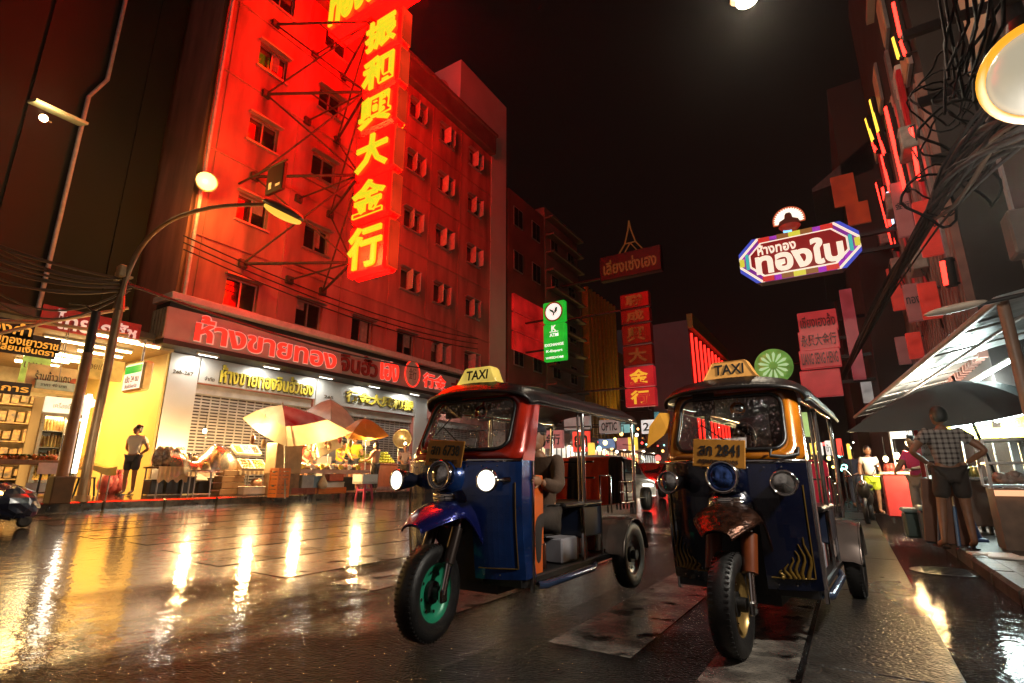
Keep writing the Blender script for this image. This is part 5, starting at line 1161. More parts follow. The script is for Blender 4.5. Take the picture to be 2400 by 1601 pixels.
# blazing flood lamp at the corner of the red building
c = AX(484, 425, -17.2)
fl = thing('flood_lamp', 'blazing orange flood lamp on a bracket at the corner of the red building', 'lamp', c)
mb = MB(); mb.ell(c, (.26, .32, .30), 16, 12); put(mb, 'bulb', em('blazing sodium bulb', (1., .60, .14), 4.2), fl)
mb = MB(); mb.lathe([(.10, -.5), (.14, -.42), (.33, -.12), (.35, -.10), (.30, -.14), (.08, -.46)], c, V((.8, -.5, -.3)), 20); mb.tube([c+V((-.25, .1, .15)), c+V((-.78, .1, .15))], .04, 8); put(mb, 'reflector', lp_m, fl)
lamp('POINT', 'flood_light', c+V((.45, -.25, -.25)), (1., .42, .07), 170, fl, .25)
c = AX(102, 277, -17.6); wl = thing('wall_lamp', 'small lamp under a pale corner panel high on the dark shophouse', 'lamp', c)
mb = MB(); mb.ell(c, .10, 10, 8); put(mb, 'bulb', bulb_m, wl); mb = MB(); mb.box(c+V((-.35, .35, .55)), (.9, 1.2, .08), Matrix.Rotation(.35, 3, 'Y')); mb.tube([c, c+V((-.6, .3, .3))], .025, 6); put(mb, 'panel', pm('pale panel', (.42, .38, .22), .6), wl)
lamp('POINT', 'wall_lamp_light', c+V((.15, -.1, .1)), (1., .75, .35), 30, wl, .08)
# signs of the open shop
c = AX(322, 880, -16.6); hs = thing('lightbox_sign', 'green and white hanging light box by the yellow wall', 'sign', c); A0, A1 = AX(300, 842, -16.6), AX(337, 918, -16.6)
mb = MB(); mb.bx(c.x-.85, c.x+.30, c.y, c.y+.26, A1.z, A0.z, .05); put(mb, 'case', pm('cream light case', (.65, .50, .22), .4), hs)
f0 = c.y-.006
mb = MB(); mb.bx(c.x-.80, c.x+.24, f0, c.y-.001, A1.z+.06, A0.z-.06); fc = put(mb, 'face', lightbox('white light face', (1., .92, .7), 1.1, .15), hs)
mb = MB(); mb.bx(c.x-.78, c.x+.22, f0-.008, f0-.002, A1.z+.52, A0.z-.10); put(mb, 'green_panel', lightbox('green light face', (.02, .55, .06), .9, .2), fc)
mb = MB(); mb.text('เปิด 24 ชม', (c.x-.28, f0-.006, A1.z+.36), X, Z, .8, .2, .01, .006); mb.text('ยินดีต้อนรับ', (c.x-.28, f0-.006, A1.z+.16), X, Z, .7, .13, .0, .006); put(mb, 'lettering', pm('red brown print', (.45, .10, .03), .5), fc)
mb = MB(); mb.cyl((c.x-.2, c.y+.13, A0.z), (c.x-.2, c.y+.13, 4.85), .03, n=8); put(mb, 'hanger', galv, hs)
for nm, px, py, w_, h_, xx, m, txt, tm, lb in (('poster_board', 132, 892, 1.25, .72, -17.4, pm('cream board', (.62, .50, .26), .5), 'ร้านข้าวแกง', ink, 'cream board with a red spot hung over the fridge'), ('signboard', 238, 866, 1.1, .62, -18.2, pm('yellow board', (.66, .48, .15), .5), 'ก๋วยเตี๋ยว', pm('brown print', (.15, .07, .02), .5), 'yellow signboard with brown Thai writing between the two posts'), ('menu_sign', 82, 868, .6, .7, -18.4, lightbox('green menu panel', (.45, .60, .10), .6, .5, 6.), 'เมนู', MATS['brown print'] if 'brown print' in MATS else ink, 'lit green menu panel at the left of the cream board'), ('price_sign', 134, 905, .9, .22, -17.25, pm('pale blue card', (.32, .45, .45), .5), 'ราคา 40 บาท', ink, 'pale blue price card pinned under the cream board')):
    c = AX(px, py, xx); o = thing(nm, lb, 'sign', c); mb = MB(); mb.box(c, (.06, w_, h_), None, .01); bo = put(mb, 'board', m, o)
    mb = MB(); mb.text(txt, c+V((.036, -.08, .08 if h_ > .5 else 0)), Y_, Z, w_*.6, h_*.34, 0, .006); put(mb, 'lettering', tm, bo)
    if nm == 'poster_board': mb = MB(); mb.cyl(c+V((.03, .38, .0)), c+V((.04, .38, .0)), .10, n=20); put(mb, 'red_spot', pm('red brown print', (.45, .10, .03), .5), bo)
    mb = MB(); mb.tube([c+V((0, 0, h_/2)), V((c.x, c.y, 4.85))], .012, 5); put(mb, 'hanger', galv, o)
oran = em('orange neon script', (1., .36, .03), 1.1)
for i, (t, px, py, w_, h_) in enumerate((('ทองคำ', 12, 766, 1.0, .30), ('ห้างขายทองเยาวราช', 30, 795, 1.8, .24), ('แลกเปลี่ยนเงินตรา', 30, 814, 1.6, .18), ('บริการ', 10, 908, .9, .16))):
    c = AX(px, py, -17.2); o = thing('neon_script', ('orange neon script at the left edge, ' + ('uppermost and shortest', 'middle and longest', 'third one down', 'lowest and reddest')[i]), 'sign', c, 0, 'orange neon scripts at the left edge')
    mb = MB(); mb.box(c, (.05, w_+.1, h_+.14)); put(mb, 'backing', blkp, o); mb = MB(); mb.text(t, c+V((.04, 0, 0)), Y_, Z, w_, h_, .012, .03); put(mb, 'letters', oran, o)
c = AX(238, 768, -17.28); o = thing('red_shop_sign', 'red board with white Thai letters half hidden by the lamp post', 'sign', c); mb = MB(); mb.box(c+V((0, -.2, 0)), (.08, 2.3, .62)); bo = put(mb, 'board', pm('red board', (.35, .02, .015), .5), o); mb = MB(); mb.text('ไทยเภสัช', c+V((.06, -.1, 0)), Y_, Z, 1.9, .52, .02, .03); put(mb, 'letters', em('white letter', (1., .85, .75), .35, (.7, .65, .6)), o)
for i, pts in enumerate(((( -20, 752), (100, 756), (300, 786)), ((100, 757), (200, 740), (300, 722)), ((-10, 783), (50, 770), (100, 757)))):
    mb = MB(); mb.tube([AX(px, py, -15.2+.05*i) for px, py in pts], .045, 6); one(mb, 'awning_tube', pm('orange lit tube', (.45, .30, .15), .4, .3), ('long awning tube sloping down to the street lamp', 'awning tube rising to the street lamp collar', 'short awning tube at the left edge')[i], 'tube', 'awning tubes')
cabm = pm('grimy cable', (.10, .055, .03), .5)
rnd = random.Random(11)
for i in range(14):
    y0_ = 566+i*9+rnd.uniform(-6, 6); e = (300+rnd.uniform(-10, 8), 652+i*2.5); mb = MB(); A, B = AX(-60, y0_-24, -13.9), AX(*e, -13.6); sag = rnd.uniform(.05, .35)*(2 if i > 9 else 1)
    mb.tube([A+(B-A)*t/10-V((0, 0, sag*4*(t/10)*(1-t/10))) for t in range(11)], rnd.uniform(.016, .034), 5)
    one(mb, 'overhead_cable', cabm, 'orange lit overhead cable running left from the street lamp', 'cable', 'overhead cables left of the street lamp')
for i in range(5):
    mb = MB(); A, B = AX(425, 700+i*4-140*(i > 2), -16.9), AX(1080, 868+i*3-110*(i > 2), -16.9); A = AX(300, 664+i*3, -13.6) if i < 2 else AX(430, 520+i*16, -17.2); B = AX(1090, 870, -17.3) if i < 2 else AX(1120, 770+i*12, -17.5)
    mb.tube([A+(B-A)*t/12-V((0, 0, .5*4*(t/12)*(1-t/12))) for t in range(13)], .025, 5); one(mb, 'facade_cable', pm('black cable', (.012, .010, .010), .5), 'thin black cable slung along the red facade', 'cable', 'cables along the red facade')
# ================================================================ street beyond: buildings, signs and traffic
dimw = pm('dim reddish wall', (.16, .07, .06), .8, var=.5, scale=.5); brw = pm('brown grey wall', (.20, .16, .14), .8, var=.4, scale=.6)
def block(label, x0, x1, y0, y1, z1, m, fl=3.4, win=True, wm=None, name='shophouse', z0=.3, face='x'):
    T = thing(name, label, 'building', ((x0+x1)/2, (y0+y1)/2, z0)); mb = MB(); mb.bx(x0, x1, y0, y1, z0, z1); put(mb, 'wall', m, T)
    fx = x1 if x0 < -5 else x0; s = 1 if x0 < -5 else -1
    if win:
        k = 0; zz = 4.8
        while zz < z1-1.6:
            n = max(1, int((y1-y0)/2.4))
            for i in range(n):
                yc = y0+(y1-y0)*(i+.5)/n; mb = MB(); mb.bx(fx-.02*s, fx+.05*s, yc-.62, yc+.62, zz, zz+1.5); f = put(mb, 'window', wm or alu, T)
                mb = MB(); mb.bx(fx+.05*s, fx+.06*s, yc-.55, yc-.03, zz+.07, zz+1.43); mb.bx(fx+.05*s, fx+.06*s, yc+.03, yc+.55, zz+.07, zz+1.43); put(mb, 'pane', pane_m, f)
            zz += fl
    return T
b3 = block('narrow shophouse with big red-lit panels, right after the pale tower', -30, -18, 28.2, 33.4, 21, dimw)
for i in range(3):
    mb = MB(); mb.bx(-17.99, -17.8, 28.6, 33.0, 9.2+i*1.35, 10.45+i*1.35, .03); put(mb, 'red_glow_panel', lightbox('red-glowing hoarding', (.55, .012, .01), .55, .6, .8), b3)  # panels glow faintly, standing in for the neon sign's red light
b4 = block('grey brown apartment block with projecting floor slabs behind the green bank sign', -30, -18, 33.6, 39.6, 22, brw)
mb = MB()
for k in range(12): mb.bx(-18, -17.3, 33.7, 39.5, 4.5+k*1.5, 4.66+k*1.5)
put(mb, 'floor_slabs', pm('pale slab edge', (.12, .095, .08), .7), b4)
b5 = block('building with golden vertical fins lit from below', -30, -18, 40, 47, 17.4, brw, win=False)
mb = MB()
for k in range(9): mb.bx(-18, -17.4, 40.2+k*.8, 40.45+k*.8, 4, 17.2)
put(mb, 'fins', pm('golden fin', (.50, .30, .06), .35, .5), b5); lamp('SPOT', 'fin_uplight', (-16.2, 43.5, 4.), (1., .62, .15), 420, b5, .3, aim=(-18, 43.5, 14), spot=1.6)
b6 = block('dark shophouse row beyond the golden fins', -30, -18, 47.2, 59, 13, dimw)
b7 = block('grey violet office block with red neon strips on its street corner', -26, -13.7, 60, 82, 18.6, pm('grey violet cladding', (.24, .20, .25), .7, var=.2, scale=.3), win=False)
rneon = em('red neon', (1., .02, .012), 3.2)
for k in range(9):
    mb = MB(); mb.cyl((-13.6, 61+k*2.2, 5), (-13.6, 61+k*2.2, 17.2-.0*k), .14, n=8); put(mb, 'neon_strip', rneon, b7)
mb = MB(); mb.bx(-13.75, -13.1, 60, 81, 17.6, 19.3); put(mb, 'crown_panel', pm('yellow sign band', (.5, .42, .1), .5), b7)
mb = MB()
for k in range(4): mb.bx(-20+k*1.8, -19.6+k*1.8, 59.95, 59.99, 9, 10.0) if k == 1 else None
put(mb, 'lit_window', em('small lit window', (1., .75, .4), 1.4), b7)
b8 = block('dark towers closing the far end of the street', -16, 2, 150, 170, 24, pm('far dark wall', (.03, .022, .022), .8), win=False, name='far_building')
# green bank sign
q0, q1 = AY(1272, 708, 30), AY(1326, 843, 30); w_ = q1.x-q0.x; zt = AY(1300, 706, 30).z; zb = AY(1300, 845, 30).z; zm = zt-(zt-zb)*.37; cx = (q0.x+q1.x)/2
kb = thing('bank_sign', 'tall green backlit bank sign with a round leaf emblem above four lines of white lettering', 'sign', (cx, 30, zb))
grn = lightbox('green backlit sheet', (.015, .50, .03), .85, .3, 1.5); wl_ = em('white sign print', (.9, 1., .88), .95, (.7, .7, .7)); dgr = pm('dark green print', (.0, .12, .05), .4)
mb = MB(); mb.bx(q0.x, q1.x, 30, 30.4, zm+.05, zt, .06); up = put(mb, 'upper_box', grn, kb); mb = MB(); mb.bx(q0.x, q1.x, 30, 30.4, zb, zm-.05, .06); lo = put(mb, 'lower_box', grn, kb)
r = w_*.37; ec = V((cx, 29.99, (zm+zt)/2+.03))
mb = MB(); mb.lathe([(0, .01), (r, .01), (r, 0)], ec, (0, -1, 0), 32); put(mb, 'emblem_disc', wl_, up)
mb = MB(); mb.tube([ec+V((cos(a)*r*1.06, -.02, sin(a)*r*1.06)) for a in [2*pi*i/32 for i in range(32)]], r*.09, 6, True); put(mb, 'emblem_ring', pm('red brown ring', (.5, .08, .03), .4), up)
mb = MB(); y_ = V((0, 0, 1)); s_ = r
mb.prism([(-.55*s_, .42*s_), (-.42*s_, .12*s_), (-.08*s_, -.12*s_), (-.1*s_, -.45*s_), (.06*s_, -.45*s_), (.08*s_, -.1*s_), (-.02*s_, .14*s_)], ec+V((0, -.02, 0)), X, Z, -.02)
mb.prism([(.1*s_, -.28*s_), (.42*s_, .0), (.5*s_, .5*s_), (.22*s_, .42*s_), (.12*s_, .1*s_)], ec+V((0, -.02, 0)), X, Z, -.02); put(mb, 'leaf_emblem', dgr, up)
mb = MB(); H = zm-zb
for t, f, h, ww in (('K', .86, .15, .22), ('ATM', .68, .09, .40), ('EXCHANGE', .42, .075, .86), ('K-Expert', .25, .085, .74), ('WISDOM', .08, .06, .80)): mb.text(t, (cx, 29.985, zb+H*f), X, Z, w_*ww, H*h, .02, .02)
mb.bx(cx-w_*.2, cx+w_*.2, 29.97, 29.99, zb+H*.755, zb+H*.772); put(mb, 'lettering', wl_, lo)
for z_ in (zt-1.2, zb+.8): mb = MB(); mb.bx(-18, q0.x, 30.1, 30.25, z_, z_+.1); put(mb, 'bracket', blkp, kb)
# second vertical sign, mostly unlit, and the dim board with a spire over it
q0, q1 = AY(1452, 690, 34), AY(1520, 690, 34); x0_, x1_ = q0.x, q1.x; zz = [AY(1490, p_, 34).z for p_ in (955, 908, 858, 808, 758, 722, 684)]
s2 = thing('vertical_gold_sign', 'dim red vertical sign of six Chinese characters, only the two lowest brightly lit', 'sign', ((x0_+x1_)/2, 34, zz[0]))
dimr = lightbox('dim red sheet', (.22, .008, .006), .10, .4, 1.); litr = lightbox('lit red sheet', (.62, .02, .03), .50, .3, 1.); dimy = em('dim orange character', (.6, .16, .02), .13); lity = em('lit orange character', (1., .48, .03), .85)
for i, ch in enumerate('行金大興成聯'):
    mb = MB(); mb.bx(x0_, x1_, 34, 34.5, zz[i]+.05, zz[i+1]-.05, .05); bo = put(mb, 'sign_box', litr if i < 2 else dimr, s2)
    mb = MB(); mb.text(ch, ((x0_+x1_)/2, 33.96, (zz[i]+zz[i+1])/2), X, Z, (x1_-x0_)*.62, (zz[i+1]-zz[i])*.68, .03, .03); put(mb, 'character', lity if i < 2 else dimy, bo)
for z_ in (zz[5], zz[1]): mb = MB(); mb.bx(-18, x0_, 34.1, 34.3, z_, z_+.12); put(mb, 'bracket', blkp, s2)
q0, q1 = AY(1406, 652, 36), AY(1552, 640, 36); zb = (q0.z+q1.z)/2; zt = zb+2.0
ds = thing('spire_sign', 'unlit dark red board of Thai lettering topped by a thin spire emblem', 'sign', ((q0.x+q1.x)/2, 36, zb)); mb = MB(); mb.bx(q0.x, q1.x, 36, 36.6, zb, zt, .06); bo = put(mb, 'board', pm('dark red board', (.04, .005, .004), .5), ds)
mb = MB(); mb.text('เลี่ยงเซ่งเฮง', ((q0.x+q1.x)/2, 35.97, (zb+zt)/2), X, Z, (q1.x-q0.x)*.86, 1.15, .02, .05); put(mb, 'letters', dimy, bo)
mb = MB(); cx = (q0.x+q1.x)/2+.1
for s in (-1, 1): mb.tube([(cx+s*.95, 36.2, zt), (cx+s*.42, 36.2, zt+.75), (cx+s*.10, 36.2, zt+1.9), (cx, 36.2, zt+2.6)], .06, 6); mb.tube([(cx+s*.5, 36.2, zt), (cx, 36.2, zt+.75)], .05, 6)
mb.tube([(cx-.42, 36.2, zt+.75), (cx+.42, 36.2, zt+.75)], .05, 6); put(mb, 'spire', dimy, bo)
mb = MB(); mb.bx(-18, q0.x, 36.2, 36.4, zb+.3, zb+.45); put(mb, 'bracket', blkp, ds)
# shop signs down the far left side, seen through the open cab
cols_ = dict(pk=((.62, .22, .20), .45), wh=((.9, .86, .8), .9), rd=((.8, .05, .03), 1.2), gy=((.42, .40, .36), .35), yl=((.9, .62, .08), 1.3), tl=((.25, .62, .6), .7), bl=((.2, .35, .6), .6))
sgn = [(1272, 965, 40, 66, 28, 'pk', 'ห้างทอง', 'pink sign high behind the tuk-tuk pillar'), (1296, 1030, 46, 40, 27, 'pk', '金行', 'pink sign with two Chinese characters low behind the driver'), (1352, 990, 62, 30, 29, 'gy', '', 'grey awning board above the red lit sign'), (1362, 1035, 42, 46, 25, 'rd', 'ยา', 'red and white glowing sign seen between the chrome posts'), (1428, 1000, 50, 30, 30, 'gy', 'OPTIC', 'grey board with black and white lettering'), (1384, 1055, 14, 34, 24, 'yl', '', 'small yellow lights beside the red glowing sign'), (1420, 1040, 38, 20, 33, 'bl', '', 'pale blue panel in the middle of the cab'), (1462, 1040, 36, 26, 34, 'pk', '', 'dull pink panel near the rear chrome post'), (1482, 1040, 22, 30, 30, 'yl', '', 'orange yellow glowing panel near the rear chrome post'), (1470, 1002, 30, 22, 38, 'tl', '', 'teal lit panel under the roof rail'), (1522, 1000, 40, 30, 46, 'wh', '24', 'white glowing sign between the two tuk-tuks'), (1535, 975, 24, 18, 60, 'tl', '', 'far teal sign between the two tuk-tuks'), (1310, 955, 30, 20, 36, 'wh', '', 'small white sign under the roof edge')]
for px, py, pw, ph, yy, c, t, lb in sgn:
    a = AY(px-pw/2, py-ph/2, yy); d = AY(px+pw/2, py+ph/2, yy); m = lightbox('sheet '+c, *cols_[c], .4, 2.); o = thing('shop_sign', lb, 'sign', ((a.x+d.x)/2, yy, d.z))
    mb = MB(); mb.bx(a.x, d.x, yy, yy+.25, d.z, a.z, .03); bo = put(mb, 'light_box', m, o)
    if t: mb = MB(); mb.text(t, ((a.x+d.x)/2, yy-.02, (a.z+d.z)/2), X, Z, (d.x-a.x)*.75, (a.z-d.z)*.6, .02, .02); put(mb, 'lettering', ink, bo)
    mb = MB(); mb.tube([((a.x+d.x)/2, yy+.12, a.z), ((a.x+d.x)/2, yy+.12, a.z+.8), (-18, yy+.12, a.z+.9)], .04, 5); put(mb, 'bracket', blkp, o)
for yy in (31, 37, 44, 52):
    mb = MB(); mb.bx(-18, -16.2, yy-2.4, yy+2.4, 3.5, 3.62, .02); mb.bx(-16.25, -16.18, yy-2.4, yy+2.4, 3.2, 3.9); one(mb, 'shop_awning', pm('grey awning', (.32, .29, .26), .6), 'grey flat shop awning on the far left side, %s' % {31: 'the nearest of four', 37: 'second along', 44: 'third along', 52: 'the farthest'}[yy], 'awning')
    o = thing('shop_light', 'strip light under the %s far left awning' % {31: 'nearest', 37: 'second', 44: 'third', 52: 'farthest'}[yy], 'lamp', (-16.8, yy, 3.4)); mb = MB(); mb.cyl((-16.8, yy-1.5, 3.4), (-16.8, yy+1.5, 3.4), .05, n=8); put(mb, 'tube', em('shop strip', (1., .86, .66), 8.), o); lamp('AREA', 'strip_light', (-16.9, yy, 3.3), (1., .80, .55), 120, o, .5, 3., (-17.0, yy, 0))
# ---- cars
def car(label, x, y, rz, body, taxi=False, lights=True, tail=True):
    z0 = gz(x); T = thing('car', label, 'car', (x, y, z0), rz); L = lambda mb, n, m, par=T: put(mb, n, m, par, True)
    prof = [(-2.15, .35), (-2.2, .62), (-2.05, .82), (-1.2, .92), (-.55, 1.38), (.75, 1.42), (1.45, .98), (2.1, .90), (2.2, .62), (2.15, .35)]
    mb = MB(); secs = []
    for xx, k in ((-.84, .93), (-.80, .99), (-.62, 1.), (0, 1.015), (.62, 1.), (.80, .99), (.84, .93)):
        secs.append([V((xx*(1 if z < .95 else .86), -yy_, z*k if z > .5 else z)) for yy_, z in prof])
    mb.loft(secs, True, True); L(mb, 'body', body)
    mb = MB()
    for s in (-1, 1): mb.prism([(-1.05, .95), (-.52, 1.31), (.68, 1.34), (1.25, 1.0)], V((s*.745, 0, 0)), V((0, -1, 0)), Z, -.03*s)
    mb.loft([[V((xx, 1.14-.62*k_, .98+.38*k_)) for xx in (-.68, 0, .68)] for k_ in (0, 1)]); mb.loft([[V((xx, -1.42+.65*k_, 1.02+.36*k_)) for xx in (-.68, 0, .68)] for k_ in (0, 1)]); L(mb, 'windows', pane_m)
    for s in (-1, 1):
        for yy_ in (-1.35, 1.3):
            w_ = bpy.data.objects.new('wheel', None); SC.collection.objects.link(w_); w_.parent = T; w_.matrix_basis = Matrix.Translation((s*.76, yy_, .31)); mb = MB(); mb.lathe([(.19, -.1), (.30, -.1), (.31, 0), (.30, .1), (.19, .1)], (0, 0, 0), X, 20); put(mb, 'tyre', rubber, w_, True); mb = MB(); mb.lathe([(0, -.07), (.19, -.09), (.19, .09), (0, .07)], (0, 0, 0), X, 16); put(mb, 'rim', galv, w_, True)
        mb = MB(); mb.box((s*.62, -2.2, .68), (.30, .06, .13), None, .02); L(mb, 'tail_light', em('tail light', (1., .03, .02), 7.))
        mb = MB(); mb.box((s*.62, 2.18, .70), (.32, .06, .13), None, .02); L(mb, 'headlight', em('car headlight', (1., .93, .8), 22.) if lights else lamp_glass)
    mb = MB(); mb.box((0, -2.215, .55), (.42, .02, .12)); L(mb, 'number_plate', pm('white plate', (.6, .6, .55), .5))
    if taxi: mb = MB(); mb.box((0, .1, 1.47), (.5, .16, .14), None, .03); L(mb, 'roof_sign', em('car roof sign', (1., .8, .3), 2.))
    return T
pnk = paint_m('pink car paint', (.55, .05, .14), .2); wht = paint_m('white car paint', (.62, .62, .6), .1); sil = paint_m('silver car paint', (.35, .35, .36), .5)
c = AZ(1420, 1128, .35); car('white car passing behind the blue tuk-tuk, only its roof and windows in view', AY(1415, 1110, 13.5).x, 13.5, radians(4), wht)
car('red car with bright tail lights between the two tuk-tuks', AY(1531, 1120, 24).x, 24, 0, paint_m('red car paint', (.4, .02, .02), .2)); car('pink taxi ahead of the red car', AY(1560, 1110, 36).x, 36, 0, pnk, True)
oc_ = car('oncoming silver car with its headlights on, far down the street', AY(1500, 1110, 48).x, 48, pi, sil); car('oncoming car far off behind the tuk-tuks, headlights glaring', AY(1545, 1110, 66).x, 66, pi, sil)
lamp('SPOT', 'headlight_beam', (AY(1500, 1110, 48).x, 45.6, .72), (1., .92, .78), 2600, oc_, .15, aim=(AY(1500, 1110, 48).x+1.5, 10, .3), spot=.6)

# lit shopfronts and small lights that fill the far street
for T_, ya, yb, m_ in ((b3, 28.6, 33.0, 'a'), (b4, 33.9, 39.3, 'b'), (b5, 40.3, 46.7, 'a'), (b6, 47.6, 52.5, 'c'), (b6, 53.2, 58.5, 'b')):
    mm = {'a': lightbox('warm shopfront', (1., .72, .40), 1.0, .7, 1.6), 'b': lightbox('pale shopfront', (.85, .85, .78), .8, .7, 1.6), 'c': lightbox('orange shopfront', (1., .42, .14), .9, .7, 1.6)}[m_]
    mb = MB(); mb.bx(-17.99, -17.93, ya, yb, .9, 3.2); f = put(mb, 'shopfront', mm, T_)
    mb = MB(); n_ = 7
    for k in range(n_+1): mb.bx(-17.95, -17.88, ya+(yb-ya)*k/n_-.05, ya+(yb-ya)*k/n_+.05, .6, 3.3)
    mb.bx(-17.94, -17.87, ya, yb, 1.9, 2.0); put(mb, 'mullions', blkp, f)
rnd = random.Random(77); tint = (('white', (1., .95, .85)), ('orange', (1., .5, .12)), ('red', (1., .05, .04)), ('yellow', (1., .78, .2)), ('teal', (.3, 1., .9)))
sp_ = ('low behind the driver', 'beside the white car', 'over the white car', 'left of the inner chrome post', 'right of the inner chrome post', 'above the red towel', 'above the black towel', 'left of the rear chrome post', 'right of the rear chrome post', 'under the rear roof rail', 'between the tuk-tuks, low', 'between the tuk-tuks, high', 'left of the amber flag', 'under the amber flag', 'seen through the blue tuk-tuk windscreen', 'far off by the red car', 'far off over the red car', 'farthest down the street', 'near the far pink taxi', 'near the second awning', 'near the third awning', 'near the farthest awning')
for i in range(44):
    nm, col = tint[i % 5]; px = 1262+(i*83 % 300)+rnd.uniform(-6, 6); py = rnd.uniform(1010, 1100); yy = rnd.uniform(24, 62); c = AY(px, py, yy); c.x = max(c.x, -17.4)
    o = thing('street_light_spot', 'tiny far %s lamp, left side, %s' % (nm, sp_[i // 2]) + (', upper one' if i % 2 else ''), 'lamp', c, 0, 'tiny far street lamps'); r_ = rnd.uniform(.07, .16)
    mb = MB(); mb.ell(c, r_, 8, 6); put(mb, 'bulb', em('far %s bulb' % nm, col, 6.), o); mb = MB(); mb.tube([c+V((0, 0, r_*.8)), c+V((0, 0, r_+.35)), c+V((-.5, 0, r_+.4))], .02, 4); put(mb, 'hanger', blkp, o)
for i in range(16):
    nm, col = tint[(i*2) % 5]; px = 1885+(i*47 % 120); py = rnd.uniform(1035, 1105); yy = rnd.uniform(17, 40); c = AY(px, py, yy)
    o = thing('street_light_spot', 'tiny far %s lamp behind the amber tuk-tuk, %s' % (nm, ('nearest the roof rail', 'by the yellow panel', 'by the white panel', 'by the red panel', 'over the motorbike', 'left of the motorbike', 'right of the motorbike', 'low and far')[i // 2]) + (', upper one' if i % 2 else ''), 'lamp', c, 0, 'tiny far lamps on the right'); r_ = rnd.uniform(.04, .09)
    mb = MB(); mb.ell(c, r_, 8, 6); put(mb, 'bulb', em('far %s bulb' % nm, col, 6.), o); mb = MB(); mb.tube([c+V((0, 0, r_*.8)), c+V((0, 0, r_+.5))], .012, 4); put(mb, 'hanger', blkp, o)
c = AZ(2215, 1338, .006); mb = MB(); mb.lathe([(0, .004), (.30, .004), (.32, 0)], (c.x, c.y, .002), Z, 28)
for k in range(5): mb.bx(c.x-.2, c.x+.2, c.y-.2+.1*k-.015, c.y-.2+.1*k+.015, .004, .012)
one(mb, 'manhole_cover', pm('cast iron', (.03, .028, .026), .35, .6, var=.4), 'dark round manhole cover in the wet gutter in front of the man', 'manhole cover')
# ================================================================ right side
drk = pm('dark brown render', (.022, .014, .012), .8, var=.5, scale=.8); beig = pm('beige wall', (.40, .29, .20), .8, var=.25, scale=.7)
rib = pm('ribbed dark cladding', (.30, .14, .11), .5, .2, var=.5, scale=2.)
ra = thing('right_shophouse', 'near shophouse on the right with beige upper wall behind the cables', 'building', (6, 4, .13))
mb = MB(); mb.bx(3.3, 12, -6, 12.8, .13, 9.0); mb.bx(3.45, 12, -6, 12.6, 9.0, 16); put(mb, 'wall', drk, ra)
mb = MB(); mb.bx(3.25, 3.46, 7.4, 12.6, 9.4, 16.); mb.bx(3.18, 3.46, -6, 12.8, 9.0, 9.35); put(mb, 'upper_wall', beig, ra)
mb = MB(); mb.bx(3.05, 3.3, 6.85, 7.15, .2, 9); mb.bx(3.05, 3.3, 3.2, 3.55, .2, 9); put(mb, 'pilaster', pm('grey pilaster', (.20, .17, .17), .6), ra)
rb = thing('ribbed_building', 'dark building with vertical ribs, red neon strips and a stack of pale stepped balconies', 'building', (6, 18, .13))
mb = MB(); mb.bx(2.5, 12, 12.9, 23, .13, 20); put(mb, 'wall', drk, rb)
mb = MB()
for k in range(30): mb.bx(2.36, 2.5, 12.95+k*.335, 13.08+k*.335, 3.2, 9.6)
put(mb, 'ribs', rib, rb)
pc = AX(2062, 165, 2.0)
for k in range(5):
    a = AY(2096+k*8, 158+k*26, 15.); c = AY(2160, 150+k*26, 15.); zc = (a.z+c.z)/2; mb = MB(); mb.bx(a.x, c.x, 15., 16.9-.1*k, zc-.17, zc+.15, .03); put(mb, 'balcony', pm('pale balcony edge', (.62, .55, .50), .5, var=.2), rb)
rn2 = em('red tube neon', (1., .02, .012), 7.); yn2 = em('yellow tube neon', (1., .62, .05), 2.); wn2 = em('white tube neon', (.75, .80, 1.), 1.5); pn2 = em('pink tube neon', (1., .22, .55), 1.6)
tubes = [(2094, 7, 2111, 85, 'r'), (2112, 97, 2122, 128, 'r'), (2094, 89, 2107, 136, 'y'), (2041, 235, 2060, 310, 'y'), (2060, 312, 2074, 361, 'r'), (2068, 364, 2090, 456, 'r'), (2031, 279, 2047, 330, 'y'), (2047, 334, 2054, 354, 'r'), (2080, 252, 2125, 443, 'r'), (2138, 300, 2158, 420, 'r'), (2060, 429, 2100, 580, 'r'), (2070, 440, 2088, 531, 'r'), (2016, 533, 2034, 618, 'w'), (2056, 524, 2072, 596, 'w'), (2046, 560, 2050, 608, 'w'), (2082, 450, 2096, 525, 'w'), (2040, 455, 2050, 490, 'y'), (2212, 612, 2222, 668, 'r'), (1996, 500, 2004, 540, 'p')]
wd = {'r': 'red', 'y': 'yellow', 'w': 'bluish white', 'p': 'pink'}; mm_ = {'r': rn2, 'y': yn2, 'w': wn2, 'p': pn2}
pos_ = ['topmost, cut by the picture edge', 'just above the stepped balconies', 'leaning beside the topmost red one', 'left of the long red ones', 'under the left yellow one', 'in the middle of the left red column', 'outermost left and short', 'outermost left, tiny', 'longest, below the stepped balconies', 'beside the cable tangle', 'lowest and thick, above the cables', 'twin of the lowest thick one', 'touching the octagonal sign', 'right of the octagonal sign', 'shortest, over the cables', 'pale twin of the lowest red one', 'small, above the octagonal sign', 'alone over the metal canopy', 'at the top corner of the octagonal sign']
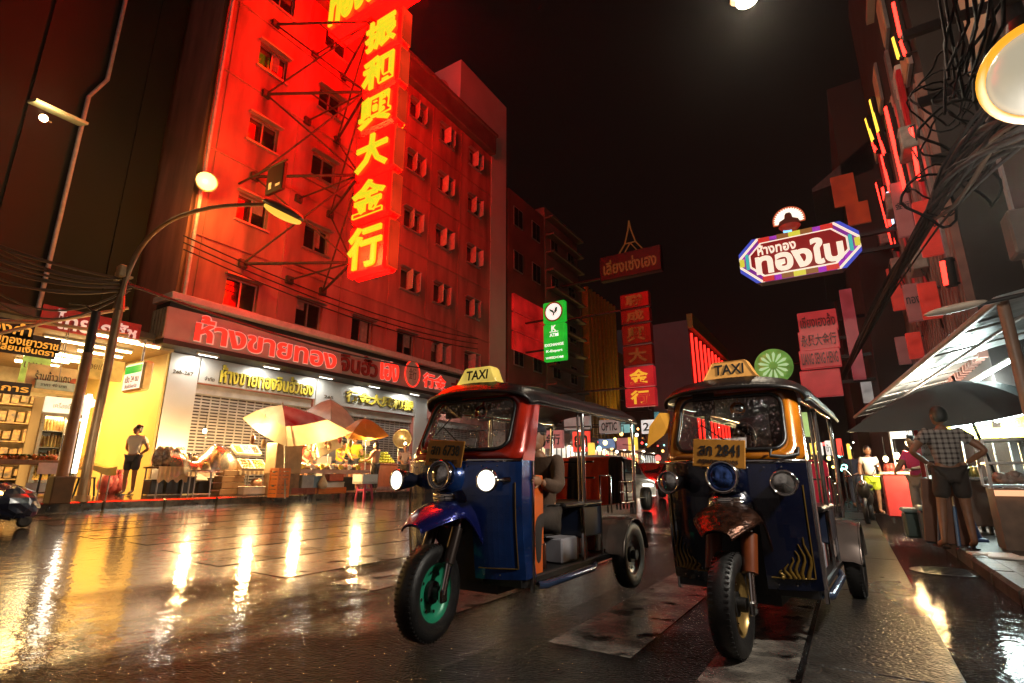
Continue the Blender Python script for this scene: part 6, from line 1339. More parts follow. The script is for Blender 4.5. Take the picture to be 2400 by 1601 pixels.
for i, (x0_, y0_, x1_, y1_, c) in enumerate(tubes):
    xx = 2.28 if i != 17 else 2.2; A = AX(x0_, y0_, xx); B = AX(x1_, y1_, xx); r = .045*A.y/14*(1.7 if i in (8, 9, 10, 17) else 1)
    mb = MB(); mb.cyl(A, B, r, n=8); o = thing('neon_tube', '%s neon tube on the ribbed building, %s' % (wd[c], pos_[i]), 'neon tube', B, 0, 'neon tubes on the ribbed building'); put(mb, 'tube', mm_[c], o)
    mb = MB(); mb.tube([A+V((.06, 0, .05)), B+V((.06, 0, -.05))], r*1.5, 5); mb.tube([A, A+V((.22, 0, 0))], r*.5, 5); mb.tube([B, B+V((.22, 0, 0))], r*.5, 5); put(mb, 'mount', drk, o)
for i in range(9):                                   # red glow strips added as neon light on the wall, pale pilasters between the tubes
    y_ = 13.6+i*1.02; mb = MB(); mb.bx(2.33, 2.42, y_, y_+.30, 5.5+.5*(i % 3), 9.6+(i*37 % 5)*.7); put(mb, 'wall_glow_strip' if i % 2 else 'pale_pilaster', lightbox('red glow on wall', (.45, .01, .012), .35, .6, 1.2) if i % 2 else pm('pale pilaster', (.30, .22, .20), .35, .3, var=.3), rb)
mb = MB(); mb.bx(2.44, 2.52, 12.95, 17.2, 15.0, 20.0); mb.bx(2.3, 2.52, 12.92, 17.4, 14.8, 15.0); put(mb, 'beige_upper_wall', beig, rb)
a, c = AY(2352, 330, 12.8), AY(2440, 705, 12.8); mb = MB(); n_ = int((a.z-c.z)/.2)
for k in range(n_): mb.box(((a.x+c.x)/2+.1, 12.8, c.z+.2*k), (c.x-a.x+.5, .12, .13), Matrix.Rotation(.6, 3, 'X'))
put(mb, 'slatted_shutter', pm('brown slats', (.36, .20, .14), .5, var=.3), rb)
mb = MB(); mb.bx(a.x-.16, a.x-.02, 12.7, 12.9, c.z-.6, a.z+.6); put(mb, 'grey_pilaster', pm('grey pilaster', (.20, .17, .17), .6), rb)
rc = thing('corner_shophouse', 'shophouse with a dark tiled eave and an orange glowing wall above the octagonal sign', 'building', (5, 30, .13))
mb = MB(); mb.bx(1.3, 12, 23.2, 40, .13, 17); put(mb, 'wall', drk, rc)
a, c = AX(1945, 420, 1.28), AX(2008, 470, 1.28); a, c = AY(1945, 418, 23.1), AY(2012, 474, 23.1); mb = MB(); mb.bx(a.x, c.x, 23.08, 23.2, c.z, a.z); mb.bx(a.x+.35, a.x+1.1, 23.08, 23.2, c.z-.9, c.z); put(mb, 'orange_glow_wall', lightbox('orange glowing wall', (.45, .05, .01), .24, .7, 2.2), rc)  # wall patch made to glow in place of the light falling on it
a = AX(1925, 385, .6); mb = MB(); mb.prism([(0, 0), (2.2, 1.5), (2.2, .2), (0, -.15)], (.2, 23.2, a.z+.3), X, Z, -17); put(mb, 'tiled_eave', pm('dark tile', (.06, .05, .05), .4, var=.5, scale=6.), rc)
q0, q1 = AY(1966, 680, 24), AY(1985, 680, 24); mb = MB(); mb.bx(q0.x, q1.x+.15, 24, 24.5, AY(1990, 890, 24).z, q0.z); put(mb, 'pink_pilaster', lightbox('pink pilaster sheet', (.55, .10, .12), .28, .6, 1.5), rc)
rd = block('far dark shophouse row on the right', .7, 12, 41, 120, 15, drk, win=False)
for i, (ya, yb, t) in enumerate(((735, 770, 'เชียงเฮงล้ง'), (779, 814, '永興大金行'), (823, 857, 'LIANG SENG HENG'), (871, 926, ''))):
    A, B = AY(1867+i*2, ya, 24.2), AY(1966+i*4, yb, 24.2); o = thing('red_sign', 'red lit sign board of a stack of four, ' + ('topmost, with Thai lettering', 'second, with Chinese characters', 'third, with Latin lettering', 'lowest, plain and pinker')[i], 'sign', ((A.x+B.x)/2, 24.2, B.z), 0, 'stack of red sign boards')
    mb = MB(); mb.bx(A.x, B.x, 24.2, 24.5, B.z, A.z, .03); bo = put(mb, 'light_box', lightbox('salmon red sheet', (.60, .06, .06), .42, .4, 1.5), o)
    if t: mb = MB(); mb.text(t, ((A.x+B.x)/2, 24.17, (A.z+B.z)/2), X, Z, (B.x-A.x)*.88, (A.z-B.z)*.62, .02, .02); put(mb, 'lettering', em('deep red letter', (.3, .0, .0), .12), bo)
    mb = MB(); mb.bx(B.x, 1.3, 24.3, 24.4, (A.z+B.z)/2-.06, (A.z+B.z)/2+.06); put(mb, 'bracket', blkp, o)
# clutter on the right facades: small upright signs, air conditioners, barred windows
rnd = random.Random(31)
for i, (yy, zz, hh, c_, t) in enumerate(((13.6, 5.6, 1.3, 'rd', 'ทอง'), (15.2, 4.6, .9, 'rd', ''), (16.4, 7.2, 1.6, 'pk', '金行'), (17.8, 5.2, 1.1, 'pk', 'ทอง'), (19.2, 4.4, .8, 'rd', ''), (21., 6.4, 1.5, 'rd', 'ยา'), (22.4, 4.8, 1.0, 'pk', ''), (25.5, 3.9, .9, 'wh', ''))):
    x0_ = 2.36 if yy < 23 else 1.24; w_ = .42; o = thing('upright_sign', 'small %s upright sign on the right facades, %s' % ({'rd': 'red', 'yl': 'yellow', 'pk': 'pink', 'wh': 'white'}[c_], ('nearest the canopy', 'second from the canopy', 'tallest, high up', 'fourth along', 'fifth along', 'sixth along', 'seventh along', 'farthest, past the pink pilaster')[i]), 'sign', (x0_-w_/2, yy, zz), 0, 'small upright signs on the right'); mb = MB(); mb.bx(x0_-w_, x0_-.05, yy, yy+.12, zz, zz+hh, .02); bo = put(mb, 'light_box', lightbox('dim sheet '+c_, cols_[c_][0], cols_[c_][1]*.28, .5, 3.), o)
    if t: mb = MB(); mb.text(t, (x0_-w_/2-.02, yy-.012, zz+hh*.55), X, Z, w_*.75, .2, .01, .01); put(mb, 'lettering', ink, bo)
    mb = MB(); mb.bx(x0_-.06, x0_+.15, yy+.03, yy+.08, zz+hh*.8, zz+hh*.86); put(mb, 'bracket', blkp, o)
for i, (yy, zz) in enumerate(((13.9, 8.4), (15.9, 6.1), (18.4, 8.9), (20.2, 7.4), (22., 9.2))):
    o = thing('air_conditioner', 'white air conditioner box on the ribbed building, %s' % ('nearest', 'lowest', 'third along', 'fourth along', 'farthest')[i], 'air conditioner', (2.2, yy, zz), 0, 'air conditioners on the ribbed building'); mb = MB(); mb.bx(2.02, 2.36, yy, yy+.8, zz, zz+.58, .03); put(mb, 'case', pm('grimy white case', (.34, .31, .28), .5, var=.4), o); mb = MB(); mb.lathe([(0, .012), (.06, .012), (.20, .006), (.22, .02), (.23, 0)], (2.02, yy+.42, zz+.29), -X, 20); put(mb, 'fan_grille', blkp, o)
    mb = MB(); mb.tube([(2.2, yy+.1, zz), (2.3, yy+.1, zz-.4), (2.36, yy, zz-1.6)], .02, 5); put(mb, 'hose', blkp, o)
for i in range(6):
    yy = 13.4+i*1.62; mb = MB(); mb.bx(2.40, 2.47, yy, yy+.9, 10.2+(i % 2)*2.4, 11.6+(i % 2)*2.4); wdw = put(mb, 'window', alu, rb); mb = MB(); mb.bx(2.375, 2.40, yy+.06, yy+.84, 10.27+(i % 2)*2.4, 11.53+(i % 2)*2.4); put(mb, 'pane', lightbox('dim lit pane', (.8, .35, .16), .10, .7, 3.), wdw)
# octagonal sign
yo = 20.; c = AY(1868, 594, yo); W, H = (AY(2012, 585, yo).x-AY(1725, 600, yo).x)/2, .86
oc = thing('octagonal_sign', 'long octagonal Thai gold shop sign, dark red with cream letters and a many coloured border', 'sign', c-V((0, 0, H)))
def octo(w, h, k): return [(-w+k, -h), (w-k, -h), (w, -h+k), (w, h-k), (w-k, h), (-w+k, h), (-w, h-k), (-w, -h+k)]
lay = lambda n, w, h, k, d, m, par=oc: (lambda mb: put(mb, n, m, par))(MB().prism(octo(w, h, k), c+V((0, d, 0)), X, Z, -.03))
mb = MB(); mb.prism(octo(W, H, .62), c+V((0, .42, 0)), X, Z, .42); put(mb, 'case', pm('grey sign case', (.3, .27, .26), .5), oc)
lay('purple_border', W-.01, H-.01, .61, -.0, lightbox('purple border', (.52, .06, .62), .85, .1))
mb = MB(); colsb = {'y': em('yellow block', (.85, .75, .05), .8), 'b': em('brown block', (.42, .14, .02), .6), 'r': em('scarlet block', (.75, .015, .01), .8), 't': em('turquoise block', (.03, .62, .55), .7)}
for k, ps in {'r': (-1.0, 1.0), 'b': (-.38, .38), 'y': (0.,)}.items():
    for p_ in ps:
        for s in (-1, 1): mb = MB(); mb.bx(c.x+p_-.19, c.x+p_+.19, yo-.05, yo-.032, c.z+s*(H-.11)-.10, c.z+s*(H-.11)+.10); put(mb, 'border_block', colsb[k], oc)
    if k == 'y':
        for s in (-1, 1): mb = MB(); mb.bx(c.x+s*(W-.09)-.08, c.x+s*(W-.09)+.08, yo-.05, yo-.032, c.z-.15, c.z+.15); put(mb, 'border_block', colsb[k], oc)
crm = em('cream sign print', (1., .90, .72), .82, (.6, .55, .45))
for sx in (-1, 1):
    for s2 in (-1, 1):
        for m_c, o0, o1 in ((em('blue stripe', (.03, .07, .55), .9), .50, .66), (crm, .66, .78)):
            mbx = MB(); p0 = [(W-o1, H-.0), (W-o0, H), (W, H-o0), (W, H-o1)]; mbx.prism([(sx*a, s2*b) for a, b in p0], c+V((0, -.045, 0)), X, Z, -.015); put(mbx, 'corner_stripe', m_c, oc)
lay('cream_band', W-.34, H-.20, .42, -.055, crm); 
for x_b in (c.x-W+.22, c.x+W-.33): mb = MB(); mb.bx(x_b, x_b+.11, yo-.07, yo-.05, c.z-.3, c.z+.3); put(mb, 'turquoise_bar', colsb['t'], oc)
lay('red_field', W-.40, H-.255, .40, -.085, lightbox('dark red field', (.30, .004, .006), .55, .2))
mb = MB(); mb.text('ทองใบ', c+V((.02, -.13, -.10)), X, Z, 2.75, .98, .042, .04); mb.text('ห้างทอง', c+V((-.62, -.13, .36)), X, Z, 1.25, .42, .022, .04); put(mb, 'lettering', crm, oc)
for zz in (.2, -.4): mb = MB(); mb.bx(c.x+W-.1, 2.5, yo+.1, yo+.25, c.z+zz, c.z+zz+.12); put(mb, 'bracket', blkp, oc)
e = AY(1848, 512, yo); fe = thing('fan_emblem', 'glowing white fan emblem with a dark bust shape, standing on the octagonal sign', 'sign', V((e.x, yo, c.z+H)))
mb = MB(); mb.prism([(.50*cos(a)*(1 if i % 2 else .86), .50*sin(a)*(1 if i % 2 else .86)) for i, a in enumerate([radians(-14+208*k/40) for k in range(41)])], e+V((0, 0, -.06)), X, Z, -.06); put(mb, 'fan', em('fan white', (1., .93, .75), 1.3), fe)
mb = MB(); mb.prism([(.53*cos(a), .53*sin(a)) for a in [radians(-14+208*k/40) for k in range(41)]], e+V((0, .01, -.06)), X, Z, -.05); put(mb, 'red_rim', em('fan rim', (.9, .12, .02), .6), fe)
mb = MB(); mb.prism([(-.36, -.22), (.36, -.22), (.30, -.06), (.13, .02), (.11, .16), (.06, .23), (-.06, .23), (-.11, .16), (-.13, .02), (-.30, -.06)], e+V((0, -.09, -.04)), X, Z, -.05); put(mb, 'bust_silhouette', pm('dark brown shape', (.12, .03, .015), .5), fe)
mb = MB(); mb.lathe([(.0, -.2), (.22, -.16), (.36, 0), (.30, .02)], e+V((0, 0, -.32)), Z, 20); put(mb, 'red_base', em('red bowl', (.5, .02, .01), .4), fe)
mb = MB(); mb.bx(e.x-.22, e.x+.05, yo-.1, yo, c.z+H+.01, c.z+H+.07); put(mb, 'blue_lamp', em('blue lamp', (.2, .55, 1.), 2.), fe)
mb = MB(); mb.cyl((e.x, yo+.1, c.z+H-.2), (e.x, yo+.1, e.z-.2), .05, n=8); put(mb, 'post', blkp, fe)
g = AY(1813, 858, 30); gs = thing('round_sign', 'round green glowing sign with pale radiating streaks over the amber tuk-tuk', 'sign', g-V((0, 0, .95)))
mb = MB(); mb.lathe([(0, .12), (.7, .10), (.92, .0), (.92, -.15)], g, (0, -1, 0), 36); put(mb, 'disc', lightbox('green disc', (.16, .34, .06), .75, .5, 2.), gs)
mb = MB()
for k in range(13):
    a = 2*pi*k/13; mb.prism([(.22*cos(a-.1), .22*sin(a-.1)), (.62*cos(a-.13), .62*sin(a-.13)), (.74*cos(a), .74*sin(a)), (.62*cos(a+.13), .62*sin(a+.13)), (.22*cos(a+.1), .22*sin(a+.1))], g+V((0, -.14, 0)), X, Z, -.03)
put(mb, 'streaks', em('pale green streak', (.6, .85, .4), .7), gs); mb = MB(); mb.tube([g+V((.9, .1, 0)), V((1.3, 30.1, g.z))], .06, 6); put(mb, 'bracket', blkp, gs)
for i, (px, py, pw, ph, yy, c_, t, lb) in enumerate(((1888, 990, 26, 66, 19, 'gr', '', 'pale green upright sign behind the amber tuk-tuk roof rail'), (1908, 1052, 30, 26, 21, 'yl', '', 'yellow glowing panel low behind the amber tuk-tuk'), (1945, 1050, 26, 34, 20, 'wh', 'ข้าว', 'white glowing panel low behind the amber tuk-tuk'), (1968, 1048, 20, 40, 19, 'rd', '', 'red glowing panel beside the rear rail of the amber tuk-tuk'), (1925, 1052, 12, 30, 19, 'wh', '', 'narrow white glowing strip behind the amber tuk-tuk'), (1990, 1058, 14, 36, 17, 'yl', '', 'yellow strip sign by the far motorbike'))):
    cols_['gr'] = ((.45, .7, .25), .6); A, B = AY(px-pw/2, py-ph/2, yy), AY(px+pw/2, py+ph/2, yy); o = thing('shop_sign', lb, 'sign', ((A.x+B.x)/2, yy, B.z)); mb = MB(); mb.bx(A.x, B.x, yy, yy+.15, B.z, A.z, .02); bo = put(mb, 'light_box', lightbox('sheet '+c_, *cols_[c_], .4, 2.), o)
    if t: mb = MB(); mb.text(t, ((A.x+B.x)/2, yy-.02, (A.z+B.z)/2), X, Z, (B.x-A.x)*.8, (A.z-B.z)*.5, .01, .02); put(mb, 'lettering', ink, bo)
    mb = MB(); mb.tube([((A.x+B.x)/2, yy+.08, B.z), ((A.x+B.x)/2, yy+.08, .1)], .025, 5); put(mb, 'post', blkp, o)
# ---- metal canopy with its tube lamps
n0, n1 = AZ(2338, 704, 3.0), AZ(2003, 978, 3.0); dv = (n1-n0).normalized(); sd = V((dv.y, -dv.x, 0)); Lc = (n1-n0).length
ca = thing('metal_canopy', 'long corrugated metal canopy over the right pavement, lit from beneath by tube lamps', 'canopy', V((n0.x, n0.y, 3.0)))
mb = MB(); nL = 90; secs = [[n0+dv*(Lc*i/nL)+sd*(1.9*j/4)+V((0, 0, .05+.42*j/4+.018*(i % 2))) for j in range(5)] for i in range(nL+1)]; mb.loft(secs, False, False); put(mb, 'roof_sheet', pm('corrugated zinc', (.50, .50, .49), .32, .55, var=.4, scale=2.5), ca)
mb = MB()
for f, zz, r in ((.0, .0, .05), (.30, .04, .03), (1.0, .22, .03)): mb.tube([n0+sd*(1.9*f)+V((0, 0, zz)), n1+sd*(1.9*f)+V((0, 0, zz))], r, 6)
for k in range(9): mb.tube([n0+dv*(Lc*k/8.), n0+dv*(Lc*k/8.)+sd*1.9+V((0, 0, .42))], .02, 6)
put(mb, 'frame', pm('white frame tube', (.55, .50, .47), .35, .4, var=.3), ca)
mb = MB(); mb.tube([n0+V((.05, .05, 0)), V((n0.x+.05, n0.y+.05, .13))], .06, 10); put(mb, 'post', pm('brown canopy post', (.22, .13, .09), .5), ca)
tb_m = em('cyan white tube', (.80, 1., .98), 14.)
for i, (a_, b_, z_, lb) in enumerate((((2265, 905), (2370, 845), 2.85, 'long cyan white tube lamp under the metal canopy'), ((2230, 990), (2325, 975), 2.05, 'bright tube lamp over the yellow sign, left'), ((2335, 985), (2420, 960), 2.05, 'bright tube lamp over the yellow sign, right edge'), ((2235, 1001), (2318, 985), 1.98, 'second tube lamp just under the left one over the yellow sign'), ((2345, 972), (2430, 948), 2.1, 'upper tube lamp at the right edge over the yellow sign'))):
    A, B = AZ(*a_, z_), AZ(*b_, z_)
    if i: A, B = AY(*a_, 12.2), AY(*b_, 11.6)
    o = thing('tube_lamp', lb, 'lamp', (A+B)/2, 0, 'tube lamps of the right food stalls'); mb = MB(); mb.cyl(A, B, .03 if i == 0 else .045, n=8); put(mb, 'tube', tb_m, o); mb = MB(); mb.tube([A+V((0, 0, .05)), B+V((0, 0, .05))], .025, 5); put(mb, 'tray', fixm, o)
    if i < 3: lamp('POINT', 'tube_light', (A+B)/2-V((0, 0, .12)), (.80, 1., .95), 100 if i == 0 else 95, o, .25)
# dark market umbrella
grey_t = pm('dark teal tarpaulin', (.030, .045, .05), .6, var=.3, scale=2.); pole0 = V((1.84, 10., .13))
umb('wide dark teal market umbrella on a thin black pole over the right stalls', AY(2235, 893, 11.2), [AY(1985, 1012, 9.6), AY(2450, 958, 9.6), AY(2440, 925, 13.2), AY(2020, 985, 13.4)], .5, (('canopy', grey_t, 0, 1, (0, 1, 2, 3)),), pole0, blkp)
ys = pm('yellow painted board', (.78, .66, .02), .4, var=.12)
for i, (x0_, x1_, y0_, y1_, t, lb) in enumerate(((2205, 2328, 985, 1006, 'ก๋วยเตี๋ยวหมู', 'bright yellow stall board with dark Thai writing, left of the black pole'), (2340, 2440, 970, 1000, 'ข้าวมันไก่', 'bright yellow stall board right of the black pole'), (2240, 2440, 1006, 1024, '', 'long narrow yellow strip under the two yellow boards'))):
    A, B = AY(x0_, y0_, 12.6-.1*i), AY(x1_, y1_, 12.6-.1*i); o = thing('stall_board', lb, 'sign', ((A.x+B.x)/2, 12.6, B.z)); mb = MB(); mb.bx(A.x, B.x, 12.6-.1*i, 12.64-.1*i, B.z, A.z, .005); bo = put(mb, 'board', ys, o)
    if t: mb = MB(); mb.text(t, ((A.x+B.x)/2, 12.59-.1*i, (A.z+B.z)/2), X, Z, (B.x-A.x)*.8, (A.z-B.z)*.5, 0, .006); put(mb, 'lettering', ink, bo)
    mb = MB()
    for xx in (A.x+.05, B.x-.05): mb.cyl((xx, 12.62-.1*i, .13), (xx, 12.62-.1*i, A.z), .015, n=6)
    put(mb, 'posts', galv, o)
A, B = AY(2140, 972, 10.8), AY(2214, 1080, 10.8); mn = thing('menu_board', 'white menu board with red side bands and grey lines of writing, behind the man', 'sign', ((A.x+B.x)/2, 10.8, B.z))
mb = MB(); mb.bx(A.x, B.x, 10.8, 10.83, B.z, A.z, .004); bo = put(mb, 'board', pm('white menu sheet', (.66, .64, .62), .5, var=.1), mn)
mb = MB(); mb.bx(A.x-.035, A.x+.02, 10.79, 10.825, B.z-.25, A.z-.12); mb.bx(B.x-.02, B.x+.03, 10.79, 10.825, B.z, A.z-.12); put(mb, 'red_band', pm('red band', (.62, .03, .02), .4), bo)
mb = MB()
for k, t in enumerate(('เมนูอาหาร', 'ผัดไทย 50', 'ข้าวผัด 50', 'ต้มยำ 80', 'ราดหน้า 50', 'สุกี้ 60', 'ส้มตำ 40')): mb.text(t, ((A.x+B.x)/2, 10.79, A.z-.05-.098*k), X, Z, (B.x-A.x)*(.8 if k else .6), .05, 0, .004)
put(mb, 'writing', pm('grey print', (.2, .16, .14), .5), bo); mb = MB()
for xx in (A.x+.04, B.x-.04): mb.cyl((xx, 10.84, .13), (xx, 10.84, B.z+.1), .014, n=6)
put(mb, 'posts', galv, mn)
A, B = AY(2084, 1005, 13), AY(2140, 1026, 13); o = thing('light_box', 'small white glowing light box left of the menu board', 'sign', ((A.x+B.x)/2, 13, B.z)); mb = MB(); mb.bx(A.x, B.x, 13, 13.15, B.z, A.z, .02); put(mb, 'box', em('white light box', (1., .93, .8), 1.6), o); mb = MB(); mb.tube([(A.x, 13.1, A.z), (A.x, 13.1, .13)], .02, 6); put(mb, 'post', galv, o)
for i, (px, py, yy, e) in enumerate(((2130, 1038, 11.8, 35), (2102, 1068, 13.4, 18), (2140, 1070, 12.6, 14), (2076, 1076, 15, 10))): bulb('warm bulb over the right stalls, %s' % ('brightest, left of the menu board', 'over the red counter', 'at the foot of the menu board', 'farthest and smallest')[i], AY(px, py, yy), e, group='bulbs over the right stalls')
lamp('POINT', 'canopy_fill', V((1.9, 15.5, 2.5)), (1., .90, .72), 130, ca, .3)
# counters
def counter(label, px0, px1, py0, py1, yy, dep, body, top):
    A, B = AY(px0, py0, yy), AY(px1, py1, yy); o = thing('food_counter', label, 'stall', ((A.x+B.x)/2, yy+dep/2, .13)); mb = MB(); mb.bx(A.x, B.x, yy, yy+dep, .25, A.z-.05, .02); put(mb, 'cabinet', body, o); mb = MB(); mb.bx(A.x-.04, B.x+.04, yy-.05, yy+dep, A.z-.05, A.z, .01); put(mb, 'counter_top', top, o)
    mb = MB()
    for xx in (A.x+.06, B.x-.06): mb.cyl((xx, yy+.05, .13), (xx, yy+.05, .26), .03, n=8); mb.cyl((xx, yy+dep-.05, .13), (xx, yy+dep-.05, .26), .03, n=8)
    put(mb, 'feet', blkp, o); mb = MB(); rnd = random.Random(px0)
    for k in range(14): mb.cyl((rnd.uniform(A.x+.05, B.x-.05), rnd.uniform(yy, yy+dep-.1), A.z), (0, 0, 0) if False else (rnd.uniform(A.x+.05, B.x-.05), yy+.1, A.z+rnd.uniform(.08, .22)), .035, n=8) if False else mb.lathe([(.0, 0), (.045, .0), (.05, .1), (.03, .16), (0, .17)], (rnd.uniform(A.x+.05, B.x-.05), rnd.uniform(yy+.02, yy+dep-.1), A.z), Z, 8)
    put(mb, 'jars', bagm[px0 % 4], o)['kind'] = 'stuff'; return o, A, B
counter('red food counter with jars left of the pink vendor', 2066, 2142, 1106, 1190, 13, .7, pm('red counter', (.40, .03, .03), .4), pm('cream counter top', (.6, .55, .48), .4))
counter('dark brown food counter behind the man', 2235, 2330, 1118, 1210, 11.2, .7, pm('brown counter', (.16, .09, .06), .5), pm('steel top', (.5, .48, .46), .25, .8))
A, B = AY(2300, 1032, 9.0), AY(2440, 1140, 9.0); o = thing('food_cabinet', 'glass fronted steel food cabinet on a brown stand at the right edge', 'cabinet', ((A.x+B.x)/2, 9.2, .13)); mb = MB()
for xx in (A.x, B.x):
    for yy in (9.0, 9.5): mb.box((xx, yy, (A.z+B.z)/2), (.03, .03, A.z-B.z))
for zz in (A.z, (A.z+B.z)/2, B.z): mb.bx(A.x, B.x, 8.99, 9.51, zz-.012, zz+.012)
put(mb, 'frame', galv, o); mb = MB(); mb.quad((A.x, 8.995, B.z), (B.x, 8.995, B.z), (B.x, 8.995, A.z), (A.x, 8.995, A.z)); put(mb, 'glass', glass('cabinet glass', (.85, .95, .95), .15), o)
mb = MB(); pile(mb, A.x+.1, B.x-.1, 9.1, 9.4, B.z+.02, .05, 40, 1.5); put(mb, 'food', gm[1], o)['kind'] = 'stuff'; mb = MB(); mb.bx(A.x+.02, B.x, 9.05, 9.5, .13, B.z-.03); put(mb, 'stand', pm('brown stand', (.20, .12, .08), .6, var=.4), o)
mb = MB(); mb.bx(A.x+.02, B.x, 9.0, 9.04, B.z-.12, B.z-.05); put(mb, 'glowing_strip', em('warm strip', (1., .5, .25), 1.2), o)
# people of the right stalls
pv = AY(2166, 1190, 11.6); person('vendor in a pink shirt half hidden behind the man', V((pv.x, 11.6, .13)), radians(-40), cl('pink shirt', (.75, .06, .25), .15), cl('grey trousers', (.35, .35, .34)), STAND, reach, .92, long_legs=True)
pv = AY(2052, 1180, 16); person('person in pale top and yellow-green skirt beyond the tuk-tuks', V((pv.x, 16, .13)), radians(20), cl('pale top', (.6, .62, .58), .1), cl('yellow green cloth', (.50, .62, .03), .15), STAND, {}, .95)
pv = AY(2012, 1180, 19); person('person in dark clothes walking far behind the amber tuk-tuk', V((pv.x, 19, .13)), radians(160), nav, dnim, STAND, {}, .98, long_legs=True)
# motorbike
m0 = V((AY(2036, 1190, 15).x, 15, 0)); mk = thing('motorbike', 'dark parked motorbike at the right kerb beyond the amber tuk-tuk', 'motorbike', m0, radians(-6)); L = lambda mb, n, m, par=mk: put(mb, n, m, par, True)
for yy in (-.6, .62):
    w_ = bpy.data.objects.new('wheel', None); SC.collection.objects.link(w_); w_.parent = mk; w_.matrix_basis = Matrix.Translation((0, yy, .28)); mb = MB(); mb.lathe([(.2, -.045), (.27, -.04), (.28, 0), (.27, .04), (.2, .045)], (0, 0, 0), X, 24); put(mb, 'tyre', rubber, w_, True); mb = MB(); mb.lathe([(.02, -.03), (.2, -.02), (.2, .02), (.02, .03)], (0, 0, 0), X, 16); put(mb, 'rim', galv, w_, True)
mb = MB(); mb.ell((0, .05, .52), (.12, .5, .16), 14, 8); mb.ell((0, -.5, .72), (.13, .16, .22), 12, 8); mb.ell((0, .62, .62), (.10, .25, .10), 12, 8); L(mb, 'body', blk)
mb = MB(); mb.ell((0, .35, .78), (.13, .42, .07), 14, 8); L(mb, 'seat', blk); mb = MB(); mb.tube([(-.34, -.38, 1.0), (-.1, -.46, 1.04), (.1, -.46, 1.04), (.34, -.38, 1.0)], .016, 6); mb.tube([(0, -.6, .28), (0, -.46, 1.02)], .03, 8); L(mb, 'handlebar', chrome); mb = MB(); mb.ell((0, -.64, .86), (.07, .05, .07), 12, 8); L(mb, 'headlight', lamp_glass)
for s in (-1, 1): mb = MB(); mb.tube([(s*.2, -.44, 1.03), (s*.3, -.46, 1.2)], .008, 5); mb.ell((s*.31, -.46, 1.23), (.05, .012, .035), 10, 6); L(mb, 'mirror', chrome)
# boxes, cone, folded table, boards on the pavement
for i, (px, py, yy, w_, h_, m, lb) in enumerate(((2160, 1235, 10.2, .42, .36, pm('dark green box', (.03, .06, .05), .35), 'dark green cool box on the pavement left of the man'), (2192, 1248, 9.6, .30, .42, pm('dark blue box', (.02, .035, .07), .35), 'dark blue cool box beside the leaning table legs'))):
    c = AY(px, py, yy); o = thing('cool_box', lb, 'box', (c.x, yy, .13)); mb = MB(); mb.box((c.x, yy, .13+h_/2), (w_, .4, h_), None, .03); put(mb, 'box', m, o); mb = MB(); mb.box((c.x, yy, .13+h_+.03), (w_+.03, .43, .06), None, .02); put(mb, 'lid', pm('pale teal lid', (.25, .35, .34), .4), o)
c = AY(2222, 1262, 9.2); ft = thing('folded_table', 'folded table with blue and white legs leaning upright beside the man', 'table', (c.x, 9.2, .13)); mb = MB(); mb.box((c.x+.05, 9.35, .13+.42), (.5, .03, .84), Matrix.Rotation(.15, 3, 'X') @ Matrix.Rotation(.08, 3, 'Y'), .01); put(mb, 'top', pm('brown board', (.18, .08, .05), .5), ft)
for s in (-1, 1):
    mb = MB(); mb.tube([V((c.x+s*.10, 9.2, .13)), V((c.x+s*.08+.06, 9.3, .62))], .022, 8); put(mb, 'lower_leg', pm('blue leg', (.05, .12, .26), .4), ft); mb = MB(); mb.tube([V((c.x+s*.08+.06, 9.3, .62)), V((c.x+s*.06+.12, 9.38, 1.12))], .018, 8); put(mb, 'upper_leg', galv, ft)
c = AY(2278, 1275, 10.1); co = thing('traffic_cone', 'dark blue traffic cone with a white tip behind the legs of the man', 'cone', (c.x, 10.1, .13)); mb = MB(); mb.box((c.x, 10.1, .15), (.34, .34, .04), None, .01); mb.cyl((c.x, 10.1, .16), (c.x, 10.1, .5), .13, .06, 18); put(mb, 'cone', pm('dark blue plastic', (.02, .05, .16), .4), co); mb = MB(); mb.cyl((c.x, 10.1, .501), (c.x, 10.1, .68), .06, .02, 16); put(mb, 'white_tip', styro, co)
for i, (px, py, r_) in enumerate(((2325, 1298, .1), (2375, 1306, -.15))):
    c = AZ(px, py, .15); mb = MB(); mb.box((c.x, c.y, .145), (.42, .22, .025), Matrix.Rotation(r_, 3, 'Z'), .006); one(mb, 'foam_board', styro, ('flat white foam board on the wet pavement at the feet of the man', 'flat white foam board on the pavement at the right edge')[i], 'board')
# utility pole, lamp head, cables
up_ = thing('utility_pole', 'dark concrete utility pole carrying the cable tangle, a pale lamp head on its arm', 'utility pole', (2.35, 7.5, .13)); mb = MB(); mb.cyl((2.35, 7.5, .13), (2.35, 7.5, 10), .15, .11, 12); put(mb, 'pole', pm('dark concrete', (.07, .055, .05), .8, var=.4), up_)
for zz in (4.6, 5.4, 6.4): mb = MB(); mb.bx(1.3, 2.9, 7.28, 7.36, zz, zz+.1); put(mb, 'crossarm', pm('rusty steel', (.08, .05, .04), .6), up_)
mb = MB(); mb.box((2.0, 7.35, 3.55), (.4, .3, .5), None, .02); put(mb, 'junction_box', MATS['rusty steel'], up_)
A, B = AY(2205, 728, 7.5), AY(2290, 714, 7.5); mb = MB(); mb.ell((A*.6+B*.4), (.30, .10, .045), 14, 8, Matrix.Rotation(-.12, 3, 'Y')); put(mb, 'lamp_head', pm('beige lamp head', (.55, .45, .36), .5), up_); mb = MB(); mb.tube([B, V((2.3, 7.5, B.z+.1))], .025, 6); put(mb, 'lamp_arm', blkp, up_)
black_c = pm('sooty cable', (.004, .0035, .0035), .7, spec=.15); rnd = random.Random(21)
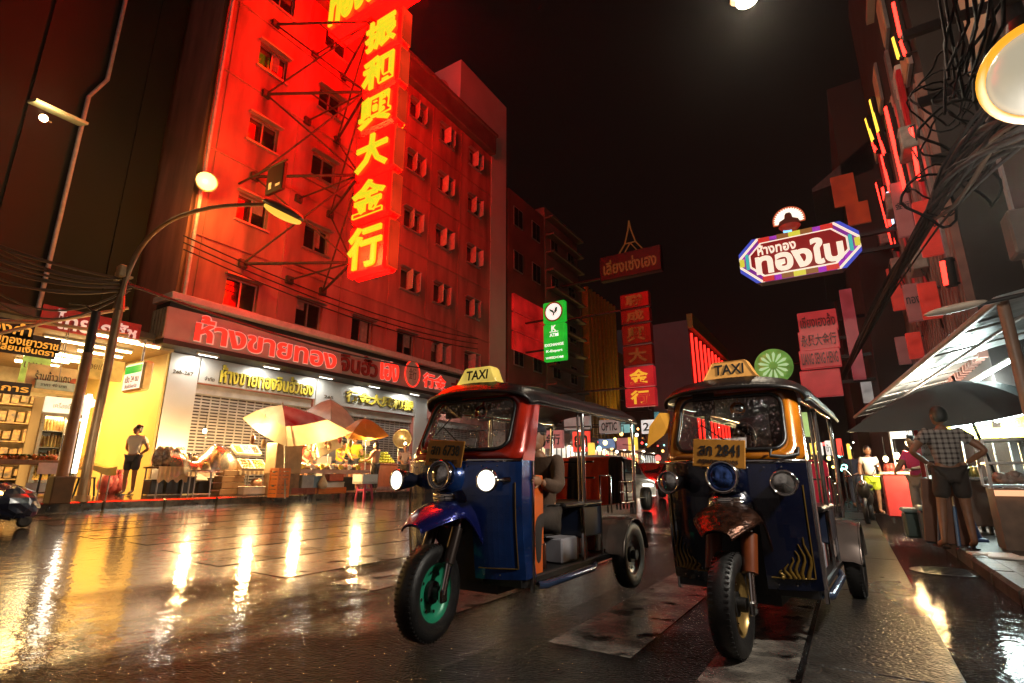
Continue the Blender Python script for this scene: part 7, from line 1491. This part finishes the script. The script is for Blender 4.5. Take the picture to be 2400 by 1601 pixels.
for i in range(26):
    p_ = [AY(2520+rnd.uniform(-40, 60), 160+rnd.uniform(-160, 160), 3.3), AY(2235+rnd.uniform(-30, 40), 400+rnd.uniform(-60, 60), 5.5+rnd.uniform(-.5, .5)), AY(2145+rnd.uniform(-14, 16), 560+rnd.uniform(-28, 28), 9.5), AY(2045+rnd.uniform(-9, 9), 745+rnd.uniform(-18, 18), 15), AY(1972+rnd.uniform(-6, 6), 890+rnd.uniform(-10, 10), 30)]
    pts = []
    for a in range(len(p_)-1):
        q0 = p_[max(0, a-1)]; q1, q2 = p_[a], p_[a+1]; q3 = p_[min(len(p_)-1, a+2)]
        for k in range(6):
            t = k/6; pts.append(.5*((2*q1)+(q2-q0)*t+(2*q0-5*q1+4*q2-q3)*t*t+(3*q1-q0-3*q2+q3)*t**3))
    mb = MB(); mb.tube(pts+[p_[-1]], rnd.uniform(.010, .026), 5); one(mb, 'power_cable', black_c if i % 5 else pm('brown cable', (.06, .035, .022), .6, spec=.2), 'power cable in the thick bundle running along the right facades', 'cable', 'power cables along the right facades')
for i in range(12):
    x_ = 2205+i*14; A = AY(x_+rnd.uniform(-8, 8), -20, 6.2+rnd.uniform(-.3, .3)); B = AY(2225+rnd.uniform(-18, 70), 150+rnd.uniform(0, 130), 5.6); m_ = (A+B)/2+V((rnd.uniform(-.1, .1), 0, rnd.uniform(-.1, .1))); mb = MB(); mb.tube([A, (A+m_)/2, m_, (m_+B)/2, B], rnd.uniform(.012, .022), 5); one(mb, 'drop_cable', black_c, 'cable dropping from the top edge into the tangle before the beige wall', 'cable', 'cables dropping before the beige wall')
for i in range(16):
    c = AY(2215+rnd.uniform(-40, 110), 300+rnd.uniform(-150, 240), 6.6+rnd.uniform(-.4, .6)); r_ = rnd.uniform(.10, .30); n_ = V((rnd.uniform(-1, 1), -1, rnd.uniform(-.4, .4))); x__, y__, z__ = frame(n_); mb = MB(); mb.tube([c+x__*cos(a)*r_*(1+.2*sin(3*a+i))+y__*sin(a)*r_*1.3+z__*.08*sin(2*a) for a in [2*pi*k/18 for k in range(18)]], rnd.uniform(.007, .015), 5, True); one(mb, 'cable_coil', black_c, 'loose black cable coil in the tangle on the right', 'cable', 'loose cable coils')
# lamps overhead
gm_ = em('globe glow', (1., .86, .60), .48, (.01, .01, .01)); g = AY(2442, 165, 3.2); gl_ = thing('globe_lamp', 'large round glowing globe lamp with an amber halo ring at the right edge', 'lamp', g); mb = MB(); mb.ell(g, .205, 24, 16); put(mb, 'globe', gm_, gl_); dn = (CP-g).normalized(); a_, b_, _c = frame(dn); mb = MB(); mb.tube([g+dn*.05+(a_*cos(t_)+b_*sin(t_))*.222 for t_ in [2*pi*k/40 for k in range(40)]], .020, 8, True); put(mb, 'halo_ring', em('amber halo ring', (1., .42, .02), 1.1), gl_); mb = MB(); mb.cyl(g+V((0, 0, .2)), g+V((0, 0, .30)), .10, .08, 14); mb.tube([g+V((0, 0, .3)), g+V((.3, .3, .6)), V((3.3, 5, 4.4))], .03, 6); put(mb, 'bracket', blkp, gl_)  # amber ring added for the halo of glare round the lamp
lamp('POINT', 'globe_light', g+V((-.05, 0, -.55)), (1., .92, .78), 125, gl_, .12)
t = AY(1750, 2, 9.5); tl_ = thing('overhead_lamp', 'overhead street lamp at the top edge of the picture, brightly lit', 'street lamp', t); mb = MB(); mb.ell(t, (.20, .16, .10), 16, 10); put(mb, 'lens', em('overhead lens', (1., .86, .66), 40.), tl_); mb = MB(); mb.ell(t+V((.1, 0, .10)), (.42, .2, .12), 16, 8, None, 0, -.1); mb.tube([t+V((.4, 0, .12)), t+V((2., .3, .8)), V((2.5, 10.5, t.z+1.))], .05, 8); put(mb, 'hood', lp_m, tl_)
lamp('POINT', 'overhead_light', t-V((0, 0, .25)), (1., .82, .60), 200, tl_, .2)
# amber cloth tied beside the second tuk-tuk
a = [AY(1568, 968, 4.05), AY(1566, 1012, 4.05), AY(1516, 1050, 3.95), AY(1522, 1000, 3.9), AY(1545, 968, 3.95)]; mb = MB(); mb.add(a, [(0, 1, 2, 3, 4)]); mb.add([p_+V((0, .012, 0)) for p_ in a], [(0, 1, 2, 3, 4)]); mb.tube([AY(1568, 962, 4.06), AY(1568, 1070, 4.1)], .008, 6); one(mb, 'amber_flag', pm('amber cloth', (.68, .30, .02), .7, var=.2), 'amber cloth flag tied to the left side of the amber tuk-tuk', 'flag')
bpy.data.scenes.remove(TMP)
# ================================================================ rain mist that carries the glow of the lamps
m = bpy.data.materials.new('rain mist'); m.use_nodes = True; nt = m.node_tree; nt.nodes.remove(nt.nodes['Principled BSDF'])
pv_ = nt.nodes.new('ShaderNodeVolumePrincipled'); pv_.inputs['Color'].default_value = (.9, .85, .8, 1); pv_.inputs['Density'].default_value = .0005; pv_.inputs['Anisotropy'].default_value = .86
nt.links.new(pv_.outputs[0], nt.nodes['Material Output'].inputs['Volume'])
mb = MB(); mb.bx(-70, 60, -45, 215, -2.5, 45); hz = put(mb, 'haze', m); hz['kind'] = 'stuff'
